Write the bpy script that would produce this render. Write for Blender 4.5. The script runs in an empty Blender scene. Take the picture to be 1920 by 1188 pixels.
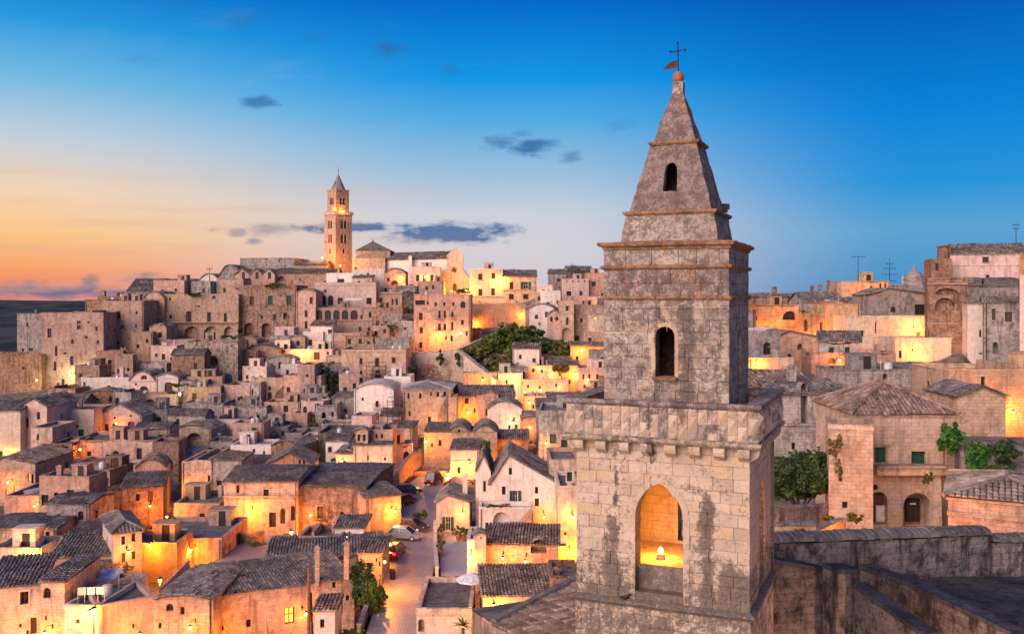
import bpy, math, random
import numpy as np
from mathutils import Vector, noise as mnoise
random.seed(7)
S = bpy.context.scene
COL = S.collection
R = math.radians
# ------------------------------------------------------------------ camera
FPX, HZ, CZ = 1780.0, 558.0, 30.0          # focal length and horizon in photo pixels, eye height
cam_d = bpy.data.cameras.new('camera'); cam = bpy.data.objects.new('camera', cam_d); COL.objects.link(cam)
cam.location = (0, 0, CZ); cam.rotation_euler = (R(90), 0, 0)
cam_d.sensor_width = 36.0; cam_d.lens = 36.0 * FPX / 1920.0
cam_d.shift_y = -(594.0 - HZ) / 1920.0
cam_d.clip_start = 0.3; cam_d.clip_end = 60000
S.camera = cam
# ------------------------------------------------------------------ sky
def lin(c):
    return tuple((x / 255 / 12.92 if x / 255 <= 0.04045 else ((x / 255 + 0.055) / 1.055) ** 2.4) for x in c) + (1.0,)
SUN_AZ, SUN_EL = -142.0, 21.0               # azimuth from the view axis (left is negative)
world = bpy.data.worlds.new('World'); S.world = world; world.use_nodes = True
wt = world.node_tree; wt.nodes.clear()
def wn(t, **k):
    n = wt.nodes.new(t)
    for a, b in k.items(): setattr(n, a, b)
    return n
def wm(op, a, b=None, c=None, clamp=False):
    n = wn('ShaderNodeMath', operation=op, use_clamp=clamp)
    for i, x in enumerate((a, b, c)):
        if x is None: continue
        if isinstance(x, (int, float)): n.inputs[i].default_value = x
        else: wt.links.new(x, n.inputs[i])
    return n.outputs[0]
def wmix(f, a, b):
    n = wn('ShaderNodeMix', data_type='RGBA')
    for i, x in ((0, f), (6, a), (7, b)):
        if isinstance(x, (int, float)): n.inputs[i].default_value = x
        elif isinstance(x, tuple): n.inputs[i].default_value = x
        else: wt.links.new(x, n.inputs[i])
    return n.outputs[2]
def wsm(x, a, b):
    n = wn('ShaderNodeMapRange', interpolation_type='SMOOTHSTEP')
    wt.links.new(x, n.inputs[0]); n.inputs[1].default_value = a; n.inputs[2].default_value = b
    return n.outputs[0]
tc = wn('ShaderNodeTexCoord'); sx = wn('ShaderNodeSeparateXYZ'); wt.links.new(tc.outputs['Generated'], sx.inputs[0])
dx, dy, dz = sx.outputs
az = wm('MULTIPLY', wm('ARCTAN2', dx, dy), 57.29578)
horiz = wm('SQRT', wm('ADD', wm('MULTIPLY', dx, dx), wm('MULTIPLY', dy, dy)))
elev = wm('DIVIDE', dz, wm('MAXIMUM', horiz, 0.001))
def ramp(stops):
    n = wn('ShaderNodeValToRGB'); cr = n.color_ramp; cr.interpolation = 'EASE'
    cr.interpolation = 'LINEAR'
    while len(cr.elements) < len(stops): cr.elements.new(0.5)
    for e, (p, c) in zip(cr.elements, stops):
        e.position = p; e.color = lin(c)
    wt.links.new(wm('MULTIPLY', elev, 1.25, clamp=True), n.inputs[0])
    return n.outputs[0]
def yy(y): return max(0.0, (HZ - y) / FPX * 1.25)
left = ramp([(0, (226, 138, 128)), (yy(535), (236, 138, 104)), (yy(505), (252, 164, 102)), (yy(450), (253, 198, 132)),
             (yy(380), (245, 212, 180)), (yy(290), (196, 208, 220)), (yy(190), (116, 186, 226)), (yy(90), (40, 154, 222)), (yy(0), (0, 118, 205)), (0.75, (0, 78, 162))])
mid = ramp([(0, (206, 196, 208)), (yy(470), (214, 208, 214)), (yy(400), (202, 208, 218)), (yy(320), (152, 190, 220)),
            (yy(230), (84, 172, 226)), (yy(150), (16, 150, 228)), (yy(0), (0, 104, 202)), (0.75, (0, 72, 160))])
right = ramp([(0, (70, 136, 190)), (yy(520), (76, 148, 200)), (yy(440), (92, 162, 210)), (yy(360), (36, 148, 216)),
              (yy(230), (0, 130, 216)), (yy(0), (0, 80, 174)), (0.75, (0, 60, 145))])
back = ramp([(0, (196, 160, 168)), (0.06, (226, 176, 170)), (0.16, (200, 176, 188)), (0.30, (130, 160, 196)), (0.6, (60, 120, 185)), (0.9, (0, 80, 165))])
c1 = wmix(wsm(az, -29, -2), left, mid)
c2 = wmix(wsm(az, 1, 23), c1, right)
c3 = wmix(wsm(az, 80, 170), c2, back)
c4 = wmix(wsm(az, -90, -165), c3, back)
# clouds: soft dark bars seen far off, in slopes x/y and z/y of the sky direction
inv = wm('DIVIDE', 1.0, wm('MAXIMUM', dy, 0.05))
cu, cv = wm('MULTIPLY', dx, inv), wm('MULTIPLY', dz, inv)
cmb = wn('ShaderNodeCombineXYZ'); wt.links.new(wm('MULTIPLY', cu, 0.35), cmb.inputs[0]); wt.links.new(cv, cmb.inputs[1])
nz = wn('ShaderNodeTexNoise'); nz.inputs['Scale'].default_value = 75; nz.inputs['Detail'].default_value = 6; nz.inputs['Roughness'].default_value = 0.62
wt.links.new(cmb.outputs[0], nz.inputs['Vector'])
nzv = wm('SUBTRACT', nz.outputs['Fac'], 0.5)
cloud = None
for (px, py, rx, ry, a) in [(485, 192, 36, 15, .8), (725, 93, 38, 24, .75), (848, 132, 22, 12, .35), (942, 266, 40, 14, .75), (1000, 276, 50, 18, .95),
                            (1070, 293, 26, 12, .6), (838, 436, 130, 20, 1.5), (640, 426, 84, 11, 1.5), (500, 432, 38, 13, .6), (448, 436, 22, 8, .6), (478, 452, 18, 7, .6),
                            (980, 252, 26, 10, .4), (60, 545, 175, 16, 1.0), (168, 536, 22, 19, .95), (268, 520, 40, 13, .75), (235, 550, 110, 13, .8), (398, 430, 14, 6, .5),
                            (455, 38, 40, 22, .3), (590, 70, 32, 12, .28), (330, 12, 50, 14, .25), (265, 110, 40, 12, .15), (1160, 235, 30, 12, .2)]:
    ex = wm('DIVIDE', wm('SUBTRACT', cu, (px - 960) / FPX), rx / FPX)
    ey = wm('DIVIDE', wm('SUBTRACT', cv, (HZ - py) / FPX), ry / FPX)
    d2 = wm('ADD', wm('MULTIPLY', ex, ex), wm('MULTIPLY', ey, ey))
    d = wm('ADD', wm('SQRT', d2), wm('MULTIPLY', nzv, 2.8))
    m = wm('MULTIPLY', wsm(d, 1.25, 0.1), a, clamp=True)
    cloud = m if cloud is None else wm('MAXIMUM', cloud, m)
cloud = wm('MULTIPLY', cloud, wsm(dy, 0.1, 0.3))
ccol = wmix(wsm(elev, 0.02, 0.10), (0.13, 0.15, 0.27, 1), (0.028, 0.145, 0.38, 1))
c5 = wmix(wm('MULTIPLY', cloud, 0.92), c4, ccol)
# thin peach veils low on the sunset side
cmb2 = wn('ShaderNodeCombineXYZ'); wt.links.new(wm('ADD', wm('MULTIPLY', cu, 3.0), wm('MULTIPLY', cv, 9.0)), cmb2.inputs[0]); wt.links.new(wm('MULTIPLY', cv, 42), cmb2.inputs[1])
nz2 = wn('ShaderNodeTexNoise'); nz2.inputs['Scale'].default_value = 1.2; nz2.inputs['Detail'].default_value = 5
wt.links.new(cmb2.outputs[0], nz2.inputs['Vector'])
veil = wm('MULTIPLY', wm('MULTIPLY', wsm(nz2.outputs['Fac'], 0.46, 0.72), wsm(elev, 0.16, 0.05)), wm('MULTIPLY', wsm(az, 3, -14), 0.62))
c6 = wmix(veil, c5, (0.78, 0.43, 0.29, 1))
cmb3 = wn('ShaderNodeCombineXYZ'); wt.links.new(wm('ADD', wm('MULTIPLY', cu, 5.0), wm('MULTIPLY', cv, -6.0)), cmb3.inputs[0]); wt.links.new(wm('MULTIPLY', cv, 22), cmb3.inputs[1])
nz3 = wn('ShaderNodeTexNoise'); nz3.inputs['Scale'].default_value = 1.6; nz3.inputs['Detail'].default_value = 6; nz3.inputs['Roughness'].default_value = .6
wt.links.new(cmb3.outputs[0], nz3.inputs['Vector'])
c6 = wmix(wm('MULTIPLY', wsm(nz3.outputs['Fac'], .52, .78), wm('MULTIPLY', wm('MULTIPLY', wsm(elev, .40, .08), wsm(az, 6, -10)), .16)), c6, (.46, .50, .60, 1))
nsky = wn('ShaderNodeTexSky', sky_type='NISHITA', sun_disc=False)
nsky.sun_elevation = R(SUN_EL); nsky.sun_rotation = R(SUN_AZ); nsky.altitude = 400
bg1 = wn('ShaderNodeBackground'); wt.links.new(c6, bg1.inputs[0]); bg1.inputs[1].default_value = 0.80
bg2 = wn('ShaderNodeBackground'); wt.links.new(nsky.outputs[0], bg2.inputs[0]); bg2.inputs[1].default_value = 0.0006
ads = wn('ShaderNodeAddShader'); wt.links.new(bg1.outputs[0], ads.inputs[0]); wt.links.new(bg2.outputs[0], ads.inputs[1])
wo = wn('ShaderNodeOutputWorld'); wt.links.new(ads.outputs[0], wo.inputs[0])
# ------------------------------------------------------------------ sun: the last broad pink light of the evening
sl = bpy.data.lights.new('sun', 'SUN'); sun = bpy.data.objects.new('sun', sl); COL.objects.link(sun)
sl.energy = 4.7; sl.angle = R(62); sl.color = (1.0, 0.70, 0.585)
sd = Vector((math.sin(R(SUN_AZ)) * math.cos(R(SUN_EL)), math.cos(R(SUN_AZ)) * math.cos(R(SUN_EL)), math.sin(R(SUN_EL))))
sun.rotation_euler = sd.to_track_quat('Z', 'Y').to_euler()
sun.location = (-60, -60, 90)
# ------------------------------------------------------------------ view
vs = S.view_settings
vs.view_transform = 'Standard'; vs.look = 'None'; vs.gamma = 1.0; vs.use_curve_mapping = False; vs.exposure = 0.32
S.cycles.use_denoising = True
S.cycles.max_bounces = 4; S.cycles.diffuse_bounces = 2; S.cycles.glossy_bounces = 2; S.cycles.transmission_bounces = 2
S.cycles.sample_clamp_indirect = 4.0
S.cycles.use_light_tree = True
world.cycles.sampling_method = 'MANUAL'; world.cycles.sample_map_resolution = 256
# ------------------------------------------------------------------ materials
MATS = {}
class NT:
    def __init__(s, name):
        s.m = bpy.data.materials.new(name); s.m.use_nodes = True; s.t = s.m.node_tree; s.t.nodes.clear()
        s.out = s.t.nodes.new('ShaderNodeOutputMaterial'); s.b = s.t.nodes.new('ShaderNodeBsdfPrincipled')
        s.t.links.new(s.b.outputs[0], s.out.inputs[0]); MATS[name] = s.m
    def n(s, t, **k):
        x = s.t.nodes.new(t)
        for a, b in k.items(): setattr(x, a, b)
        return x
    def put(s, sock, x):
        if isinstance(x, (int, float)): sock.default_value = x
        elif isinstance(x, tuple): sock.default_value = x if len(x) == 4 or sock.type == 'VECTOR' else x + (1,)
        else: s.t.links.new(x, sock)
    def math(s, op, a, b=None, clamp=False):
        x = s.n('ShaderNodeMath', operation=op, use_clamp=clamp); s.put(x.inputs[0], a)
        if b is not None: s.put(x.inputs[1], b)
        return x.outputs[0]
    def mix(s, f, a, b, bt='MIX'):
        x = s.n('ShaderNodeMix', data_type='RGBA', blend_type=bt); s.put(x.inputs[0], f); s.put(x.inputs[6], a); s.put(x.inputs[7], b)
        return x.outputs[2]
    def sm(s, v, a, b, lo=0.0, hi=1.0):
        x = s.n('ShaderNodeMapRange', interpolation_type='SMOOTHSTEP'); s.put(x.inputs[0], v)
        for i, q in enumerate((a, b, lo, hi)): x.inputs[i + 1].default_value = q
        return x.outputs[0]
    def pos(s, scale=(1, 1, 1)):
        g = s.n('ShaderNodeNewGeometry'); x = s.n('ShaderNodeVectorMath', operation='MULTIPLY'); s.t.links.new(g.outputs['Position'], x.inputs[0]); x.inputs[1].default_value = scale
        return x.outputs[0]
    def noise(s, vec, scale, detail=4, rough=0.6):
        x = s.n('ShaderNodeTexNoise'); s.put(x.inputs['Vector'], vec); x.inputs['Scale'].default_value = scale
        x.inputs['Detail'].default_value = detail; x.inputs['Roughness'].default_value = rough
        return x.outputs['Fac']
    def bump(s, h, strength, dist):
        x = s.n('ShaderNodeBump'); s.put(x.inputs['Height'], h); x.inputs['Strength'].default_value = strength; x.inputs['Distance'].default_value = dist
        s.t.links.new(x.outputs[0], s.b.inputs['Normal'])
    def fin(s, col, rough=0.9, spec=0.2, metal=0.0):
        s.put(s.b.inputs['Base Color'], col); s.put(s.b.inputs['Roughness'], rough)
        s.b.inputs['Specular IOR Level'].default_value = spec; s.b.inputs['Metallic'].default_value = metal
        return s.m
def shade(c, k): return tuple(min(1, x * k) for x in c[:3])
def stone(name, base, dark, light, bw=0.55, bh=0.27, stain=0.5, blocks=0.5, bump=0.6):
    q = NT(name)
    uv = q.n('ShaderNodeUVMap').outputs[0]
    oi = q.n('ShaderNodeObjectInfo').outputs['Random']
    off = q.n('ShaderNodeVectorMath', operation='ADD'); q.t.links.new(uv, off.inputs[0])
    br = q.n('ShaderNodeTexBrick'); q.t.links.new(uv, br.inputs['Vector'])
    br.inputs['Scale'].default_value = 1.0; br.inputs['Brick Width'].default_value = bw; br.inputs['Row Height'].default_value = bh
    br.inputs['Mortar Size'].default_value = 0.012; br.inputs['Bias'].default_value = 0.0
    br.inputs['Color1'].default_value = (0, 0, 0, 1); br.inputs['Color2'].default_value = (1, 1, 1, 1); br.inputs['Mortar'].default_value = (0.5, 0.5, 0.5, 1)
    p = q.pos()
    n1 = q.noise(p, 0.28, 5, 0.62); n2 = q.noise(p, 1.3, 6, 0.7); n3 = q.noise(q.pos((2.2, 2.2, 0.28)), 0.8, 5, 0.65); n4 = q.noise(p, 6.0, 4, 0.7)
    col = q.mix(q.sm(n1, 0.36, 0.64), base, light)
    col = q.mix(q.math('MULTIPLY', br.outputs['Color'], blocks), col, shade(base, 0.62))
    col = q.mix(q.math('MULTIPLY', q.sm(n2, 0.44, 0.66), min(1, stain * 1.35)), col, dark)
    col = q.mix(q.math('MULTIPLY', q.sm(n3, 0.50, 0.68), min(1, stain * 1.3)), col, shade(dark, 0.8))
    col = q.mix(q.math('MULTIPLY', q.sm(n4, 0.53, 0.68), min(1, stain * 1.0)), col, shade(dark, 0.7))
    col = q.mix(q.math('MULTIPLY', br.outputs['Fac'], 0.45), col, shade(dark, 0.8))
    hs = q.n('ShaderNodeHueSaturation'); q.put(hs.inputs['Color'], col)
    q.put(hs.inputs['Value'], q.sm(oi, 0, 1, 0.82, 1.16)); q.put(hs.inputs['Saturation'], q.sm(q.math('FRACT', q.math('MULTIPLY', oi, 7.3)), 0, 1, 0.85, 1.12))
    h = q.math('ADD', q.math('MULTIPLY', br.outputs['Fac'], -0.6), q.math('ADD', q.math('MULTIPLY', n4, 0.9), q.math('MULTIPLY', n2, 1.2)))
    q.bump(h, bump, 0.09)
    return q.fin(hs.outputs[0], 0.93, 0.1)
stone('tuff', (.52, .365, .255), (.22, .15, .115), (.62, .47, .35))
stone('tuff_pink', (.54, .345, .26), (.24, .145, .11), (.62, .44, .345))
stone('tuff_grey', (.36, .325, .30), (.13, .12, .118), (.48, .43, .39), stain=0.65)
stone('tuff_brown', (.37, .235, .165), (.14, .085, .062), (.45, .31, .225), stain=0.7, blocks=0.8)
stone('tuff_dark', (.17, .145, .125), (.05, .045, .042), (.25, .21, .18), stain=0.8)
stone('plaster_white', (.70, .62, .56), (.40, .345, .31), (.76, .69, .63), blocks=0.08, stain=0.35, bump=0.3)
stone('plaster_cream', (.62, .50, .385), (.30, .235, .18), (.70, .59, .47), blocks=0.15, stain=0.42, bump=0.35)
stone('plaster_rose', (.58, .43, .38), (.32, .22, .19), (.66, .52, .46), blocks=0.1, stain=0.4, bump=0.35)
stone('ochre_wall', (.56, .35, .19), (.27, .15, .08), (.62, .43, .26), blocks=0.35, stain=0.45)
stone('roof_flat', (.19, .18, .175), (.09, .085, .085), (.27, .255, .245), blocks=0.15, stain=0.6, bw=1.4, bh=0.9)
stone('roof_pale', (.36, .35, .345), (.2, .19, .19), (.46, .45, .44), blocks=0.15, stain=0.5, bw=0.9, bh=0.6)
stone('dark_wall', (.215, .185, .17), (.05, .045, .043), (.29, .255, .235), stain=0.85)  # darker, more strongly mottled stone for the lower-right walls
stone('dark_roof', (.055, .058, .064), (.03, .03, .033), (.10, .10, .105), blocks=0.1, stain=0.6, bw=1.6, bh=1.1)  # very dark grey surface for the roof terrace and its copings
stone('tuff_light', (.60, .455, .33), (.30, .215, .155), (.68, .545, .42), stain=0.45)
stone('rock', (.37, .30, .235), (.10, .085, .07), (.48, .41, .34), blocks=0.0, stain=0.9, bump=1.0)
def tiles_mat(name, a, b, c):
    q = NT(name); g = q.n('ShaderNodeNewGeometry'); oi = q.n('ShaderNodeObjectInfo').outputs['Random']
    rnd = q.math('FRACT', q.math('ADD', g.outputs['Random Per Island'], oi))
    col = q.mix(q.sm(rnd, 0.1, 0.9), a, b)
    col = q.mix(q.sm(q.math('FRACT', q.math('MULTIPLY', rnd, 17.3)), 0.75, 0.95), col, c)
    n = q.noise(q.pos(), 0.5, 5, 0.65); n2 = q.noise(q.pos(), 7.0, 5, 0.7)
    col = q.mix(q.math('MULTIPLY', q.sm(n, 0.42, 0.60), 0.75), col, shade(a, 0.42)); n5 = q.noise(q.pos(), 1.6, 4, .7); col = q.mix(q.math('MULTIPLY', q.sm(n5, .5, .66), .55), col, shade(c, .9))
    col = q.mix(q.math('MULTIPLY', q.sm(n2, 0.5, 0.68), 0.65), col, (.30, .28, .25))
    q.bump(n2, 0.5, 0.03)
    return q.fin(col, 0.9, 0.15)
tiles_mat('tile_grey', (.115, .11, .115), (.22, .20, .19), (.36, .29, .235))
tiles_mat('tile_brown', (.17, .115, .09), (.29, .20, .15), (.44, .35, .27))
tiles_mat('tile_pale', (.26, .205, .165), (.40, .32, .25), (.52, .44, .36))
def flat(name, col, rough=0.7, spec=0.3, metal=0, var=0.25, scale=3.0):
    q = NT(name); n = q.noise(q.pos(), scale, 5, 0.65)
    c = q.mix(q.sm(n, 0.35, 0.7), col, shade(col, 1 - var * 1.6))
    q.bump(n, 0.25, 0.02)
    return q.fin(c, rough, spec, metal)
flat('window_dark', (.018, .018, .022), 0.35, 0.3)
flat('door_dark', (.035, .026, .022), 0.6)
flat('wood_brown', (.10, .055, .032), 0.6)
flat('shutter_green', (.012, .075, .055), 0.55)
flat('door_blue', (.03, .09, .17), 0.6)
flat('door_purple', (.12, .035, .14), 0.6)
flat('door_maroon', (.10, .03, .035), 0.6)
flat('frame_white', (.62, .60, .57), 0.5)
flat('iron', (.025, .025, .028), 0.5, 0.4, 0.6)
flat('rusty_iron', (.075, .05, .04), 0.7, 0.3, 0.4)
flat('pipe_copper', (.24, .12, .075), 0.55, 0.4, 0.2)
flat('terracotta', (.36, .15, .08), 0.85)
flat('white_metal', (.62, .63, .64), 0.5)
flat('canvas_white', (.74, .78, .80), 0.8)
flat('bark', (.10, .075, .055), 0.95)
flat('rubber', (.02, .02, .02), 0.85)
flat('glass_car', (.02, .025, .03), 0.12, 0.6)
flat('car_silver', (.42, .41, .40), 0.3, 0.5, 0.3, 0.05)
flat('car_dark', (.035, .03, .035), 0.28, 0.5, 0.1, 0.05)
flat('car_red', (.24, .015, .02), 0.3, 0.5, 0, 0.05)
flat('car_blue', (.03, .045, .10), 0.3, 0.5, 0.1, 0.05)
flat('van_white', (.6, .6, .6), 0.35, 0.5, 0, 0.05)
flat('terrace_paving', (.34, .36, .385), 0.7, 0.3, 0, 0.12, 1.5)
flat('sea_scrub', (.05, .065, .04), 0.95, 0.1)
def foliage(name, a, b):
    q = NT(name); g = q.n('ShaderNodeNewGeometry'); n = q.noise(q.pos(), 0.9, 3)
    c = q.mix(g.outputs['Random Per Island'], a, b); c = q.mix(q.sm(n, 0.4, 0.65), c, shade(a, 0.7))
    q.b.inputs['Subsurface Weight'].default_value = 0.0
    return q.fin(c, 0.7, 0.25)
foliage('leaf_dark', (.028, .062, .02), (.07, .12, .035))
foliage('leaf_mid', (.065, .115, .022), (.15, .19, .04))
foliage('leaf_olive', (.08, .09, .028), (.17, .165, .05))
foliage('leaf_bright', (.035, .13, .02), (.075, .20, .035))
foliage('leaf_dry', (.12, .10, .04), (.20, .15, .06))
def emis(name, col, st):
    q = NT(name); q.b.inputs['Emission Color'].default_value = col + (1,); q.b.inputs['Emission Strength'].default_value = st
    return q.fin(col, 0.5)
emis('lamp_glow', (1.0, .55, .12), 14.0)
emis('lamp_glow_pale', (1.0, .80, .45), 30.0)
emis('lit_window', (1.0, .42, .07), 1.5)
emis('tail_light', (1.0, .03, .02), 3.0)
# street setts
q = NT('setts'); uv = q.n('ShaderNodeUVMap').outputs[0]
br = q.n('ShaderNodeTexBrick'); q.t.links.new(uv, br.inputs['Vector']); br.inputs['Scale'].default_value = 1; br.inputs['Brick Width'].default_value = .55; br.inputs['Row Height'].default_value = .3
br.inputs['Mortar Size'].default_value = .025; br.inputs['Color1'].default_value = (.44, .395, .35, 1); br.inputs['Color2'].default_value = (.32, .285, .255, 1); br.inputs['Mortar'].default_value = (.11, .10, .09, 1)
n1 = q.noise(q.pos(), 0.5, 5); c = q.mix(q.math('MULTIPLY', q.sm(n1, .4, .7), .5), br.outputs['Color'], (.24, .21, .19))
q.bump(br.outputs['Fac'], -0.5, 0.03); q.fin(c, 0.5, 0.4)
# terrain
q = NT('hillside'); p = q.pos()
n1 = q.noise(p, 0.12, 6); n2 = q.noise(p, 0.7, 6, .7); n3 = q.noise(p, 3.0, 5, .7)
c = q.mix(q.sm(n2, .4, .62), (.33, .285, .24), (.14, .12, .10)); c = q.mix(q.math('MULTIPLY', q.sm(n1, .54, .62), .8), c, (.07, .085, .035))
c = q.mix(q.sm(n3, .5, .7), c, (.20, .175, .15))
spx = q.n('ShaderNodeSeparateXYZ'); q.t.links.new(p, spx.inputs[0])
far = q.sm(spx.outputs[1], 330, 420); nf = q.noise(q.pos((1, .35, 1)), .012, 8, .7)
c = q.mix(far, c, q.mix(q.sm(nf, .44, .56), (.018, .034, .038), (.062, .075, .072)))  # far scrub carries the blue of distant haze in its colour
q.bump(q.math('ADD', n2, n3), 1.0, 0.4); q.fin(c, 0.95, 0.1)
# the near bell tower: clean below, encrusted with lichen above
def tower_mat(name, crust, lichen, streak, c0=(.51, .405, .305), c1=(.69, .57, .445), dk0=(.08, .068, .060), dk1=(.23, .195, .17)):
    q = NT(name); p = q.pos(); oi = q.n('ShaderNodeObjectInfo').outputs['Random']
    n1 = q.noise(p, 0.8, 6, .65); n2 = q.noise(p, 3.2, 8, .78); n3 = q.noise(p, 11, 7, .82); n4 = q.noise(q.pos((3.2, 3.2, .30)), .55, 6, .7); n5 = q.noise(p, 1.5, 6, .75)
    base = q.mix(oi, c0, c1)
    base = q.mix(q.sm(q.math('FRACT', q.math('MULTIPLY', oi, 9.7)), .7, 1), base, (c1[0] * .97, c1[1] * .86, c1[2] * .70))
    base = q.mix(q.sm(n1, .45, .68), base, shade(c1, 1.06))
    base = q.mix(q.math('MULTIPLY', q.sm(n2, .44, .66), .65), base, shade(c0, .80))
    # grime run down from the parapet and the sill, each patch with its own outline
    dt = q.n('ShaderNodeVectorMath', operation='DOT_PRODUCT'); q.t.links.new(p, dt.inputs[0]); dt.inputs[1].default_value = (math.cos(R(22.5545)), -math.sin(R(22.5545)), 0)
    u = q.math('SUBTRACT', dt.outputs['Value'], 4.924 * math.cos(R(22.5545)) - 28.0773 * math.sin(R(22.5545))); sp = q.n('ShaderNodeSeparateXYZ'); q.t.links.new(p, sp.inputs[0]); z = sp.outputs[2]
    run = None
    for uc, w, za, zb in ((1.28, .16, 21.3, 25.0), (-1.35, .20, 21.3, 24.2), (-.25, .06, 24.6, 31.0), (.62, .16, 26.4, 30.1), (-1.25, .07, 24.0, 26.2), (2.0, .35, 21.3, 23.2), (.1, .2, 20, 21.4)):
        a = q.math('ABSOLUTE', q.math('SUBTRACT', u, uc)); a = q.math('DIVIDE', q.math('ADD', a, q.math('MULTIPLY', q.math('SUBTRACT', n5, .5), .9)), w)
        f = q.math('MULTIPLY', q.sm(a, 1.7, .2), q.math('MULTIPLY', q.sm(z, za - .1, za + .5), q.sm(z, zb + .1, zb - .7)))
        run = f if run is None else q.math('MAXIMUM', run, f)
    lowz = q.math('MULTIPLY', q.sm(z, 23.3, 21.9), .30)
    dk = q.math('ADD', q.math('MULTIPLY', n2, .40), q.math('ADD', q.math('MULTIPLY', n1, .14), q.math('MULTIPLY', n3, .56)))
    dk = q.math('ADD', dk, q.math('ADD', q.math('MULTIPLY', run, .15), q.math('MULTIPLY', lowz, .32)))
    dk = q.math('MULTIPLY', q.sm(dk, .57 - crust * .09, .67 - crust * .09), .88)
    col = q.mix(dk, base, q.mix(q.sm(n3, .40, .64), dk0, dk1))
    col = q.mix(q.math('MULTIPLY', q.math('MULTIPLY', q.sm(n4, .48, .74), q.sm(n3, .3, .6)), streak), col, (.115, .092, .082))
    col = q.mix(q.math('MULTIPLY', q.sm(n5, .56, .66), q.math('MULTIPLY', q.sm(n3, .42, .56), lichen)), col, (.36, .155, .045))
    col = q.mix(q.math('MULTIPLY', q.sm(n3, .60, .68), .6 * crust), col, (.60, .53, .47))
    vo = q.n('ShaderNodeTexVoronoi'); q.put(vo.inputs['Vector'], p); vo.inputs['Scale'].default_value = 9
    h = q.math('ADD', q.math('MULTIPLY', n3, 1.0), q.math('ADD', n2, q.math('MULTIPLY', q.sm(vo.outputs['Distance'], .0, .25), .35)))
    q.bump(h, 1.0, .06)
    return q.fin(col, .95, .1)
tower_mat('tower_clean', -0.02, 0.14, 0.5)
GREY0, GREY1 = (.39, .34, .295), (.58, .51, .44)
tower_mat('tower_aged', 0.74, 0.75, 0.6, GREY0, GREY1)
tower_mat('tower_crust', 0.95, 0.8, 0.4, (.33, .27, .245), (.46, .40, .365), (.065, .052, .05), (.20, .155, .14))
tower_mat('tower_ledge', 0.75, 1.9, 0.2, (.36, .22, .13), (.42, .27, .17), (.10, .06, .04), (.24, .14, .085))
q = NT('tower_joint'); q.fin((.24, .19, .155), .95, .1)
# ------------------------------------------------------------------ geometry helpers
ORG = {}
def V3(*a): return Vector(a)
class MB:
    def __init__(s): s.v = []; s.f = []; s.m = []
    def add(s, vs, fs, mi=0):
        o = len(s.v); s.v += [tuple(p) for p in vs]
        for f in fs: s.f.append(tuple(o + i for i in f)); s.m.append(mi)
    def quad(s, a, b, c, d, mi=0): s.add((a, b, c, d), ((0, 1, 2, 3),), mi)
    def box(s, c, h, ax=None, mi=0, top=1.0):
        ex, ey, ez = ax or (V3(1, 0, 0), V3(0, 1, 0), V3(0, 0, 1)); c = Vector(c)
        vs = []
        for z in (-1, 1):
            k = top if z > 0 else 1.0
            for x, y in ((-1, -1), (1, -1), (1, 1), (-1, 1)): vs.append(c + ex * (x * h[0] * k) + ey * (y * h[1] * k) + ez * (z * h[2]))
        s.add(vs, ((0, 3, 2, 1), (4, 5, 6, 7), (0, 1, 5, 4), (1, 2, 6, 5), (2, 3, 7, 6), (3, 0, 4, 7)), mi)
    def tube(s, pts, r, n=6, mi=0, cap=True):
        pts = [Vector(p) for p in pts]; rr = r if isinstance(r, (list, tuple)) else [r] * len(pts); rings = []
        for i, p in enumerate(pts):
            d = (pts[min(i + 1, len(pts) - 1)] - pts[max(i - 1, 0)]).normalized()
            a = d.cross(V3(0, 0, 1));
            if a.length < 1e-3: a = V3(1, 0, 0)
            a.normalize(); b = d.cross(a)
            rings.append([p + (a * math.cos(2 * math.pi * k / n) + b * math.sin(2 * math.pi * k / n)) * rr[i] for k in range(n)])
        vs = sum(rings, []); fs = []
        for i in range(len(pts) - 1):
            for k in range(n): fs.append((i * n + k, i * n + (k + 1) % n, (i + 1) * n + (k + 1) % n, (i + 1) * n + k))
        if cap: fs += [tuple(range(n)), tuple((len(pts) - 1) * n + k for k in reversed(range(n)))]
        s.add(vs, fs, mi)
    def lathe(s, c, prof, n=10, mi=0):
        c = Vector(c); vs = []; fs = []
        for r, z in prof: vs += [c + V3(r * math.cos(2 * math.pi * k / n), r * math.sin(2 * math.pi * k / n), z) for k in range(n)]
        for i in range(len(prof) - 1):
            for k in range(n): fs.append((i * n + k, i * n + (k + 1) % n, (i + 1) * n + (k + 1) % n, (i + 1) * n + k))
        fs += [tuple(reversed(range(n))), tuple((len(prof) - 1) * n + k for k in range(n))]
        s.add(vs, fs, mi)
    def build(s, name, mats, parent=None, loc=None, smooth=False):
        me = bpy.data.meshes.new(name)
        o = bpy.data.objects.new(name, me); COL.objects.link(o)
        g = Vector((0, 0, 0))
        if parent is not None: o.parent = parent; g = ORG[parent.name]
        elif loc is not None: g = Vector(loc); o.location = g
        ORG[o.name] = g
        va = np.array(s.v, dtype=np.float64) - np.array(g)
        me.from_pydata(va.tolist(), [], s.f)
        for m in ([mats] if isinstance(mats, str) else mats): me.materials.append(MATS[m])
        if any(s.m): me.polygons.foreach_set('material_index', s.m)
        if smooth: me.polygons.foreach_set('use_smooth', [True] * len(me.polygons))
        me.update(); me.validate()
        uvs(me, g)
        return o
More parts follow.
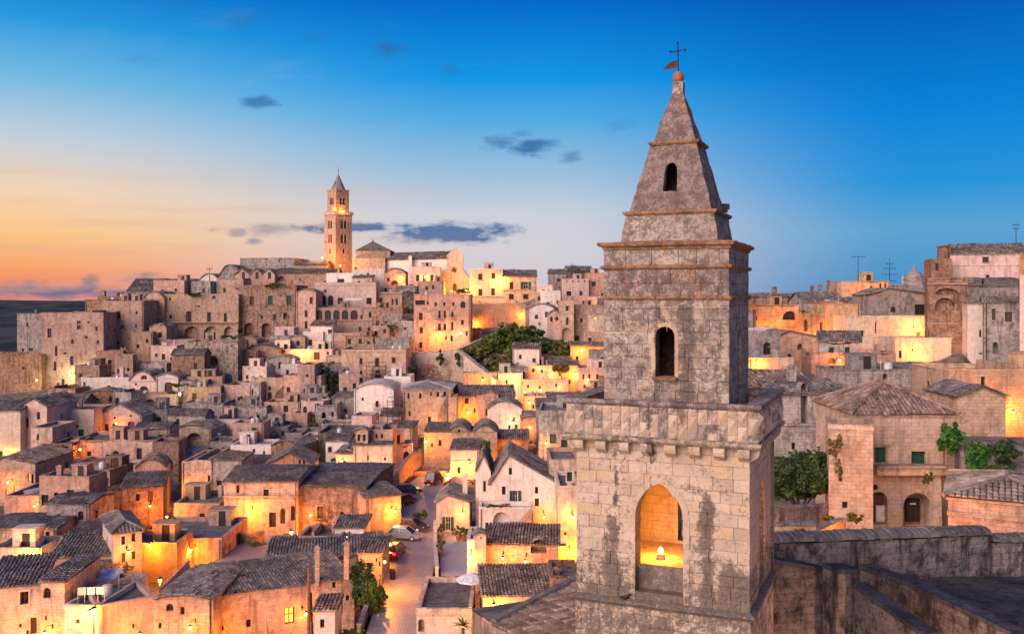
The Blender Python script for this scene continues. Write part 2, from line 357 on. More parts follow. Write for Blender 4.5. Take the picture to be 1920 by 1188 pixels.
def uvs(me, g=(0, 0, 0)):
    nl = len(me.loops)
    if not nl: return
    uv = me.uv_layers.new(name='UVMap')
    npoly = len(me.polygons)
    nm = np.empty(npoly * 3); me.polygons.foreach_get('normal', nm); nm = nm.reshape(-1, 3)
    lt = np.empty(npoly, dtype=np.int32); me.polygons.foreach_get('loop_total', lt)
    li = np.empty(nl, dtype=np.int32); me.loops.foreach_get('vertex_index', li)
    co = np.empty(len(me.vertices) * 3); me.vertices.foreach_get('co', co); co = co.reshape(-1, 3)[li] + np.array(g)
    n = np.repeat(nm, lt, axis=0)
    hz = np.hypot(n[:, 0], n[:, 1]) + 1e-9
    tx, ty = -n[:, 1] / hz, n[:, 0] / hz
    up = np.abs(n[:, 2]) > 0.8
    u = np.where(up, co[:, 0], co[:, 0] * tx + co[:, 1] * ty); v = np.where(up, co[:, 1], co[:, 2])
    uv.data.foreach_set('uv', np.stack([u, v], 1).ravel())
def thing(name, label, cat, loc, group=None):
    o = bpy.data.objects.new(name, None); COL.objects.link(o); o.location = loc; o.empty_display_size = 0.5
    ORG[o.name] = Vector(loc); tag(o, label, cat, group); return o
def tag(o, label=None, cat=None, group=None, kind=None):
    if label: o['label'] = label
    if cat: o['category'] = cat
    if group: o['group'] = group
    if kind: o['kind'] = kind
    return o
def interp(x, xs, ys): return float(np.interp(x, xs, ys))
def DL(py):      # distance of the ground seen at photo row py, town side
    return interp(py, [500, 520, 560, 600, 650, 700, 750, 800, 850, 900, 1000, 1100, 1188, 1400], [292, 280, 264, 252, 238, 223, 208, 190, 168, 146, 113, 92, 79, 60])
def P(px, py, Y): return Vector(((px - 960) / FPX * Y, Y, CZ - (py - HZ) / FPX * Y))
# ------------------------------------------------------------------ walls with openings
def head(op, u):
    if op['arch'] == 0: return op['z1']
    w = op['u1'] - op['u0']; t = (u - op['u0']) / w
    if op['arch'] == 2:                                        # pointed
        r = w * 0.80; x = abs(t - .5) * w; rise = math.sqrt(max(0, r * r - (r - w / 2) ** 2))
        return op['z1'] - rise + math.sqrt(max(0, r * r - (x + r - w / 2) ** 2))
    hh = min(w / 2, (op['z1'] - op['z0']) * .95) * op.get('flat', 1.0)
    return op['z1'] - hh + hh * math.sqrt(max(0, 1 - (2 * t - 1) ** 2))
def wall(mb, O, U, width, z0, tops, ops, mi=0, rev=None):
    Vv = V3(-U.y, U.x, 0)
    cuts = {0.0, width} | {u for u, z in tops if 0 <= u <= width}
    for o in ops:
        cuts |= {o['u0'], o['u1']}
        if o['arch']:
            k = 10 if o.get('fine') else 6
            for i in range(1, k): cuts.add(o['u0'] + (o['u1'] - o['u0']) * (.5 - .5 * math.cos(math.pi * i / k)))
    cuts = sorted(cuts); tu = [t[0] for t in tops]; tz = [t[1] for t in tops]
    pt = lambda u, z, d=0: (O.x + U.x * u + Vv.x * d, O.y + U.y * u + Vv.y * d, z)
    for a, b in zip(cuts, cuts[1:]):
        if b - a < 1e-5: continue
        ca = cb = z0
        for o in sorted((o for o in ops if o['u0'] <= a + 1e-6 and o['u1'] >= b - 1e-6), key=lambda o: o['z0']):
            if o['z0'] > max(ca, cb) + 1e-4: mb.quad(pt(a, ca), pt(b, cb), pt(b, o['z0']), pt(a, o['z0']), mi)
            ca, cb = head(o, a), head(o, b)
            t = o['t']; rm = mi if rev is None else rev
            mb.quad(pt(a, ca), pt(b, cb), pt(b, cb, t), pt(a, ca, t), rm)
        za, zb = interp(a + 1e-6, tu, tz), interp(b - 1e-6, tu, tz)
        if max(za - ca, zb - cb) > 1e-4: mb.quad(pt(a, ca), pt(b, cb), pt(b, zb), pt(a, za), mi)
    for o in ops:
        t = o['t']; a, b = o['u0'], o['u1']; rm = mi if rev is None else rev
        ha, hb = head(o, a), head(o, b)
        mb.quad(pt(a, o['z0']), pt(a, ha), pt(a, ha, t), pt(a, o['z0'], t), rm)
        mb.quad(pt(b, o['z0']), pt(b, o['z0'], t), pt(b, hb, t), pt(b, hb), rm)
        mb.quad(pt(a, o['z0']), pt(a, o['z0'], t), pt(b, o['z0'], t), pt(b, o['z0']), rm)
def opfill(mb, O, U, o, d, mi, inset=0.0, k=8):
    "a sheet filling opening o at depth d"
    Vv = V3(-U.y, U.x, 0); pt = lambda u, z: (O.x + U.x * u + Vv.x * d, O.y + U.y * u + Vv.y * d, z)
    n = k if o['arch'] else 1; a, b = o['u0'] + inset, o['u1'] - inset
    us = [a + (b - a) * i / n for i in range(n + 1)]
    for p, q_ in zip(us, us[1:]): mb.quad(pt(p, o['z0'] + inset), pt(q_, o['z0'] + inset), pt(q_, head(o, q_) - inset), pt(p, head(o, p) - inset), mi)
def opbox(mb, O, U, u0, u1, z0, z1, d0, d1, mi=0):
    Vv = V3(-U.y, U.x, 0); c = V3(O.x, O.y, 0) + V3(U.x, U.y, 0) * ((u0 + u1) / 2) + Vv * ((d0 + d1) / 2); c.z = (z0 + z1) / 2
    mb.box(c, (abs(u1 - u0) / 2, abs(d1 - d0) / 2, (z1 - z0) / 2), (V3(U.x, U.y, 0), Vv, V3(0, 0, 1)), mi)
# ------------------------------------------------------------------ roof tiles
def inpoly(p, poly):
    s = 0
    for i in range(len(poly)):
        a, b = poly[i], poly[(i + 1) % len(poly)]
        c = (b[0] - a[0]) * (p[1] - a[1]) - (b[1] - a[1]) * (p[0] - a[0])
        if abs(c) < 1e-9: continue
        if s == 0: s = 1 if c > 0 else -1
        elif (c > 0) != (s > 0): return False
    return True
def one_tile(O, U, Sv, N, u, s, tw, tl, seg=4, rng=random):
    r = tw * (.46 + rng.uniform(-.03, .03)); du = rng.uniform(-.04, .04) * tw; dz = rng.uniform(-.012, .018); l = tl * 1.12; sk = rng.uniform(-.05, .05) * tw
    vs = []
    for (ss, lift, k, q) in ((s, .012, .86, du), (s + l, .012 + tl * .085, 1.0, du + sk)):
        for i in range(seg + 1):
            a = math.pi * i / seg
            vs.append(O + U * (u + q - r * k * math.cos(a)) + Sv * ss + N * (lift + dz + r * k * .8 * math.sin(a)))
    n = seg + 1
    fs = [(i, i + 1, n + i + 1, n + i) for i in range(seg)] + [tuple(range(n, 2 * n))]
    return vs, fs
def tile_plane(mb, O, U, Sv, poly, tw=.36, tl=.55, mi=0, seg=3):
    N = U.cross(Sv).normalized()
    if N.z < 0: N = -N
    us = [p[0] for p in poly]; ss = [p[1] for p in poly]
    nu = max(1, round((max(us) - min(us)) / tw)); ns = max(1, round((max(ss) - min(ss)) / tl)); tw = (max(us) - min(us)) / nu; tl = (max(ss) - min(ss)) / ns
    sag = lambda u, s: N * (mnoise.noise(V3(O.x + u * .35, O.y + s * .35, O.z)) * .16 - .05)
    for i in range(nu):
        sj = random.uniform(-.25, .25) * tl
        for j in range(ns):
            u = min(us) + (i + .5) * tw + random.uniform(-.06, .06) * tw; s = min(ss) + j * tl + (sj if 0 < j < ns - 1 else 0)
            if inpoly((u, s + tl * .5), poly) and random.random() > .012:
                vs, fs = one_tile(O + sag(u, s), U, Sv, N, u, s, tw, tl * random.uniform(.95, 1.08), seg); mb.add(vs, fs, mi)
    mb.add([O + U * a + Sv * b - N * .12 for a, b in poly], [tuple(range(len(poly)))], mi)
def tile_objects(root, O, U, Sv, poly, tw, tl, mat, limit=300):
    N = U.cross(Sv).normalized(); N = N if N.z > 0 else -N
    us = [p[0] for p in poly]; ss = [p[1] for p in poly]; nu = round((max(us) - min(us)) / tw); ns = round((max(ss) - min(ss)) / tl); tw = (max(us) - min(us)) / nu; tl = (max(ss) - min(ss)) / ns
    rest = MB(); c = 0; cells = [(i, j) for j in range(ns) for i in range(nu)]; cells.sort(key=lambda q_: (O + U * ((q_[0] + .5) * tw) + Sv * (q_[1] * tl)).y)
    for i, j in cells:
        u, s = min(us) + (i + .5) * tw, min(ss) + j * tl
        if not inpoly((u, s + tl * .5), poly): continue
        vs, fs = one_tile(O, U, Sv, N, u, s, tw, tl, 5)
        if c < limit: m = MB(); m.add(vs, fs); m.build('roof_tile', mat, root)
        else: rest.add(vs, fs)
        c += 1
    if rest.v: tag(rest.build('roof_tiles_beyond', mat, root), kind='stuff')
    m = MB(); m.add([O + U * a + Sv * b - N * .02 for a, b in poly], [tuple(range(len(poly)))]); m.build('roof_deck', 'tile_brown', root)
# ------------------------------------------------------------------ houses
HS = {}; FOOT = []; CTRL = []; HREC = []; WREC = []; LREC = {}
KEEP = [(131, 702), (565, 662), (819, 628), (864, 624), (891, 606), (979, 589), (1090, 656), (964, 709), (1010, 690), (1036, 698), (1078, 700), (985, 735), (1014, 731), (878, 773), (957, 748), (905, 712), (812, 800), (798, 827), (840, 891), (623, 877), (467, 958), (357, 938), (313, 968), (1421, 679), (1580, 604), (1723, 615), (1721, 659), (612, 712), (625, 735), (960, 640), (930, 650), (890, 660), (1000, 640), (942, 686), (1040, 652), (546, 997), (280, 1021), (337, 738)] + [(x, y) for x in range(772, 870, 14) for y in (668, 684, 700)] + [(876, 676), (890, 686), (904, 697), (918, 708), (880, 650), (905, 636)]
WK = {'w': ('window', 'window_dark'), 'a': ('window', 'window_dark'), 'l': ('window', 'lit_window'), 'd': ('door', 'door_dark'), 'm': ('window', 'door_maroon'), 'o': ('door', 'wood_brown'),
      'g': ('window', 'shutter_green'), 'B': ('door', 'door_blue'), 'p': ('door', 'door_purple'), 'D': ('door', 'door_dark'), 'A': ('niche', None), 'c': ('cave', None), 's': ('window', 'window_dark'), 'b': ('window', 'window_dark'), 'G': ('window', 'window_dark')}
def add_opening(root, O, U, o, kind, Y, stm):
    nm, mat = WK[kind]; t = o['t']; w = o['u1'] - o['u0']; h = o['z1'] - o['z0']; px = FPX / Y
    mb = MB()
    if kind in 'Ac':
        opfill(mb, O, U, o, t, 0); mb.build('niche_back' if kind == 'A' else 'cave_back', stm if kind == 'A' else 'rock', root); return
    big = h * px > 11
    fr = min(.09, w * .12)
    mi_f = 0
    if kind in 'dDoBp':
        opfill(mb, O, U, o, t - .02, 0)
        if big:
            for k in range(3): opbox(mb, O, U, o['u0'] + w * (k / 3 + .03), o['u0'] + w * ((k + 1) / 3 - .03), o['z0'] + .05, o['z0'] + h * (.72 if o['arch'] else .94), t - .06, t - .025, 0)
        e = mb.build('door', mat, root)
        if big:
            k = MB(); opbox(k, O, U, o['u0'] + w * .78, o['u0'] + w * .84, o['z0'] + h * .45, o['z0'] + h * .49, t - .11, t - .06); k.build('handle', 'iron', e)
        return
    opbox(mb, O, U, o['u0'], o['u0'] + fr, o['z0'], o['z0'] + h * (.6 if o['arch'] else 1), t - .08, t - .02, 0); opbox(mb, O, U, o['u1'] - fr, o['u1'], o['z0'], o['z0'] + h * (.6 if o['arch'] else 1), t - .08, t - .02, 0)
    opbox(mb, O, U, o['u0'] + fr, o['u1'] - fr, o['z0'], o['z0'] + fr, t - .08, t - .02, 0)
    if not o['arch']: opbox(mb, O, U, o['u0'] + fr, o['u1'] - fr, o['z1'] - fr, o['z1'], t - .08, t - .02, 0)
    um = (o['u0'] + o['u1']) / 2; opbox(mb, O, U, um - fr * .4, um + fr * .4, o['z0'] + fr, o['z1'] - fr, t - .075, t - .022, 0)
    if big and kind != 'g': opbox(mb, O, U, o['u0'] + fr, o['u1'] - fr, o['z0'] + h * .55, o['z0'] + h * .55 + fr * .7, t - .07, t - .03, 0)
    frm = {'g': 'shutter_green', 'm': 'door_maroon', 'G': 'frame_white'}.get(kind, 'wood_brown' if kind != 'w' else 'door_dark')
    win = mb.build('window', frm, root)
    pb = MB(); opfill(pb, O, U, o, t - .015, 0); pb.build('shutter' if kind == 'g' else 'pane', mat, win)
    if kind in 'sbG' or (kind == 'g' and big):
        sb = MB(); b = .14
        opbox(sb, O, U, o['u0'] - b, o['u1'] + b, o['z0'] - .12, o['z0'] - .002, -.12, .05)
        opbox(sb, O, U, o['u0'] - b, o['u0'] - .002, o['z0'], o['z1'], -.05, .04); opbox(sb, O, U, o['u1'] + .002, o['u1'] + b, o['z0'], o['z1'], -.05, .04)
        if not o['arch']: opbox(sb, O, U, o['u0'] - b - .05, o['u1'] + b + .05, o['z1'] + .002, o['z1'] + .18, -.09, .04)
        sb.build('window_surround', stm, win)
    if kind == 'b':
        bb = MB(); opbox(bb, O, U, o['u0'] - .5, o['u1'] + .5, o['z0'] - .32, o['z0'] - .16, -.8, -.0)
        bal = bb.build('balcony', stm, root); rb = MB()
        n = max(5, int((w + 1) / .16))
        for i in range(n + 1): opbox(rb, O, U, o['u0'] - .47 + (w + .94) * i / n - .012, o['u0'] - .47 + (w + .94) * i / n + .012, o['z0'] - .16, o['z0'] + .75, -.78, -.755)
        opbox(rb, O, U, o['u0'] - .5, o['u1'] + .5, o['z0'] + .75, o['z0'] + .8, -.79, -.74); rb.build('railing', 'iron', bal)
    if kind == 'G':
        for sgn in (-1, 1):
            gb = MB(); a = o['u0'] - w * .55 if sgn < 0 else o['u1'] + w * .05
            opbox(gb, O, U, a, a + w * .5, o['z0'], o['z1'], -.12, -.06)
            for i in range(8): opbox(gb, O, U, a + .04, a + w * .5 - .04, o['z0'] + h * (i + .3) / 8, o['z0'] + h * (i + .8) / 8, -.15, -.125)
            gb.build('shutter', 'shutter_green', win)
def chimney(root, c, w, h, mat, cap=True):
    mb = MB(); c = Vector(c); mb.box(c + V3(0, 0, h / 2 - .6), (w / 2, w / 2, h / 2 + .6))
    if cap: mb.box(c + V3(0, 0, h + .12), (w * .62, w * .62, .06)); mb.box(c + V3(0, 0, h + .03), (w * .3, w * .3, .04)); mb.box(c + V3(0, 0, h + .26), (w * .45, w * .45, .08), top=.3)
    return mb.build('chimney', mat, root)
def H(key, label, xl, xr, yt, yb, wins=(), Y=None, yaw=0, d=8, roof='flat', rh=0, mat='tuff', left=(), right=(), tmat='tile_grey', base=4, rag=.05, name='stone_house', cat='house', chim=(), tw=None, ledge=(), foot=True, ov=.25, tall=0, extra=(), smat=None, rev=.28, pk=.32, plain=False, tobj=False):
    """A house whose front wall runs from photo column xl to xr at distance Y (left corner), eave at row yt and foot at row yb."""
    if Y is None: Y = DL(yb)
    yr = R(yaw); U = V3(math.cos(yr), math.sin(yr), 0); Vv = V3(-U.y, U.x, 0)
    A = V3((xl - 960) / FPX * Y, Y, 0); k = (xr - 960) / FPX
    W = (k * A.y - A.x) / (U.x - k * U.y)
    B = A + U * W; zt = CZ - (yt - HZ) / FPX * Y; zb = CZ - (yb - HZ) / FPX * Y; rise = rh / FPX * Y
    if roof in ('gs', 'hip', 'shed'):      # rh: rows of roof seen above the eave
        yrg = Y + (d / 2 if roof != 'shed' else d) * U.x; rise = max(.35, CZ - (yt - rh - HZ) / FPX * yrg - zt)
    mid = A + U * (W / 2) + Vv * (d / 2)
    HREC.append((xl, xr, yt - (rh if roof in ('barrel', 'gf', 'gr', 'hip', 'gs') else 0), yb, Y)); LREC[key] = ((xl + xr) / 2, (yt + yb) / 2)
    for wd in wins: WREC.append((wd[0] - wd[2] / 2, wd[0] + wd[2] / 2, wd[1] - wd[3] / 2, wd[1] + wd[3] / 2, Y))
    root = thing(name, label, cat, (mid.x, mid.y, zb))
    faces = {'F': (A, U, W), 'R': (B, Vv, d), 'B': (B + Vv * d, -U, W), 'L': (A + Vv * d, -Vv, d)}
    ops = {'F': [], 'R': [], 'B': [], 'L': []}; kinds = []
    for fc, lst in (('F', wins), ('L', left), ('R', right)):
        O, Uf, Wf = faces[fc]; Nf = V3(Uf.y, -Uf.x, 0)
        for wd in lst:
            cx, cy, ww, hh = wd[:4]; kd = wd[4] if len(wd) > 4 else 'w'
            def hit(px):
                r = V3((px - 960) / FPX, 1, 0); den = r.dot(Nf)
                if abs(den) < 1e-6: return None
                t = O.dot(Nf) / den; p = r * t; return (p - O).dot(Uf), p.y
            a, b = hit(cx - ww / 2), hit(cx + ww / 2)
            if a is None or b is None: continue
            u0, u1 = min(a[0], b[0]), max(a[0], b[0]); yd = (a[1] + b[1]) / 2
            z1 = CZ - (cy - hh / 2 - HZ) / FPX * yd; z0 = CZ - (cy + hh / 2 - HZ) / FPX * yd
            u0 = max(u0, .12); u1 = min(u1, Wf - .12)
            if u1 - u0 < .15: continue
            arch = 1 if kd in 'aAcBmp' else 0
            t = {'A': 1.2, 'c': 2.5}.get(kd, rev)
            o = dict(u0=u0, u1=u1, z0=z0, z1=z1, arch=arch, t=t, flat=1.0 if kd in 'aAcB' else .45)
            if any(u0 < p['u1'] and u1 > p['u0'] and z0 < p['z1'] and z1 > p['z0'] for p in ops[fc]): continue
            ops[fc].append(o); kinds.append((fc, o, kd, yd))
    rs = random.Random(key)
    if not plain and Y > 75 and cat == 'house':
        for fc in 'FLR':
            O, Uf, Wf = faces[fc]; hh_ = zt - zb
            want = int(Wf * hh_ / (26 if fc == 'F' else 20)) - len(ops[fc]); tries = 0
            while want > 0 and tries < 30:
                tries += 1; ww = rs.uniform(.45, .85); wh = ww * rs.uniform(1.0, 1.9); u0 = rs.uniform(.6, max(.7, Wf - 1.6)); z0 = rs.uniform(zb + .8, max(zb + .9, zt - wh - .9))
                o = dict(u0=u0, u1=u0 + ww, z0=z0, z1=z0 + wh, arch=1 if rs.random() < .2 else 0, t=rev)
                if u0 + ww > Wf - .3 or z0 + wh > zt - .5 or any(o['u0'] < p_['u1'] + .5 and o['u1'] > p_['u0'] - .5 and o['z0'] < p_['z1'] + .4 and o['z1'] > p_['z0'] - .4 for p_ in ops[fc]): continue
                ops[fc].append(o); kinds.append((fc, o, rs.choice('wswsg'), Y)); want -= 1
    def rtop(Wf, jit=rag):
        pts = [(0, zt)]; n = max(1, int(Wf / 1.4))
        for i in range(1, n): pts.append((Wf * i / n, zt + random.uniform(-jit, jit)))
        return pts + [(Wf, zt)]
    gable = None
    if roof in ('gf', 'barrel', 'stepped'):
        if roof == 'gf': gable = [(0, zt), (W / 2, zt + rise), (W, zt)]
        elif roof == 'barrel': gable = [(W * i / 10, zt + rise * math.sin(math.pi * i / 10) ** .8) for i in range(11)]
        else:
            gable = [(0, zt)]; n = 7
            for i in range(1, 2 * n):
                u = W * i / (2 * n); hh = rise * (1 - abs(u - W / 2) / (W / 2)); gable.append((u, zt + hh + (.22 if i % 2 else 0)))
            gable.append((W, zt))
    if roof == 'gr': gable = [(0, zt), (W * pk, zt + rise), (W, zt)]
    tF = gable or rtop(W); tB = [(W - u, z) for u, z in reversed(tF)]; tL = tR = None
    if roof == 'gs': tL = tR = [(0, zt), (d / 2, zt + rise), (d, zt)]
    elif roof == 'shed': tR = [(0, zt), (d, zt + rise)]; tL = [(0, zt + rise), (d, zt)]; tB = [(0, zt + rise), (W, zt + rise)]; tF = [(0, zt), (W, zt)]
    elif roof == 'hip': tF = [(0, zt), (W, zt)]; tB = tF
    flatr = roof in ('flat', 'flatpale')
    if tL is None: tL = rtop(d) if flatr else [(0, zt), (d, zt)]; tR = rtop(d) if flatr else [(0, zt), (d, zt)]
    mb = MB()
    for fc, tp in (('F', tF), ('R', tR), ('B', tB), ('L', tL)):
        O, Uf, Wf = faces[fc]; wall(mb, O, Uf, Wf, zb - base, tp, ops[fc])
    wo = mb.build('wall', mat, root)
    for (yl, out) in ledge:
        z = CZ - (yl - HZ) / FPX * Y; lb = MB(); opbox(lb, A, U, -.06, W + .06, z - .12, z + .1, -out, .05); lb.build('ledge', smat or mat, root)
    for fc, o, kd, yd in kinds:
        O, Uf, Wf = faces[fc]; add_opening(root, O, Uf, o, kd, yd, smat or mat)
    q = lambda u, v, z: A + U * u + Vv * v + V3(0, 0, z)
    rb = MB(); rmat = None
    tws = tw or max(.3, Y / 420); tls = tws * 1.5
    if flatr:
        rz = zt - .38; rmat = ['roof_flat' if roof == 'flat' else 'roof_pale', mat]
        rb.quad(q(.25, .25, rz), q(W - .25, .25, rz), q(W - .25, d - .25, rz), q(.25, d - .25, rz), 0)
        for (u0, v0, u1, v1) in ((.25, .25, W - .25, .25), (W - .25, .25, W - .25, d - .25), (W - .25, d - .25, .25, d - .25), (.25, d - .25, .25, .25)):
            rb.quad(q(u1, v1, rz), q(u0, v0, rz), q(u0, v0, zt), q(u1, v1, zt), 1)
        n = max(2, int(W / .9))
        for v in (.125, d - .125):
            for i in range(n):
                a, b = W * i / n, W * (i + 1) / n; rb.box(q((a + b) / 2, v, zt + .02 + random.uniform(-.02, .04)), ((b - a) / 2 - .015, .165, .075), (U, Vv, V3(0, 0, 1)), 1)
        n = max(2, int(d / .9))
        for u in (.125, W - .125):
            for i in range(n):
                a, b = .27 + (d - .54) * i / n, .27 + (d - .54) * (i + 1) / n; rb.box(q(u, (a + b) / 2, zt + .018 + random.uniform(-.02, .04)), (.163, (b - a) / 2 - .015, .07), (U, Vv, V3(0, 0, 1)), 1)
        ro = rb.build('roof', rmat, root)
    else:
        rb2 = MB()
        if roof in ('gf', 'gr', 'barrel', 'stepped'):
            pts = [(0, zt), (W / 2, zt + rise), (W, zt)] if roof in ('gf', 'stepped') else gable
            if roof == 'stepped': pts = [(0, zt - .25), (W / 2, zt + rise - .25), (W, zt - .25)]
            f0 = -ov if roof != 'stepped' else .3
            for (u0, z0), (u1, z1) in zip(pts, pts[1:]):
                a, b = (q(u0, f0, z0 + .05), q(u1, f0, z1 + .05))
                sv = (b - a); L = sv.length; sv.normalize()
                if z0 > z1: O2, S2 = a, sv
                else: O2, S2 = b, -sv
                endov = ov if (u0 == 0 or u1 == W) and roof != 'barrel' else 0
                tile_plane(rb, O2, Vv, S2, [(0, 0), (d - f0, 0), (d - f0, L + endov), (0, L + endov)], tws, tls if roof != 'barrel' else max(.3, L / 2))
        elif roof == 'gs':
            for sg in (0, 1):
                rg = q(-ov, d / 2, zt + rise + .05); ev = q(-ov, 0 if sg == 0 else d, zt + .05); sv = ev - rg; L = sv.length; sv.normalize()
                tile_plane(rb, rg, U, sv, [(0, 0), (W + 2 * ov, 0), (W + 2 * ov, L + ov), (0, L + ov)], tws, tls)
        elif roof == 'shed':
            tp_, ev = (q(-ov, d, zt + rise + .05), q(-ov, 0, zt + .05)); sv = ev - tp_; L = sv.length; sv.normalize()
            if rise < 0: tp_, sv = ev, -sv
            tile_plane(rb, tp_, U, sv, [(0, 0), (W + 2 * ov, 0), (W + 2 * ov, L + ov), (0, L + ov)], tws, tls)
        elif roof == 'hip':
            hr = min(W, d) / 2; z1 = zt + rise + .05; z0 = zt + .05
            if W >= d: r0, r1 = (hr, d / 2), (W - hr, d / 2)
            else: r0, r1 = (W / 2, hr), (W / 2, d - hr)
            for (c0, c1, t0, t1) in (((-ov, -ov), (W + ov, -ov), r0, r1 if W >= d else r0), ((W + ov, -ov), (W + ov, d + ov), r1 if W >= d else r0, r1), ((W + ov, d + ov), (-ov, d + ov), r1, r0 if W >= d else r1), ((-ov, d + ov), (-ov, -ov), r0 if W >= d else r1, r0)):
                a, b = q(*c0, z0), q(*c1, z0); ta, tb = q(*t0, z1), q(*t1, z1)
                Ue = (b - a); Lb = Ue.length; Ue.normalize(); foot_ = a + Ue * (ta - a).dot(Ue); Sv = (foot_ - ta); Ls = Sv.length; Sv.normalize()
                ua = (ta - a).dot(Ue); ub = (tb - a).dot(Ue); O2 = a - Sv * Ls
                poly = [(ua, 0), (ub, 0), (Lb, Ls), (0, Ls)] if ub - ua > .01 else [(ua, 0), (Lb, Ls), (0, Ls)]
                if tobj and c0 == (-ov, -ov): tile_objects(root, O2, Ue, Sv, poly, tws, tls, tmat)
                else: tile_plane(rb, O2, Ue, Sv, poly, tws, tls)
            for e0, e1 in (((-ov, -ov), r0), ((W + ov, -ov), r1 if W >= d else r0), ((-ov, d + ov), r0 if W >= d else r1), ((W + ov, d + ov), r1), (r0, r1)):
                za, zb_ = (z0 if e0 not in (r0, r1) else z1), z1
                rb.tube([q(*e0, za + .06), q(*e1, zb_ + .06)], tws * .45, 6, 0)
        if len(rb.v):
            ro = rb.build('roof', tmat, root); tag(ro, kind='stuff')
        # eaves course just under the tiles
        if roof in ('gs', 'shed', 'hip') and Y < 230:
            eb = MB(); opbox(eb, A, U, -.12, W + .12, zt - .16, zt - .02, -.14, .02); eb.build('eaves', smat or mat, root)
    for (cx, cy, wpx, hpx) in chim:
        yd = Y + d * .45; w = wpx / FPX * yd; h = hpx / FPX * yd; p = P(cx, cy + hpx, yd); chimney(root, p, w, h, mat)
    if flatr and not plain and Y > 75 and W > 4 and d > 4 and cat == 'house':
        fl_ = zt - .38
        for _ in range(rs.choice((1, 2, 2, 3))):
            kd = rs.choice(('hut', 'chimney', 'wall', 'dish', 'tank', 'hut'))
            u, v = rs.uniform(1.2, W - 1.4), rs.uniform(1.4, d - 1.4); m = MB()
            if kd == 'hut' and W > 5:
                w_, h_ = rs.uniform(.9, 1.5), rs.uniform(1.5, 2.3); m.box(q(u, v + .4, fl_ + h_ / 2), (w_, w_ * .8, h_ / 2), (U, Vv, V3(0, 0, 1))); m.box(q(u, v + .4, fl_ + h_ + .06), (w_ + .1, w_ * .8 + .1, .06), (U, Vv, V3(0, 0, 1))); hu = m.build('roof_hut', mat, root)
                m = MB(); m.box(q(u + w_ * .2, v + .4 - w_ * .8 - .03, fl_ + .85), (.38, .03, .85), (U, Vv, V3(0, 0, 1))); m.build('door', 'door_dark', hu)
            elif kd == 'chimney': chimney(root, q(u, v, fl_), rs.uniform(.45, .7), rs.uniform(1.0, 1.7), mat)
            elif kd == 'wall': m.box(q(u, d / 2, fl_ + .45), (.14, d / 2 - .3, .45), (U, Vv, V3(0, 0, 1))); m.build('roof_wall', mat, root)
            elif kd == 'tank': m.lathe(q(u, v, fl_), [(.4, 0), (.45, .1), (.45, .9), (.3, 1.05), (.1, 1.08)], 12); m.build('water_tank', 'white_metal', root)
            else:
                m.tube([q(u, v, fl_), q(u, v, fl_ + 1.6)], .03, 5); m.lathe(q(u, v - .1, fl_ + 1.5), [(.05, 0), (.3, .08), (.38, .18)], 10); m.build('satellite_dish', 'white_metal', root)
    if not plain and Y > 75 and cat == 'house' and rs.random() < .45 and W > 4:
        m = MB(); u = rs.choice((.25, W - .25)); m.tube([q(u, -.09, zt - .1), q(u, -.09, zb + .2)], .05, 6); m.build('drainpipe', rs.choice(('pipe_copper', 'rusty_iron', 'iron')), root)
    HS[key] = dict(A=A, U=U, V=Vv, W=W, d=d, zt=zt, zb=zb, Y=Y, root=root, faces=faces)
    if foot: FOOT.append((A, U, Vv, W, d, zb))
    n = max(2, int(W / 4))
    for i in range(n + 1): p = A + U * (W * i / n) - Vv * .8; CTRL.append((p.x, p.y, zb))
    p = A + U * (W / 2) + Vv * (d + 1); 
    return root
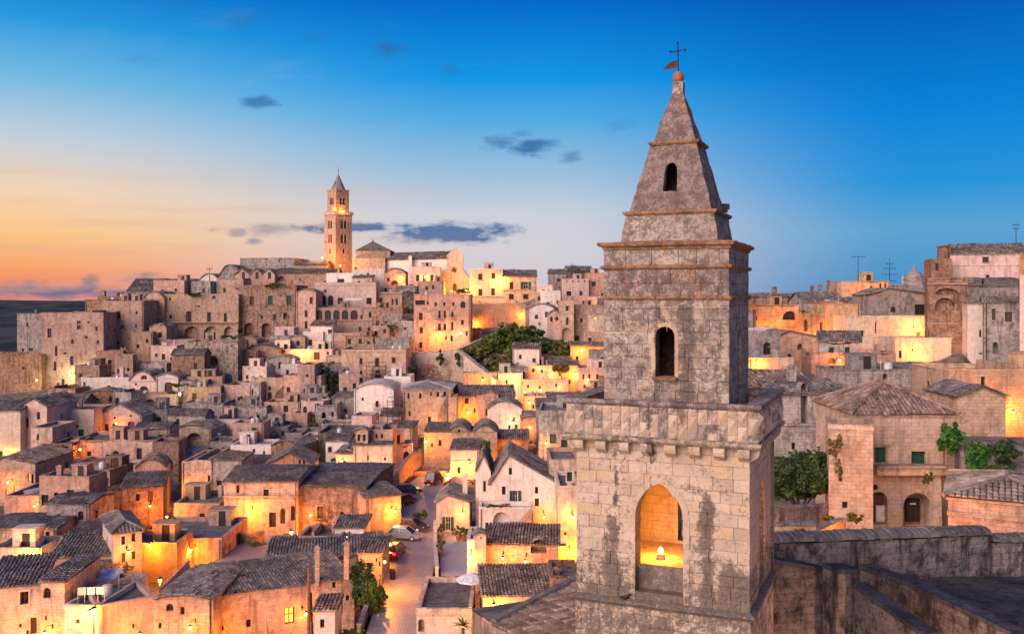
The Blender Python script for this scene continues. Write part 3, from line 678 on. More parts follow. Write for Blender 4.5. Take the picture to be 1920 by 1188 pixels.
# ------------------------------------------------------------------ lamps
def on_face(key, face, px, py, out):
    h = HS[key]; O, Uf, Wf = h['faces'][face]; N = V3(Uf.y, -Uf.x, 0)
    r = V3((px - 960) / FPX, 1, 0); t = (O + N * out).dot(N) / r.dot(N); return P(px, py, t), N, Uf
def lamp(label, px, py, power=900, on=None, face='F', Y=None, pole=None, col=(1.0, .46, .12), out=None, size=None, glow='lamp_glow', hood=True, name=None, pz=None):
    if on and out is None: out = min(2.6, max(1.0, HS[on]['Y'] / 75))
    out = out or 1.0
    if on: p, N, Uf = on_face(on, face, px, py, out)
    else: p = P(px, py, Y or DL(py)); N = V3(0, -1, 0)
    size = size or max(.15, p.y * .0012)
    if pole is not None:
        t = thing(name or 'street_lamp', label, 'street lamp', (p.x, p.y, p.z - pole), 'lit street lamps of the old town'); pb = MB()
        pb.tube([p + V3(0, 0, -pole - .5), p + V3(0, 0, -pole + .9), p + V3(0, 0, -.3)], [.09, .06, .045], 8); pb.lathe(p + V3(0, 0, -pole - .1), [(.17, 0), (.17, .25), (.10, .5), (.08, .9)], 10)
        pb.build('pole', 'iron', t)
    else:
        t = thing(name or 'wall_lantern', label, 'lantern', (p.x, p.y, p.z), 'lit wall lanterns of the old town'); ab = MB()
        w = p - N * out; up = V3(0, 0, .35)
        ab.tube([w + up * .2, w + up + N * (out * .35), p + V3(0, 0, .42), p + V3(0, 0, .3)], .022, 6); ab.box(w + up * .4 + N * .02, (.06, .06, .18)); ab.build('bracket', 'iron', t)
    g = MB(); s = size; g.lathe(p, [(s * .3, -s * .9), (s * .75, -s * .5), (s * .85, s * .2), (s * .5, s * .75)], 10); g.build('globe', glow, t, smooth=True)
    hb = MB(); hb.lathe(p + V3(0, 0, s * .78), [(s * 1.25, 0), (s * 1.15, s * .25), (s * .35, s * .7), (s * .12, s * 1.1)], 10); hb.build('lamp_cap', 'iron', t)
    ld = bpy.data.lights.new('bulb', 'POINT'); ld.energy = power; ld.color = col; ld.shadow_soft_size = .12
    lo = bpy.data.objects.new('bulb', ld); COL.objects.link(lo); lo.parent = t; lo.location = (p + N * .08 + V3(0, 0, -s * 1.25 - .1)) - ORG[t.name]
    return t
# ------------------------------------------------------------------ plants
def leaves(mb, c, rad, n, size, shape=1.0, rng=random, mi=0):
    c = Vector(c); rad = Vector(rad)
    nc = max(6, int(n ** .5 / 1.6)); cl = []
    for i in range(nc):
        d = V3(rng.gauss(0, 1), rng.gauss(0, 1), rng.gauss(0, 1)); d.normalize(); r = rng.uniform(.3, 1.08)
        cl.append((V3(d.x * rad.x * r, d.y * rad.y * r, d.z * rad.z * r), rng.uniform(.14, .42)))
    for i in range(n):
        cc, cr = cl[i % nc]; d = V3(rng.gauss(0, 1), rng.gauss(0, 1), rng.gauss(0, 1)); d.normalize(); r = rng.random() ** .4
        p = c + cc + V3(d.x * rad.x * cr * r, d.y * rad.y * cr * r, d.z * rad.z * cr * r)
        a = V3(rng.gauss(0, 1), rng.gauss(0, 1), rng.gauss(0, .6)).normalized(); b = a.cross(d + V3(0, 0, .4)).normalized()
        s = size * rng.uniform(.6, 1.3); b = b * s * .55; a = a * s
        mb.add((p - a, p + b, p + a, p - b), ((0, 1, 2, 3),), mi)
def tree(label, px, py, wpx, hpx, Y, mat='leaf_mid', n=2500, size=.35, trunk=2.0, group=None, name='tree'):
    c = P(px, py, Y); rx = wpx / 2 / FPX * Y; rz = hpx / 2 / FPX * Y; base = c + V3(0, 0, -rz - trunk)
    t = thing(name, label, 'tree', base, group); tb = MB()
    tb.tube([base + V3(0, 0, -.5), base + V3(.1, 0, trunk * .5), base + V3(-.05, .1, trunk), c], [.22, .16, .13, .05], 7)
    for i in range(6):
        a = i * 1.05 + random.random(); e = c + V3(math.cos(a) * rx * .7, math.sin(a) * rx * .7, random.uniform(-.3, .6) * rz)
        s = base + V3(0, 0, trunk * random.uniform(.7, 1.1)); tb.tube([s, (s + e) / 2 + V3(0, 0, .2), e], [.09, .06, .025], 5)
    tb.build('trunk', 'bark', t)
    lb = MB()
    for k in range(6):      # an uneven crown of several leafy lobes
        a = k * 1.05 + random.uniform(-.3, .3); f = random.uniform(.42, .66); q_ = c + V3(math.cos(a) * rx * (1 - f), math.sin(a) * rx * .8 * (1 - f), random.uniform(-.55, .6) * rz * (1.1 - f))
        leaves(lb, q_, (rx * f * random.uniform(.85, 1.15), rx * f, rz * f * random.uniform(.8, 1.1)), n // 6, size)
    lb.build('crown', mat, t)
    return t
def shrub(label, px, py, wpx, hpx, Y, mat='leaf_mid', n=600, size=.22, name='shrub', cat='shrub', group=None, dep=None):
    c = P(px, py, Y); rx = wpx / 2 / FPX * Y; rz = hpx / 2 / FPX * Y
    t = thing(name, label, cat, c + V3(0, 0, -rz), group); lb = MB(); leaves(lb, c, (rx, dep or min(rx, rz) * .8, rz), n, size); lb.build('foliage', mat, t)
    sb = MB()
    for i in range(4):
        e = c + V3(random.uniform(-.6, .6) * rx, random.uniform(-.2, .2), random.uniform(-.2, .6) * rz); sb.tube([c + V3(0, 0, -rz), (c + e) / 2 + V3(0, 0, -rz * .2), e], [.05, .035, .015], 5)
    sb.build('stem', 'bark', t); return t
# ------------------------------------------------------------------ rocks
def rock(name, label, px0, px1, py0, py1, Y, depth=4, mat='rock', cell=.7, amp=.8, seed=0, kind='structure', lean=.15):
    a, b = P(px0, py1, Y), P(px1, py0, Y); nx = max(4, int((b.x - a.x) / cell)); nz = max(4, int((b.z + 3 - a.z + 2) / cell)); vs = []; fs = []
    for j in range(nz + 1):
        for i in range(nx + 1):
            u, v = i / nx, j / nz; x = a.x + (b.x - a.x) * u; z = a.z - 2 + (b.z - a.z + 2) * v
            e = (1 - abs(2 * u - 1) ** 4) * (1 - v ** 6)
            nn = mnoise.fractal(V3(x * .35 + seed, z * .35, seed * 3.1), 1.0, 2.0, 4); n2 = mnoise.noise(V3(x * 1.3, z * 1.3, seed))
            y = Y + depth * (1 - e) + lean * (z - a.z) + nn * amp + n2 * amp * .35
            vs.append((x, y, z + mnoise.noise(V3(x * .8, seed, 5)) * .6 * v))
    for j in range(nz):
        for i in range(nx): k = j * (nx + 1) + i; fs.append((k, k + 1, k + nx + 2, k + nx + 1))
    top = len(vs); 
    for i in range(nx + 1): x, y, z = vs[nz * (nx + 1) + i]; vs.append((x, y + depth, z + .1))
    for i in range(nx): k = nz * (nx + 1) + i; fs.append((k, k + 1, top + i + 1, top + i))
    FOOT.append((V3(a.x, Y - 6, 0), V3(1, 0, 0), V3(0, 1, 0), b.x - a.x, 9, a.z + .3)); mb = MB(); mb.add(vs, fs); o = mb.build(name, mat); tag(o, label, 'rock', kind=kind)
    return o
# ------------------------------------------------------------------ stairs
def stair(label, p0, p1, width, n, side, mat='tuff_grey', wallside=True, down=4, name='stone_stair'):
    "steps rising from p0 to p1; side is the horizontal direction of the tread's width"
    p0, p1, side = Vector(p0), Vector(p1), Vector(side).normalized(); t = thing(name, label, 'stair', p0); mb = MB()
    run = p1 - p0; h = V3(run.x, run.y, 0); ez = V3(0, 0, 1); ex = h.normalized(); L = h.length / n
    for i in range(n):
        c = p0 + h * ((i + .5) / n) + side * (width / 2); zt = p0.z + run.z * (i + 1) / n
        mb.box((c.x, c.y, (zt + p0.z - down) / 2), (L / 2, width / 2 - .003 * (i % 2), (zt - p0.z + down) / 2), (ex, side, ez))
    mb.build('steps', mat, t)
    if wallside:
        wb = MB(); up = V3(0, 0, .75); dn = V3(0, 0, -down)
        for o_, w_ in ((side * -.28, .28), (side * (width + .003), .28)):
            a, b = p0 + o_, p1 + o_; s = side * w_
            vs = [a + dn, b + dn, b + up, a + up, a + dn + s, b + dn + s, b + up + s, a + up + s]
            wb.add(vs, ((0, 1, 2, 3), (5, 4, 7, 6), (3, 2, 6, 7), (1, 5, 6, 2), (4, 0, 3, 7)))
        wb.build('side_wall', 'tuff', t)
    return t
def freewall(label, pts, h, th=.4, mat='tuff', down=4, coping=True, name='stone_wall', cop='tuff_grey'):
    "a free-standing wall along world points (top line)"
    pts = [Vector(p) for p in pts]; t = thing(name, label, 'wall', pts[0] - V3(0, 0, h)); mb = MB(); cb = MB()
    for a, b in zip(pts, pts[1:]):
        d = V3(b.x - a.x, b.y - a.y, 0); d.normalize(); s = V3(-d.y, d.x, 0) * th
        dn = V3(0, 0, -h - down)
        mb.add([a + dn, b + dn, b, a, a + dn + s, b + dn + s, b + s, a + s], ((0, 1, 2, 3), (5, 4, 7, 6), (3, 2, 6, 7), (1, 5, 6, 2), (4, 0, 3, 7)))
        if coping:
            n = max(1, int((b - a).length / .8))
            for i in range(n):
                c = a + (b - a) * ((i + .5) / n) + s * .5 + V3(0, 0, .08 + random.uniform(-.015, .02)); ax = (b - a).normalized()
                cb.box(c, ((b - a).length / n / 2 - .012, th / 2 + .06, .075), (ax, V3(-d.y, d.x, 0), ax.cross(V3(-d.y, d.x, 0)) ))
    mb.build('wall', mat, t)
    if coping: cb.build('coping', cop, t)
    return t
# ------------------------------------------------------------------ cars
def car(label, p, rz, paint, L=4.1, Wd=1.7, Hh=1.45, tail=False):
    p = Vector(p); t = thing('parked_car', label, 'car', p, 'cars parked along the street'); c, s = math.cos(rz), math.sin(rz)
    ex, ey = V3(c, s, 0), V3(-s, c, 0); q = lambda x, y, z: p + ex * x + ey * y + V3(0, 0, z)
    prof = [(-.5, .30), (-.5, .62), (-.47, .80), (-.25, .90), (.20, .88), (.40, .74), (.49, .60), (.5, .30)]
    mb = MB(); hw = Wd / 2
    secs = [(-1, .93), (-.92, 1.0), (.92, 1.0), (1, .93)]
    vs = []; n = len(prof)
    for (y, k) in secs:
        for (x, z) in prof: vs.append(q(x * L * k, y * hw, .30 + (z - .30) * k if abs(y) == 1 else z))
    fs = []
    for j in range(len(secs) - 1):
        for i in range(n): fs.append((j * n + i, j * n + (i + 1) % n, (j + 1) * n + (i + 1) % n, (j + 1) * n + i))
    fs += [tuple(range(n)), tuple(reversed(range((len(secs) - 1) * n, len(secs) * n)))]
    mb.add(vs, fs); body = mb.build('body', paint, t, smooth=False)
    gb = MB(); lo = [(-.42, .84), (.30, .84)]; hi = [(-.30, Hh - .04), (.10, Hh - .04)]
    vs = [q(lo[0][0] * L, -hw * .88, .84), q(lo[1][0] * L, -hw * .88, .84), q(lo[1][0] * L, hw * .88, .84), q(lo[0][0] * L, hw * .88, .84), q(hi[0][0] * L, -hw * .70, Hh - .04), q(hi[1][0] * L, -hw * .70, Hh - .04), q(hi[1][0] * L, hw * .70, Hh - .04), q(hi[0][0] * L, hw * .70, Hh - .04)]
    gb.add(vs, ((0, 1, 5, 4), (1, 2, 6, 5), (2, 3, 7, 6), (3, 0, 4, 7))); gb.build('windows', 'glass_car', t)
    rb = MB(); rb.box(q(-.10 * L, 0, Hh - .02), (.205 * L, hw * .72, .035), (ex, ey, V3(0, 0, 1)), top=.93)
    for y in (-1, 1):
        for (a, b, w) in ((lo[0][0], hi[0][0], .05), (lo[1][0], hi[1][0], .05), (-.06, -.08, .035)): rb.tube([q(a * L, y * hw * .885, .84), q(b * L, y * hw * .71, Hh - .03)], w, 5)
    rb.build('roof', paint, t)
    for x in (-.31, .31):
        for y in (-1, 1):
            wb = MB(); c0 = q(x * L, y * (hw - .09), .31); a = ey * .1; wb.tube([c0 - a, c0 + a], .31, 14); w = wb.build('wheel', 'rubber', t)
            r2 = MB(); r2.tube([c0 - a * 1.06, c0 + a * 1.06], .18, 10); r2.build('rim', 'white_metal', w)
    for y in (-1, 1):
        hb = MB(); hb.box(q(.472 * L, y * hw * .68, .62), (.05, .17, .07), (ex, ey, V3(0, 0, 1))); hb.build('headlight', 'white_metal', t)
        hb = MB(); hb.box(q(-.494 * L, y * hw * .70, .70), (.04, .15, .09), (ex, ey, V3(0, 0, 1))); hb.build('tail_light', 'tail_light' if tail else 'car_red', t)
    return t
# ------------------------------------------------------------------ the near bell tower
TY = R(22.5545); E1 = V3(math.cos(TY), -math.sin(TY), 0); E2 = V3(math.sin(TY), math.cos(TY), 0); TC = V3(4.924, 28.0773, 0)
def T(u, v, z): return TC + E1 * u + E2 * v + V3(0, 0, z)
tower = thing('bell_tower', 'tall weathered stone bell tower with pyramid spire, lit arch and iron cross, nearest in front', 'bell tower', (TC.x, TC.y, 12.0))
def fz(face_b, px, py, a):
    "height on the front face at half depth face_b"
    O = T(0, -face_b, 0); N = -E2; r = V3((px - 960) / FPX, 1, 0); t = O.dot(N) / r.dot(N); return CZ - (py - HZ) / FPX * t, ((r * t) - O).dot(E1)
def tface(i, a, b):
    return [(T(-a, -b, 0), E1, 2 * a), (T(a, -b, 0), E2, 2 * b), (T(a, b, 0), -E1, 2 * a), (T(-a, b, 0), -E2, 2 * b)][i]
def split(mb, size, amp, fr=2.2):
    o = MB()
    for f, m in zip(mb.f, mb.m):
        p = [Vector(mb.v[i]) for i in f]
        if len(p) != 4: o.add(p, [tuple(range(len(p)))], m); continue
        nu = max(1, int(max((p[1] - p[0]).length, (p[2] - p[3]).length) / size)); nv = max(1, int(max((p[3] - p[0]).length, (p[2] - p[1]).length) / size))
        vs = []
        for j in range(nv + 1):
            for i in range(nu + 1):
                s, t = i / nu, j / nv; w = (p[0] * (1 - s) + p[1] * s) * (1 - t) + (p[3] * (1 - s) + p[2] * s) * t
                vs.append(w + mnoise.noise_vector(w * fr) * amp + mnoise.noise_vector(w * fr * 4) * amp * .45)
        o.add(vs, [(j * (nu + 1) + i, j * (nu + 1) + i + 1, (j + 1) * (nu + 1) + i + 1, (j + 1) * (nu + 1) + i) for j in range(nv) for i in range(nu)], m)
    return o
def ring(name, a, b, z, prof, mat, amp=.018, size=.16, cap=True):
    mb = MB(); L = []
    for out, dz in prof: L.append([T(sx_ * (a + out), sy_ * (b + out), z + dz) for sx_, sy_ in ((-1, -1), (1, -1), (1, 1), (-1, 1))])
    for p, q_ in zip(L, L[1:]):
        for k in range(4): mb.quad(p[k], p[(k + 1) % 4], q_[(k + 1) % 4], q_[k])
    if cap: mb.quad(*L[-1])
    return split(mb, size, amp, 3.0).build(name, mat, tower)
def owidth(op, z):
    if z < op['z0'] - 1e-6 or z > op['z1'] + 1e-6: return None
    c = (op['u0'] + op['u1']) / 2; lo, hi = 0.0, (op['u1'] - op['u0']) / 2
    if head(op, op['u0'] + 1e-5) >= z: return (op['u0'], op['u1'])
    for _ in range(24):
        m = (lo + hi) / 2
        if head(op, c + m) >= z: lo = m
        else: hi = m
    return (c - lo, c + lo)
nblk = [0]
def blocks(O, U, width, z0, z1, ops, ch, bl, mat, joined=None, thick=.05, gap=.0035):
    Vv = V3(-U.y, U.x, 0); z = z0; row = 0
    while z < z1 - .06:
        h = min(ch * random.uniform(.9, 1.1), z1 - z)
        if z1 - z - h < .12: h = z1 - z
        u = -bl * random.random() * .8
        while u < width:
            w = bl * random.uniform(.7, 1.35); a, b = max(u, 0), min(u + w, width); u += w
            if width - b < .15: b = width; u = width
            if b - a < .05: continue
            pieces = [(a, b, a, b)]
            for op in ops:
                lo, hi = owidth(op, z + .001), owidth(op, z + h - .001)
                if lo is None and hi is None: continue
                c = (op['u0'] + op['u1']) / 2
                lo = lo or (hi if z < op['z0'] else (c, c)); hi = hi or (c, c)
                if z < op['z0'] and z + h > op['z0'] and hi[1] - hi[0] > .1: lo = hi
                np_ = []
                for (xa, xb, ya, yb) in pieces:
                    L = (xa, min(xb, lo[0]), ya, min(yb, hi[0])); Rr = (max(xa, lo[1]), xb, max(ya, hi[1]), yb)
                    if max(L[1] - L[0], L[3] - L[2]) > .03: np_.append((L[0], max(L[0] + .004, L[1]), L[2], max(L[2] + .004, L[3])))
                    if max(Rr[1] - Rr[0], Rr[3] - Rr[2]) > .03: np_.append((min(Rr[0], Rr[1] - .004), Rr[1], min(Rr[2], Rr[3] - .004), Rr[3]))
                pieces = np_
            for (xa, xb, ya, yb) in pieces:
                pr = random.uniform(-.007, .009); g = gap; ci = .010
                pt = lambda uu, zz, dd: V3(O.x + U.x * uu + Vv.x * dd, O.y + U.y * uu + Vv.y * dd, zz)
                j = lambda: random.uniform(-.004, .004)
                q4 = [(xa + g + j(), z + g + j()), (xb - g + j(), z + g + j()), (yb - g + j(), z + h - g + j()), (ya + g + j(), z + h - g + j())]
                cu_, cz_ = sum(p[0] for p in q4) / 4, sum(p[1] for p in q4) / 4
                inn = [(p[0] + ci * (1 if p[0] < cu_ else -1), p[1] + ci * (1 if p[1] < cz_ else -1)) for p in q4]
                vs = [pt(*p, thick) for p in q4] + [pt(*p, -pr + .012) for p in q4] + [pt(*p, -pr) for p in inn]
                fs = [(8, 9, 10, 11)] + [(4 + k, 4 + (k + 1) % 4, 8 + (k + 1) % 4, 8 + k) for k in range(4)] + [(k, (k + 1) % 4, 4 + (k + 1) % 4, 4 + k) for k in range(4)]
                if joined is not None: joined.add(vs, fs)
                else:
                    m = MB(); m.add(vs, fs); m.build('stone_block', mat, tower); nblk[0] += 1
        z += h; row += 1
def archivolt(O, U, op, wd, proud, mat, sill=True, nm='archivolt'):
    Vv = V3(-U.y, U.x, 0); c = (op['u0'] + op['u1']) / 2; n = 20; pts = []
    zs = head(op, op['u0'] + 1e-5); pts.append((op['u0'], op['z0'])); k = 6
    for i in range(1, k): pts.append((op['u0'], op['z0'] + (zs - op['z0']) * i / k))
    for i in range(n + 1):
        u = op['u0'] + (op['u1'] - op['u0']) * (.5 - .5 * math.cos(math.pi * i / n)); pts.append((u, head(op, min(max(u, op['u0'] + 1e-5), op['u1'] - 1e-5))))
    for i in range(k - 1, -1, -1): pts.append((op['u1'], op['z0'] + (zs - op['z0']) * i / k))
    mb = MB(); off = []
    for i, p in enumerate(pts):
        a, b = pts[max(i - 1, 0)], pts[min(i + 1, len(pts) - 1)]; t = (b[0] - a[0], b[1] - a[1]); l = math.hypot(*t) or 1
        off.append((p[0] - t[1] / l * wd, p[1] + t[0] / l * wd))
    P3 = lambda p, d: V3(O.x + U.x * p[0] + Vv.x * d, O.y + U.y * p[0] + Vv.y * d, p[1])
    for i in range(len(pts) - 1):
        a, b, c_, d_ = pts[i], pts[i + 1], off[i + 1], off[i]
        mb.quad(P3(a, -proud), P3(b, -proud), P3(c_, -proud), P3(d_, -proud)); mb.quad(P3(d_, -proud), P3(c_, -proud), P3(c_, .05), P3(d_, .05)); mb.quad(P3(a, .1), P3(b, .1), P3(b, -proud), P3(a, -proud))
    return mb.build(nm, mat, tower)
LA, LB = 2.4085, 2.2728; UA, UB = 1.7745, 1.7077; PA, PB = 2.70, 2.495
Z_STR, Z_PB, Z_PT = 21.56, 26.11, 27.18
# --- lower belfry
z1, uc1 = fz(LB, 1236, 905, 0); z0, _ = fz(LB, 1236, 1113, 0); _, ua = fz(LB, 1191, 1000, 0); _, ub = fz(LB, 1281, 1000, 0)
opF = dict(u0=ua + LA, u1=ub + LA, z0=z0, z1=z1, arch=2, t=.55, fine=True)
opR = dict(u0=LB - .62, u1=LB + .52, z0=z0, z1=z1 - .1, arch=2, t=.55, fine=True)
opB = dict(u0=LA - .72, u1=LA + .40, z0=z0 + .5, z1=z1, arch=2, t=.55, fine=True)
core = MB(); inn = MB(); ci = .03
for i, ops in enumerate(([opF], [opR], [opB], [])):
    O, U, W = tface(i, LA - ci, LB - ci); wall(core, O, U, W, Z_STR, [(0, Z_PB), (W, Z_PB)], [dict(o, u0=o['u0'] - ci, u1=o['u1'] - ci) for o in ops])
    O, U, W = tface(i, LA - .58, LB - .58); wall(inn, O, U, W, z0 - .05, [(0, 26.0), (W, 26.0)], [dict(o, u0=o['u0'] - .58, u1=o['u1'] - .58, t=.005) for o in ops])
core.build('belfry_wall', 'tower_aged', tower)
inn.build('chamber_wall', 'plaster_cream', tower)
ZFL = 22.30; fl = MB(); fl.box(T(0, 0, (z0 + ZFL) / 2), (LA - .585, LB - .585, (ZFL - z0) / 2), (E1, E2, V3(0, 0, 1))); fl.build('chamber_floor', 'plaster_cream', tower)
vl = MB(); n = 10
for i in range(n):
    a0, a1 = math.pi * i / n, math.pi * (i + 1) / n; w = LA - .55
    vl.quad(T(-w * math.cos(a0), -LB + .5, 24.9 + .9 * math.sin(a0)), T(-w * math.cos(a1), -LB + .5, 24.9 + .9 * math.sin(a1)), T(-w * math.cos(a1), LB - .5, 24.9 + .9 * math.sin(a1)), T(-w * math.cos(a0), LB - .5, 24.9 + .9 * math.sin(a0)))
vl.build('vault', 'plaster_cream', tower)
sb = MB(); c = T((ua + ub) / 2, -LB + .47, (z0 + 22.52) / 2); sb.box(c, ((ub - ua) / 2 - .004, .10, (22.52 - z0) / 2), (E1, E2, V3(0, 0, 1))); sb.build('inner_sill', 'tower_aged', tower)
O, U, W = tface(0, LA, LB); blocks(O, U, W, Z_STR + .1, Z_PB, [opF], .31, .62, 'tower_clean'); archivolt(O, U, opF, .17, .022, 'tower_clean')
jb = MB()
for i, ops in ((1, [opR]), (2, [opB]), (3, [])):
    O, U, W = tface(i, LA, LB); blocks(O, U, W, Z_STR + .1, Z_PB, ops, .31, .62, None, joined=jb)
tag(jb.build('side_stonework', 'tower_clean', tower), 'coursed stone blocks on the far sides of the belfry', kind='stuff')
O, U, W = tface(1, LA, LB); archivolt(O, U, opR, .15, .02, 'tower_clean')
for s_ in (-1, 1):      # flat pilaster strips of the right face
    for v in (-.95, .95):
        m = MB(); m.box(T(LA + .03, v * LB * .93, (Z_STR + Z_PB) / 2), (.05, .11, (Z_PB - Z_STR) / 2 - .12), (E1, E2, V3(0, 0, 1)))
    m.build('pilaster', 'tower_clean', tower)
# --- base under the string course
bc = MB(); BA, BB = LA + .03, LB + .03
for i in range(4):
    O, U, W = tface(i, BA - ci, BB - ci); wall(bc, O, U, W, 10.0, [(0, Z_STR), (W, Z_STR)], [])
bc.build('base_wall', 'tower_joint', tower)
O, U, W = tface(0, BA, BB); blocks(O, U, W, 19.4, Z_STR - .02, [], .31, .62, 'tower_clean')
jb = MB()
for i in range(4):
    O, U, W = tface(i, BA, BB); blocks(O, U, W, 12.0, 19.4 if i == 0 else Z_STR - .02, [], .31, .62, None, joined=jb)
tag(jb.build('base_stonework', 'tower_clean', tower), 'coursed stone blocks low on the tower', kind='stuff')
ring('string_course', LA, LB, Z_STR, [(0, -.10), (.05, -.10), (.10, -.03), (.15, 0), (.15, .05), (.02, .12), (-.1, .14)], 'tower_aged', .012, cap=False)
# --- corbels and parapet
for i, (cnt, half) in enumerate(((8, LA), (7, LB), (8, LA), (7, LB))):
    O, U, W = tface(i, LA, LB); Vv = V3(-U.y, U.x, 0)
    for k in range(cnt):
        u = .12 + (W - .24) * k / (cnt - 1); m = MB(); w = .15
        prof = [(0.0, 26.02), (-.26, 26.02), (-.26, 25.90), (-.22, 25.80), (-.12, 25.74), (0, 25.66)]
        vs = [V3(O.x, O.y, 0) + U * (u + s_ * w) + Vv * d_ + V3(0, 0, z_) for s_ in (-1, 1) for d_, z_ in prof]
        n = len(prof); fs = [(j, j + 1, n + j + 1, n + j) for j in range(n - 1)] + [tuple(range(n)), tuple(reversed(range(n, 2 * n)))]
        m.add(vs, fs); m.build('corbel', 'tower_clean', tower)
ring('parapet_base', LA, LB, 26.02, [(0, 0), (.24, 0), (.30, .04), (.34, .09), (.34, .15), (.30, .17)], 'tower_aged', .010, cap=False)
pw = MB(); th = .34
for i in range(4):
    O, U, W = tface(i, PA - .05, PB - .05); wall(pw, O, U, W, 26.15, [(0, 27.08), (W, 27.08)], [])
    O, U, W = tface(i, PA - th, PB - th); wall(pw, O, U, W, 26.3, [(0, 27.08), (W, 27.08)], [])
pw.build('parapet_wall', 'tower_aged', tower)
tf = MB(); tf.quad(T(-PA + .2, -PB + .2, 26.42), T(PA - .2, -PB + .2, 26.42), T(PA - .2, PB - .2, 26.42), T(-PA + .2, PB - .2, 26.42)); tf.build('terrace_floor', 'tower_crust', tower)
cp = MB(); prof = [(-.42, 27.0), (-.42, 27.16), (.05, 27.19), (.05, 27.10), (0, 27.04), (-.06, 27.0)]; L = [[T(sx_ * (PA + o_), sy_ * (PB + o_), z_) for sx_, sy_ in ((-1, -1), (1, -1), (1, 1), (-1, 1))] for o_, z_ in prof]
for p_, q_ in zip(L, L[1:] + L[:1]):
    for k in range(4): cp.quad(p_[k], p_[(k + 1) % 4], q_[(k + 1) % 4], q_[k])
split(cp, .16, .015, 3).build('parapet_coping', 'tower_crust', tower)
for i, cnt in ((0, 20), (1, 18)):
    O, U, W = tface(i, PA - .05, PB - .05); Vv = V3(-U.y, U.x, 0); wq = W / cnt; hq = .46; ZA, ZB = 26.20, 27.02
    pt = lambda u, z, d: V3(O.x, O.y, 0) + U * u + Vv * d + V3(0, 0, z)
    for k in range(cnt):
        z = ZA - (hq * .5 if k % 2 else 0) - .05
        while z < ZB - .03:
            za, zb, zc = max(z, ZA), min(z + hq, ZB), z + hq / 2 + random.uniform(-.02, .02); z += hq
            if zb - za < .06: continue
            a, b = k * wq, (k + 1) * wq; g = .006; m = MB(); ap = .115 * random.uniform(.75, 1.1); uc_ = (a + b) / 2 + random.uniform(-.015, .015)
            lift = lambda zz: -.018 - ap * max(0, 1 - abs(zz - zc) / (hq / 2)) * .0
            zt_ = min(max(zc, za + .01), zb - .01); ap *= max(.25, 1 - abs(zt_ - zc) / (hq / 2))
            rg = [(a + g, za + g), (b - g, za + g), (b - g, zb - g), (a + g, zb - g)]
            vs = [pt(u, w_, .02) for u, w_ in rg] + [pt(u, w_, -.018) for u, w_ in rg] + [pt(uc_, zt_, -ap)]
            m.add(vs, [(0, 1, 5, 4), (1, 2, 6, 5), (2, 3, 7, 6), (3, 0, 4, 7), (4, 5, 8), (5, 6, 8), (6, 7, 8), (7, 4, 8)]); m.build('diamond_block', random.choice(('tower_clean', 'tower_clean', 'tower_aged')), tower)
# --- upper shaft
zu1, ucen = fz(UB, 1247, 612, 0); zu0, _ = fz(UB, 1247, 706, 0); _, wa = fz(UB, 1229, 660, 0); _, wb = fz(UB, 1265, 660, 0)
opU = dict(u0=wa + UA, u1=wb + UA, z0=zu0, z1=zu1, arch=1, t=.45, fine=True)
opUR = dict(u0=UB - .28, u1=UB + .24, z0=zu0, z1=zu1, arch=1, t=.45, fine=True); opUD = dict(u0=UB - .25, u1=UB + .2, z0=26.5, z1=27.75, arch=0, t=.45)
uc = MB()
for i, ops in enumerate(([opU], [opUR, opUD], [], [])):
    O, U, W = tface(i, UA - ci, UB - ci); wall(uc, O, U, W, 26.4, [(0, 31.4), (W, 31.4)], [dict(o, u0=o['u0'] - ci, u1=o['u1'] - ci) for o in ops])
uc.build('shaft_wall', 'tower_crust', tower)
O, U, W = tface(0, UA, UB); hole = dict(u0=UA + .42, u1=UA + .62, z0=30.10, z1=30.2, arch=0, t=.2)
blocks(O, U, W, 26.45, 29.96, [opU], .33, .58, 'tower_aged'); blocks(O, U, W, 30.04, 30.82, [hole], .37, .6, 'tower_crust'); blocks(O, U, W, 30.9, 31.36, [], .46, .62, 'tower_aged')
archivolt(O, U, opU, .11, .02, 'tower_clean')
jb = MB()
for i, ops in ((1, [opUR, opUD]), (2, []), (3, [])):
    O, U, W = tface(i, UA, UB); blocks(O, U, W, 26.45, 31.36, ops, .33, .6, None, joined=jb)
tag(jb.build('shaft_stonework', 'tower_aged', tower), 'coursed stone blocks on the far sides of the shaft', kind='stuff')
m = MB(); c = T((wa + wb) / 2, -UB - .03, zu0 - .05); m.box(c, (.34, .09, .045), (E1, E2, V3(0, 0, 1))); split(m, .1, .01).build('window_sill', 'tower_ledge', tower)
ring('string_course', UA, UB, 30.0, [(0, -.07), (.05, -.05), (.085, 0), (.06, .05), (-.02, .07)], 'tower_ledge', .014, cap=False)
ring('string_course', UA, UB, 30.86, [(0, -.07), (.06, -.05), (.10, 0), (.07, .05), (-.02, .07)], 'tower_ledge', .014, cap=False)
ring('cornice', UA, UB, 31.38, [(-.02, -.04), (.04, -.02), (.06, .05), (.15, .08), (.17, .14), (.14, .18), (-.6, .26)], 'tower_ledge', .022)
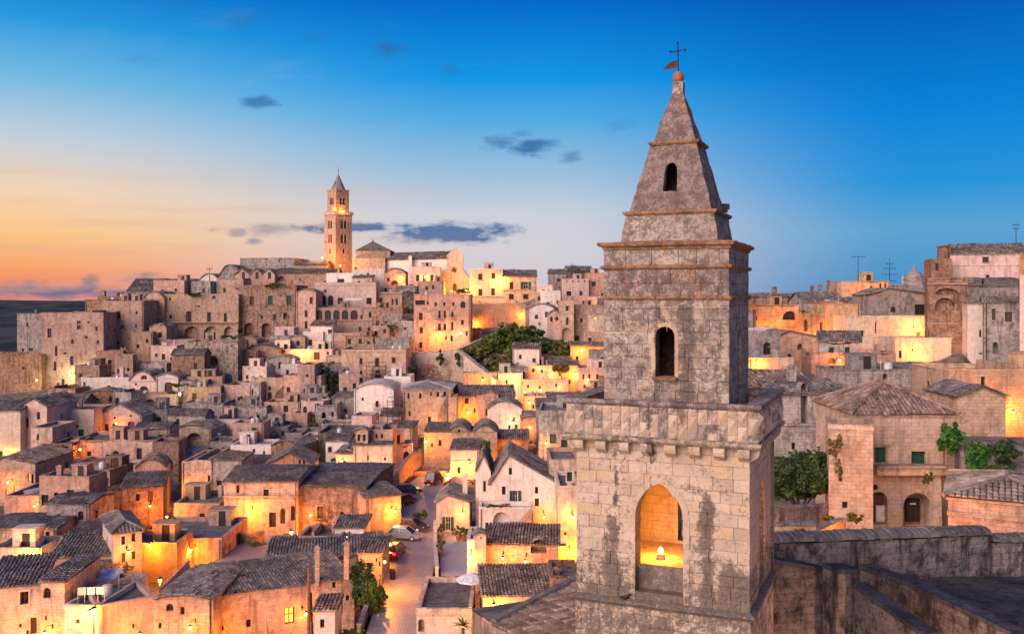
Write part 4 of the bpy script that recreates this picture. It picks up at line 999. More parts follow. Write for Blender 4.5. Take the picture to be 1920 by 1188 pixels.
# --- spire stages
def stage(nm, a0, b0, a1, b1, z0_, z1_, mat, ops=((), (), (), ())):
    mb = MB()
    for i in range(4):
        O, U, W = tface(i, a0, b0); wall(mb, O, U, W, z0_, [(0, z1_), (W, z1_)], list(ops[i]))
    out = []
    for p in mb.v:
        p = Vector(p); d = p - TC; u, v = d.dot(E1), d.dot(E2); s_ = (p.z - z0_) / (z1_ - z0_)
        out.append(tuple(T(u * (1 + (a1 / a0 - 1) * s_), v * (1 + (b1 / b0 - 1) * s_), p.z)))
    mb.v = out
    return split(mb, .11, .030, 2.6).build(nm, mat, tower)
k = UB / UA
stage('spire_base', 1.40, 1.40 * k, 1.25, 1.25 * k, 31.55, 32.40, 'tower_aged')
ring('cornice', 1.25, 1.25 * k, 32.40, [(-.02, -.05), (.05, -.03), (.10, .02), (.10, .07), (-.3, .12)], 'tower_ledge', .018)
zw1, uw = fz(1.0 * k, 1256, 303, 0); zw0, _ = fz(1.0 * k, 1256, 358, 0)
op2 = dict(u0=1.19 + uw - .20 / .82, u1=1.19 + uw + .20 / .82, z0=zw0, z1=zw1, arch=1, t=.35, fine=True); op2r = dict(u0=1.19 * k - .22, u1=1.19 * k + .22, z0=zw0, z1=zw1, arch=1, t=.35, fine=True)
stage('spire_middle', 1.19, 1.19 * k, .665, .665 * k, 32.45, 34.47, 'tower_crust', ([op2], [op2r], (), ()))
ring('cornice', .665, .665 * k, 34.47, [(-.02, -.05), (.05, -.03), (.09, .02), (.09, .06), (-.2, .10)], 'tower_ledge', .016, .12)
stage('spire_top', .625, .625 * k, .16, .16, 34.52, 36.02, 'tower_crust')
m = MB(); nk = [T(s_ * .155, t_ * .155, z_) for z_ in (35.95, 36.32) for s_, t_ in ((-1, -1), (1, -1), (1, 1), (-1, 1))]
m.add(nk, ((0, 1, 5, 4), (1, 2, 6, 5), (2, 3, 7, 6), (3, 0, 4, 7), (4, 5, 6, 7))); m2 = split(m, .08, .012); m2.lathe(T(0, 0, 36.30), [(.17, 0), (.19, .03), (.15, .07)], 12); m2.build('spire_neck', 'tower_aged', tower)
m = MB(); m.lathe(T(0, 0, 36.52), [(.05, -.17), (.12, -.14), (.165, -.05), (.17, .02), (.14, .10), (.07, .155), (.02, .17)], 16); m.build('finial_ball', 'terracotta', tower, smooth=True)
m = MB(); cr = T(-.01, 0, 0)
m.tube([T(0, 0, 36.6), T(-.02, 0, 37.50)], .017, 6)
for sgn in (-1, 1): m.lathe(T(sgn * .225 - .02, 0, 37.29), [(.01, -.035), (.034, 0), (.01, .035)], 8)
m.lathe(T(-.02, 0, 37.53), [(.01, -.04), (.034, 0), (.01, .035)], 8); m.tube([T(-.23, 0, 37.28), T(.20, 0, 37.31)], .016, 6); m.build('cross', 'iron', tower)
m = MB(); pl = [(-.03, 36.78), (-.48, 36.78), (-.40, 36.86), (-.28, 36.95), (-.16, 37.01), (-.04, 37.04)]; n = len(pl)
vs = [T(u, d_, z) for d_ in (-.008, .008) for u, z in pl]; m.add(vs, [tuple(range(n)), tuple(reversed(range(n, 2 * n)))] + [(i, (i + 1) % n, n + (i + 1) % n, n + i) for i in range(n)]); m.build('weather_vane', 'rusty_iron', tower)
m = MB(); m.box(T(1.20, .9, 32.68), (.07, .1, .13), (E1, E2, V3(0, 0, 1))); m.box(T(1.28, .9, 32.72), (.05, .08, .08), (E1, E2, V3(0, 0, 1))); m.build('spotlight_box', 'iron', tower)
# floodlight on the chamber floor
fp = V3((1239 - 960) / FPX * 28.0, 28.0, CZ - (1031 - HZ) / FPX * 28.0)
fl_t = thing('floodlight', 'bright amber floodlight on the floor inside the bell tower arch', 'floodlight', (fp.x, fp.y, z0))
m = MB(); m.lathe((fp.x, fp.y, ZFL), [(.13, 0), (.12, fp.z - ZFL - .09), (.07, fp.z - ZFL - .06)], 14); m.build('stand', 'plaster_cream', fl_t)
m = MB(); m.lathe(fp, [(.03, -.08), (.075, -.04), (.085, 0), (.055, .055), (.015, .08)], 14); m.build('bulb', 'lamp_glow', fl_t, smooth=True)
ld = bpy.data.lights.new('bulb', 'POINT'); ld.energy = 190; ld.color = (1.0, .30, .022); ld.shadow_soft_size = .09; lo = bpy.data.objects.new('bulb', ld); COL.objects.link(lo); lo.parent = fl_t; lo.location = fp - ORG[fl_t.name] + V3(0, 0, .2)
# a pigeon on the string course
pz = T(-.95, -LB - .12, Z_STR + .17)
pg = thing('pigeon', 'small dark pigeon sitting on the ledge of the bell tower', 'pigeon', (pz.x, pz.y, pz.z - .08)); m = MB()
m.tube([pz + E1 * -.17, pz + E1 * -.10, pz, pz + E1 * .08 + V3(0, 0, .04), pz + E1 * .11 + V3(0, 0, .09), pz + E1 * .15 + V3(0, 0, .10), pz + E1 * .18 + V3(0, 0, .09)], [.012, .035, .06, .045, .03, .03, .006], 8); m.build('body', 'iron', pg, smooth=True)
# ------------------------------------------------------------------ the old town on its hill, far to near
# skyline and cathedral quarter
H('slate', 'long dark slate-roofed hall on the far left skyline', 238, 386, 545, 580, Y=282, roof='gs', rh=22, mat='tuff_grey', d=14)
H('ch0', 'low dark block with a square chimney on the left skyline edge', 183, 245, 556, 590, Y=276, mat='tuff_brown', d=8, chim=[(194, 546, 7, 12)])
H('dome0', 'pale little house with rounded gable on the left skyline', 372, 412, 528, 560, Y=284, roof='barrel', rh=15, mat='plaster_white', d=10)
H('dome1', 'grey vaulted hall with rounded gable beside the blue-grey block', 410, 452, 518, 555, Y=281, roof='barrel', rh=22, mat='tuff_grey', d=14)
H('block', 'large plain blue-grey windowless block left of the cathedral tower', 450, 552, 484, 540, Y=292, mat='tuff_grey', d=16, yaw=-4, plain=True)
H('wing', 'low dark wing between the grey block and the cathedral tower', 552, 612, 496, 540, Y=290, roof='gs', rh=6, mat='tuff_grey', d=10)
for i, (a, b, l) in enumerate(((441, 468, 'leftmost of three pointed brick gables below the grey block'), (468, 492, 'middle one of three pointed brick gables below the grey block'), (492, 515, 'rightmost of three pointed brick gables below the grey block'))):
    H('gab%d' % i, l, a, b, 514, 545, [((a + b) / 2 + 2, 516, 6, 13, 'a')], Y=276, roof='gf', rh=11, mat='tuff_pink', d=8, tw=.6)
H('roofA', 'wide low grey roofed house below the cathedral tower', 515, 632, 512, 545, Y=278, roof='gs', rh=8, mat='tuff_pink', d=9, wins=[(528, 522, 14, 9, 'A')])
H('white0', 'small white house with a wide dark window under the cathedral tower', 612, 661, 512, 540, [(639, 528, 13, 11)], Y=273, mat='plaster_white', d=6, roof='flatpale')
H('whiteA', 'pale bluish-white house with stepped roofs right of the cathedral tower', 661, 722, 505, 550, [(678, 516, 3, 6), (702, 541, 4, 10), (710.6, 542, 4, 9), (690, 514, 4, 5)], Y=272, mat='plaster_white', d=8, roof='flatpale')
H('arch1', 'little vaulted house with arched front below the nave', 722, 760, 512, 545, [(740, 530, 14, 8, 'A'), (728, 524, 5, 7)], Y=272, roof='barrel', rh=9, mat='tuff_pink', d=7)
H('rose', 'pink house with glowing porch just left of the cathedral front', 772, 824, 500, 545, [(783, 521, 6, 12), (796, 522, 7, 13), (810, 521, 6, 12, 'd')], Y=274, mat='plaster_rose', d=8, extra=())
H('rose2', 'reddish terrace house with dark openings below the glowing pink porch', 782, 832, 528, 552, [(800, 540, 5, 7), (812, 538, 4, 8)], Y=268, mat='tuff_pink', d=6)
H('grey1', 'grey flat roof house between the nave and the tall palace', 742, 785, 536, 560, Y=268, mat='tuff_grey', d=7)
# cathedral (a thing of its own)
def cathedral():
    Y = 300; c = P(634, 510, Y); t = thing('cathedral', 'cathedral with floodlit square campanile, long nave and gabled stone front on the hilltop', 'cathedral', (c.x, Y, c.z))
    zz = lambda py, y=Y: CZ - (py - HZ) / FPX * y
    r = 26 / FPX * Y
    def sq(rad, z0, z1, ops=(), nm='campanile_stage', mat='tuff', win=True, inset=0):
        cor = [V3(c.x, Y - rad, 0), V3(c.x + rad, Y, 0), V3(c.x, Y + rad, 0), V3(c.x - rad, Y, 0)]; mb = MB(); W = rad * math.sqrt(2); wl = []
        for i in range(4):
            a, b = cor[i], cor[(i + 1) % 4]; U = (b - a).normalized(); oo = []
            for (zc, ww, hh) in ops:
                for k in ((-1, 1) if ww < 0 else (0,)):
                    w = abs(ww); o = dict(u0=W / 2 + k * w * .62 - w / 2, u1=W / 2 + k * w * .62 + w / 2, z0=zc - hh / 2, z1=zc + hh / 2, arch=1, t=.5); oo.append(o); wl.append((a, U, o))
            wall(mb, a, U, W, z0, [(0, z1), (W, z1)], oo)
        st = mb.build(nm, mat, t)
        for a, U, o in wl:
            m = MB(); opfill(m, a, U, o, .48, 0); m.build('belfry_opening', 'window_dark', st)
        return st
    sq(r, zz(545), zz(402), [(zz(422), -1.0, 2.6), (zz(448), -1.0, 2.8), (zz(471), .9, 1.6)])
    for zc, rr, hh in ((zz(401), r + .45, .55), (zz(431), r + .14, .16), (zz(458), r + .14, .16)):
        m = MB(); m.box((c.x, Y, zc), (rr / math.sqrt(2), rr / math.sqrt(2), hh), (V3(.7071, .7071, 0), V3(-.7071, .7071, 0), V3(0, 0, 1))); m.build('cornice', 'tuff', t)
    r2 = 20.3 / FPX * Y; sq(r2, zz(400), zz(358), [(zz(378), -.9, 2.2)])
    m = MB(); m.box((c.x, Y, zz(357.5)), ((r2 + .2) / 1.4142, (r2 + .2) / 1.4142, .18), (V3(.7071, .7071, 0), V3(-.7071, .7071, 0), V3(0, 0, 1))); m.build('cornice', 'tuff', t)
    m = MB(); m.lathe((c.x, Y, zz(357)), [(r2 * .72, 0), (r2 * .45, 1.9), (r2 * .16, 4.2), (.12, 5.0), (.10, 6.2), (.3, 6.4), (.05, 6.7), (.04, 7.7)], 8); m.build('spire', 'tile_grey', t)
    # tiburium
    def blk(nm, x0, x1, y0, y1, yy0, dep, mat, roofh=None, tm='tile_grey', wins=()):
        a, b = P(x0, y1, yy0), P(x1, y0, yy0); m = MB(); U = V3(1, 0, 0); W = b.x - a.x; oo = []
        for (cx, cy, ww, hh) in wins:
            p = P(cx, cy, yy0); w, h = ww / FPX * yy0, hh / FPX * yy0; oo.append(dict(u0=p.x - a.x - w / 2, u1=p.x - a.x + w / 2, z0=p.z - h / 2, z1=p.z + h / 2, arch=1, t=.4))
        for O, Uf, Wf, o_ in ((V3(a.x, yy0, 0), U, W, oo), (V3(b.x, yy0, 0), V3(0, 1, 0), dep, []), (V3(b.x, yy0 + dep, 0), -U, W, []), (V3(a.x, yy0 + dep, 0), V3(0, -1, 0), dep, [])): wall(m, O, Uf, Wf, a.z - 4, [(0, b.z), (Wf, b.z)], o_)
        wl = m.build(nm, mat, t)
        for o in oo: m = MB(); opfill(m, V3(a.x, yy0, 0), U, o, .38, 0); m.build('window', 'window_dark', wl)
        return a, b
    a, b = blk('tiburium', 667, 732, 470, 500, 296, 11, 'tuff')
    m = MB(); ap = P(699, 452, 301.5); e = .3; q4 = [V3(a.x - e, 296 - e, b.z), V3(b.x + e, 296 - e, b.z), V3(b.x + e, 307 + e, b.z), V3(a.x - e, 307 + e, b.z)]
    m.add(q4 + [ap], ((0, 1, 4), (1, 2, 4), (2, 3, 4), (3, 0, 4), (3, 2, 1, 0))); m.lathe(ap + V3(0, 0, -.1), [(.25, 0), (.2, .4), (.02, .8)], 8); m.build('tiburium_roof', 'tile_grey', t)
    blk('transept', 660, 722, 484, 530, 293, 8, 'tuff', wins=[(667, 505, 5, 9)])
    # nave, running from the crossing to the front
    f0, f1 = P(712, 490, 296), P(842, 484, 283); m = MB(); d = (V3(f1.x, f1.y, 0) - V3(f0.x, f0.y, 0)); L = d.length; U = d.normalized(); Vv = V3(-U.y, U.x, 0); zt = zz(486, 290)
    wall(m, V3(f0.x, f0.y, 0), U, L, zt - 9, [(0, zt), (L, zt)], []); m.build('nave_wall', 'plaster_white', t)
    m = MB(); O = V3(f0.x, f0.y, zt) - V3(0, 0, -2.4) + Vv * 5; Sv = (V3(f0.x, f0.y, zt) - Vv * .4 - O); Ls = Sv.length; Sv.normalize(); tile_plane(m, O, U, Sv, [(0, 0), (L, 0), (L, Ls), (0, Ls)], .6, .9); tag(m.build('nave_roof', 'tile_grey', t), kind='stuff')
    for px in (770, 812): p = P(px, 492, 289); m = MB(); m.box(p + V3(0, -.6, -1), (.5, .8, 3)); m.build('buttress', 'plaster_white', t)
    # gabled front
    yf = 282; A = P(826, 545, yf); B = P(881, 545, yf); W = B.x - A.x; fx = lambda px: (px - 826) / FPX * yf
    tops = [(0, zz(520, yf)), (fx(838), zz(505, yf)), (fx(838.1), zz(478, yf)), (fx(853), zz(463, yf)), (fx(868), zz(478, yf)), (fx(868.1), zz(505, yf)), (W, zz(522, yf))]
    ro = dict(u0=fx(847.5), u1=fx(855.5), z0=zz(509.5, yf), z1=zz(501.5, yf), arch=1, t=.4); dr = dict(u0=fx(849), u1=fx(856), z0=zz(545, yf), z1=zz(531, yf), arch=1, t=.4)
    m = MB(); wall(m, V3(A.x, yf, 0), V3(1, 0, 0), W, A.z - 5, tops, [ro, dr]); wall(m, V3(B.x, yf, 0), V3(0, 1, 0), 9, A.z - 5, [(0, tops[-1][1]), (9, tops[-1][1])], []); wall(m, V3(A.x, yf + 9, 0), V3(0, -1, 0), 9, A.z - 5, [(0, tops[0][1]), (9, tops[0][1])], [])
    m.quad(V3(A.x, yf, tops[0][1]), V3(A.x + tops[1][0], yf, tops[1][1]), V3(A.x + tops[1][0], yf + 9, tops[1][1]), V3(A.x, yf + 9, tops[0][1])); m.quad(V3(A.x + tops[5][0], yf, tops[5][1]), V3(B.x, yf, tops[6][1]), V3(B.x, yf + 9, tops[6][1]), V3(A.x + tops[5][0], yf + 9, tops[5][1]))
    for (u0, z0_), (u1, z1_) in ((tops[2], tops[3]), (tops[3], tops[4])): m.quad(V3(A.x + u0, yf, z0_), V3(A.x + u1, yf, z1_), V3(A.x + u1, yf + 2, z1_), V3(A.x + u0, yf + 2, z0_))
    for u, za, zb_ in ((tops[1][0], tops[1][1], tops[2][1]), (tops[4][0], tops[5][1], tops[4][1])): m.quad(V3(A.x + u, yf, za - 1), V3(A.x + u, yf + 2, za - 1), V3(A.x + u, yf + 2, zb_), V3(A.x + u, yf, zb_))
    fr = m.build('front', 'plaster_cream', t)
    m = MB(); opfill(m, V3(A.x, yf, 0), V3(1, 0, 0), ro, .35, 0); m.build('rose_window', 'wood_brown', fr); m = MB(); opfill(m, V3(A.x, yf, 0), V3(1, 0, 0), dr, .35, 0); m.build('door', 'wood_brown', fr)
    m = MB(); ctr = V3(A.x + fx(851.5), yf - .08, zz(505, yf)); n = 16
    m.tube([ctr + V3(math.cos(2 * math.pi * k / n) * .85, 0, math.sin(2 * math.pi * k / n) * .85) for k in range(n + 1)], .12, 5); m.build('rose_ring', 'tuff', fr)
    return t
cathedral()
H('sem', 'wide cream palace with tall windows beside the starry lamp on the hilltop', 881, 943, 504, 566, [(900.6, 519, 8, 12, 's'), (925, 517, 7, 11, 's'), (900.6, 547.6, 8, 13, 's'), (924.5, 547, 7, 13, 's')], Y=276, mat='plaster_cream', d=12, ledge=[(555, .3)])
H('sem2', 'palace with dark tiled roof and pedimented windows right of the starry lamp', 943, 1006, 518, 566, [(959, 535.6, 7, 13, 's'), (985.7, 535, 9, 14, 'G'), (958.7, 556, 9, 10, 's'), (985.7, 556, 9, 9, 's')], Y=275, roof='gs', rh=12, mat='tuff', d=12, ledge=[(543, .25)])
H('jumble0', 'grey hall with roof aerials on the skyline left of the bell tower', 1030, 1066, 512, 545, Y=292, roof='gs', rh=7, mat='tuff_grey', d=10)
H('jumble1', 'long slate roofed house on the skyline hard by the bell tower', 1062, 1110, 508, 540, Y=290, roof='gs', rh=9, mat='tuff_dark', d=10)
H('white2', 'tiny white house with a lit corner right of the pedimented palace', 1008, 1036, 535, 556, [(1019, 545, 5, 5)], Y=272, mat='plaster_white', d=6)
H('pinktow', 'pinkish palazzo with small round holes under its eaves by the bell tower', 1056, 1104, 523, 562, [(1066.7, 550, 9, 9, 's'), (1089.5, 549.5, 5, 8), (1063, 527, 3, 3, 'a'), (1074, 527, 3, 3, 'a'), (1085, 527, 3, 3, 'a'), (1096, 527, 3, 3, 'a')], Y=268, mat='plaster_rose', d=10)
H('redhouse', 'dull red house with a green window half hidden by the bell tower', 1100, 1134, 512, 556, [(1113, 532, 8, 9, 'g'), (1129, 552, 4, 6)], Y=270, mat='tuff_pink', d=9)
H('lowpk', 'pink house with small openings under the round-holed palazzo', 1072, 1134, 556, 585, [(1094, 567, 4, 6), (1108, 572, 6, 6), (1122, 570, 6, 8, 'a')], Y=262, mat='plaster_rose', d=8)
H('owall', 'high orange retaining wall glowing under two lamps', 880, 985, 570, 612, Y=258, mat='ochre_wall', d=10, name='retaining_wall', cat='wall', rag=.02)
H('h985', 'plain pink cube house at the right end of the orange wall', 985, 1012, 582, 630, Y=252, mat='tuff_pink', d=8)
H('h1010', 'grey house with slanting roof beside the plain pink cube', 1010, 1030, 576, 632, [(1014, 621, 4, 6)], Y=250, roof='shed', rh=6, mat='tuff_grey', d=8)
H('harch', 'little house with twin arched windows and rounded top near the trees', 1027, 1050, 590, 638, [(1034, 598, 5, 9, 'a'), (1044, 597, 6, 7, 'a')], Y=246, roof='barrel', rh=8, mat='tuff_pink', d=7)
H('htall', 'tall house with big arch at its foot left of the bell tower', 1049, 1076, 564, 645, [(1063.5, 578, 5, 9, 's'), (1063.5, 602, 4, 13, 's'), (1062, 626, 16, 24, 'A')], Y=245, mat='tuff', d=9, ledge=[(586, .25)])
H('hside', 'brown stone house with diagonal stair wall against the bell tower', 1076, 1134, 572, 646, [(1090, 600, 4, 8), (1082, 634, 8, 9), (1120, 612, 5, 8)], Y=248, mat='tuff_pink', d=8)
H('hyel', 'small yellow-lit house peeping out at the bell tower edge', 1104, 1136, 592, 640, [(1116, 596, 6, 6, 'l')], Y=243, mat='plaster_cream', d=6)
# left palaces
H('a1', 'squat grey stone block at the far left edge of the hill', 32, 79, 588, 665, [(58, 655, 8, 6)], Y=262, mat='tuff_grey', d=12)
H('a2', 'large rosy palace block with scattered small windows and a greenish lamp', 78, 194, 586, 738, [(93, 624, 8, 18, 's'), (148, 609, 7, 16, 's'), (105.5, 658, 5, 19), (103, 686, 5, 17), (134.6, 676, 6, 17), (136, 640, 5, 8), (161.6, 632, 5, 5), (184, 641, 4, 7), (181, 616, 4, 8), (118, 719, 6, 18, 'd'), (122, 662, 6, 4), (166, 604, 4, 4)], Y=228, mat='tuff_pink', d=16, ledge=[(608, .12)])
H('a3b', 'reddish upper storey behind the rosy palace on the left', 160, 200, 562, 600, Y=262, mat='tuff_brown', d=10)
H('a3', 'tall worn stone house with few windows right of the rosy palace', 192, 269, 564, 700, [(222, 590, 8, 14), (256, 586, 4, 6), (255, 611, 3, 6), (220, 643, 8, 6), (263, 667, 5, 7), (230, 612, 10, 8, 'A')], Y=236, mat='tuff_pink', d=16, rag=.35)
H('a4', 'narrow house with arched pediment and a balcony ledge', 268, 308, 560, 640, [(287, 575, 4, 6), (286, 591, 8, 8, 's')], Y=246, roof='barrel', rh=14, mat='tuff', d=12, ledge=[(597, .6), (560, .2)])
H('a4b', 'small house with one window and rounded corner under the balcony ledge', 280, 312, 613, 690, [(300, 628, 7, 9)], Y=236, roof='barrel', rh=6, mat='tuff', d=8)
H('a5', 'long terrace palace with a row of arches and a running balcony', 308, 447, 552, 637, [(354, 593.6, 10, 20, 'd'), (392, 594, 7, 18, 'd'), (422.5, 595, 6, 16, 'd'), (320, 594, 5, 7), (319, 561, 4, 5), (401, 557, 6, 6), (326.5, 624, 19, 25, 'A'), (360, 624, 29, 25, 'A'), (396, 624, 28, 25, 'A'), (429, 624, 18, 24, 'A'), (372, 574, 6, 3)], Y=247, mat='tuff', d=16, ledge=[(604, .8)], rag=.25)
H('a8', 'brick palace with green shuttered windows over two dark arches', 445, 556, 535, 634, [(507, 563, 9, 18, 'g'), (542, 563, 9, 18, 'g'), (472, 564, 7, 16, 's'), (491, 594, 5, 7), (515, 594, 6, 10), (467, 618, 19, 26, 'A'), (499, 619, 17, 27, 'A'), (493, 553, 2, 3), (527, 554, 2, 3), (535, 592, 8, 12, 'A')], Y=249, mat='tuff_brown', d=14, ledge=[(573, .1), (539, .15)])
H('a9', 'narrow pinkish house with three stacked windows beside the brick palace', 556, 592, 548, 634, [(583.6, 563, 5, 12, 's'), (574, 588, 5, 12, 's'), (574, 609, 5, 14, 'd')], Y=247, roof='barrel', rh=6, mat='tuff_pink', d=9)
H('a10b', 'set-back terrace house with twin pointed windows above the arcade', 590, 705, 530, 590, [(606, 563, 10, 19, 'a'), (620, 563, 10, 19, 'a'), (638, 564, 9, 12), (692, 564, 10, 12)], Y=256, mat='plaster_rose', d=8, ledge=[(534, .15)])
H('a10', 'arcaded house with a row of five dark arches below a terrace', 588, 706, 577, 626, [(598, 590, 13, 18, 'a'), (615, 590, 12, 18, 'a'), (631, 590, 12, 18, 'a'), (647, 590, 12, 18, 'a'), (664, 590, 13, 18, 'a'), (694, 590, 5, 11), (678, 594, 4, 8), (675, 617, 5, 10), (692, 618, 5, 8)], Y=248, mat='tuff_pink', d=7, ledge=[(600, .3)])
H('a11', 'rosy house with two small square windows above the terrace', 660, 697, 520, 556, [(673.5, 531, 4, 9), (681, 531, 4, 9)], Y=264, roof='shed', rh=4, mat='plaster_rose', d=6)
H('a12', 'house with three upright windows above the planted terraces', 698, 754, 548, 600, [(714, 565, 6, 14, 's'), (736, 566, 4, 12, 's'), (744, 566, 4, 12)], Y=258, mat='tuff', d=9, ledge=[(550, .3)])
H('a12b', 'narrow terrace house with hanging plants and a small lamp', 716, 752, 590, 652, [(724, 604, 3, 5), (742, 627, 6, 6)], Y=243, mat='tuff_grey', d=6)
H('a13', 'tall many-windowed palace lit bright yellow at its foot', 776, 882, 552, 658, [(787.6, 567, 18, 9), (802, 568, 4, 6), (817, 570, 4, 8), (833, 570, 4, 7), (850, 570, 4, 7), (868, 571, 9, 12, 'a'), (789, 593, 7, 13, 's'), (824, 589, 4, 14, 'b'), (834, 589, 4, 14), (848, 589, 4, 10, 'b'), (790, 619, 6, 11, 's'), (824, 613, 5, 12, 'b'), (834, 613, 5, 12), (848, 611, 4, 15, 's'), (789, 647, 6, 11), (836, 633, 3, 8), (847, 634.5, 4, 11), (867, 604, 5, 9), (875, 625, 4, 9)], Y=238, mat='tuff_pink', d=14, ledge=[(578, .12)])
H('a14', 'plain square house with scaffolding poles before its door', 640, 761, 655, 718, [(677, 677, 6, 12, 's'), (707, 679, 7, 16, 's'), (738, 675, 6, 10, 's'), (677, 698, 5, 7), (708, 696, 8, 7, 'a'), (677, 712, 6, 9), (708.6, 709, 11, 16, 'd'), (743, 711, 5, 9)], Y=218, mat='tuff', d=12, ledge=[(659, .15)])
H('a15c', 'long retaining wall house above the yellow-lit terrace', 604, 678, 624, 666, [(621, 645, 5, 6)], Y=240, mat='tuff_pink', d=8)
H('a15b', 'pale blue-grey house with one dark window over the lit terrace', 568, 606, 622, 662, [(582, 642, 7, 11, 's')], Y=239, mat='plaster_white', d=8)
H('a15a', 'little square turret house lit from below by a yellow lamp', 543, 572, 633, 665, [(559, 643, 6, 9)], Y=237, mat='tuff', d=7, roof='barrel', rh=4)
H('a15', 'yellow-lit terrace front with an orange door', 535, 624, 655, 682, [(594, 667, 11, 14, 'o'), (615, 662, 4, 6), (542, 668, 4, 7)], Y=232, mat='plaster_cream', d=6)
H('a16', 'rounded house with one square window left of the yellow-lit terrace', 462, 521, 655, 690, [(492.7, 677, 10, 11, 's')], Y=229, roof='barrel', rh=9, mat='tuff_pink', d=9)
H('a16b', 'grey flat roofed house behind the rounded house', 506, 545, 630, 660, Y=238, mat='tuff_grey', d=8, roof='flatpale')
H('a17', 'reddish brown retaining wall at the far left edge', -40, 78, 664, 742, [(44, 690, 4, 5)], Y=226, mat='tuff_brown', d=8, rag=.3, name='retaining_wall', cat='wall')
H('a18', 'low white house with arched doorway below the tall worn house', 152, 242, 708, 742, [(158, 724, 4, 17, 'a'), (204, 729, 11, 14, 'a')], Y=212, mat='plaster_white', d=9, roof='flatpale')
H('a19', 'pink chapel-like house with round gable and arched doorway', 241, 292, 714, 746, [(270, 707, 11, 8, 'a'), (270, 733, 17, 19, 'a'), (255, 720, 4, 4)], Y=209, roof='barrel', rh=18, mat='plaster_rose', d=8, ledge=[(714, .15)], chim=[(229, 690, 7, 14)])
H('a19b', 'white house with one maroon arched shutter beside the round-gabled chapel house', 293, 334, 706, 742, [(316, 725, 15, 18, 'm')], Y=209, mat='plaster_white', d=8, roof='gf', rh=7, ledge=[(708, .2)])
H('a19c', 'stone terrace base with a lit arch under the white houses', 246, 334, 739, 774, [(281, 758, 24, 20, 'A')], Y=204, mat='tuff', d=5)
H('a20', 'rough rock-cut wall with a cave arch and a blue door', 346, 446, 640, 722, [(398, 675, 22, 17, 'c'), (428.5, 709, 15, 18, 'B'), (372, 700, 8, 3), (393, 696, 5, 5), (449, 700, 4, 5)], Y=221, mat='rock', d=9, rag=.8)
H('a21', 'pinkish garden wall under the long arched terrace', 312, 416, 637, 684, Y=236, mat='tuff_pink', d=5, name='garden_wall', cat='wall', rag=.1)
# the ruinous middle slope
H('m1', 'rough house with a tall dark doorway and a diagonal stair', 470, 548, 708, 756, [(506, 744, 7, 18, 'd'), (522.5, 736.6, 5, 6), (505.6, 728, 4, 7)], Y=209, mat='tuff', d=8, rag=.3)
H('m2', 'low rough house with two dark slots left of the stair house', 420, 472, 722, 760, [(462, 750, 6, 15, 'd'), (448, 747, 4, 7)], Y=207, mat='tuff_pink', d=9, rag=.4)
H('m3', 'pinkish house with two dark square openings below the stair house', 496, 562, 754, 780, [(505, 768, 5, 11), (536, 766, 9, 12)], Y=200, mat='tuff_pink', d=7, rag=.2)
H('m4', 'tall narrow pink house beside the overgrown cave', 562, 590, 684, 784, [(571, 733, 4, 8), (576, 704, 5, 6), (581, 731, 3, 5)], Y=206, mat='tuff_pink', d=9)
H('m4b', 'white wall with a single door above the stair house', 526, 566, 683, 712, [(539, 699, 5, 12, 'd')], Y=220, mat='plaster_white', d=6, roof='flatpale')
H('m5', 'small pink house with one low window under the two-door house', 549, 576, 775, 812, [(563, 801, 6, 6)], Y=193, mat='tuff_pink', d=7, rag=.2)
H('m6', 'pair of rough pillars and a dark gap below the overgrown cave', 592, 632, 760, 806, [(623.5, 776, 5, 9), (607, 778, 8, 12, 'c')], Y=194, mat='tuff_grey', d=7, rag=.5)
H('m7', 'pale house with one square window in the middle of the left slope', 375, 460, 786, 822, [(421, 797, 6, 7)], Y=190, mat='plaster_rose', d=9, rag=.1)
H('m8', 'stone bank with a great arched niche and a small dark doorway', 322, 396, 806, 856, [(364, 830, 31, 38, 'A'), (345, 834, 4, 5)], Y=180, mat='tuff', d=9, roof='barrel', rh=10, rag=.1)
H('m9', 'low house with two square windows right of the great arched niche', 388, 436, 828, 858, [(394, 843, 7, 9), (418, 842, 7, 8)], Y=173, mat='tuff_grey', d=7, rag=.1)
H('m10', 'pale bluish low walls in front of the two-window house', 432, 508, 834, 860, [(476, 845, 5, 8), (495, 848, 4, 6)], Y=170, mat='plaster_white', d=7, roof='flatpale')
H('m11', 'grey house with four little black openings left of the olive wall', 562, 602, 822, 858, [(577, 835, 4, 6), (586, 835, 4, 5), (588, 845, 7, 9), (577, 847, 7, 8)], Y=172, mat='plaster_rose', d=8, rag=.1)
H('m12', 'crumbling ruin with a narrow black slot in the middle slope', 484, 540, 800, 840, [(530, 812, 5, 9), (513, 823, 5, 5)], Y=184, mat='tuff_grey', d=8, rag=.6)
H('m13', 'small collapsed vault among the grey ruins', 440, 492, 812, 842, [(462, 828, 6, 6)], Y=182, roof='barrel', rh=7, mat='tuff_grey', d=8)
H('m14', 'grey rough house terrace under the slotted doorway', 420, 500, 762, 790, [(484, 781, 6, 8), (436, 777, 5, 6)], Y=197, mat='tuff_grey', d=7, rag=.5)
H('m15', 'low pale ruin with a flat roof above the little vault', 536, 566, 812, 846, [(549, 828, 4, 7)], Y=180, mat='tuff_grey', d=7, rag=.4)
H('m16', 'rocky cottage with a dark hollow beside the rubble steps', 342, 420, 756, 790, [(356, 770, 7, 9, 'c'), (398, 775, 4, 5)], Y=198, mat='tuff_grey', d=8, rag=.6)
H('m17', 'broken wall with a leaning top in the centre of the slope', 600, 664, 795, 822, [(612, 806, 5, 8), (640, 808, 5, 6)], Y=186, mat='tuff_grey', d=7, rag=.5)
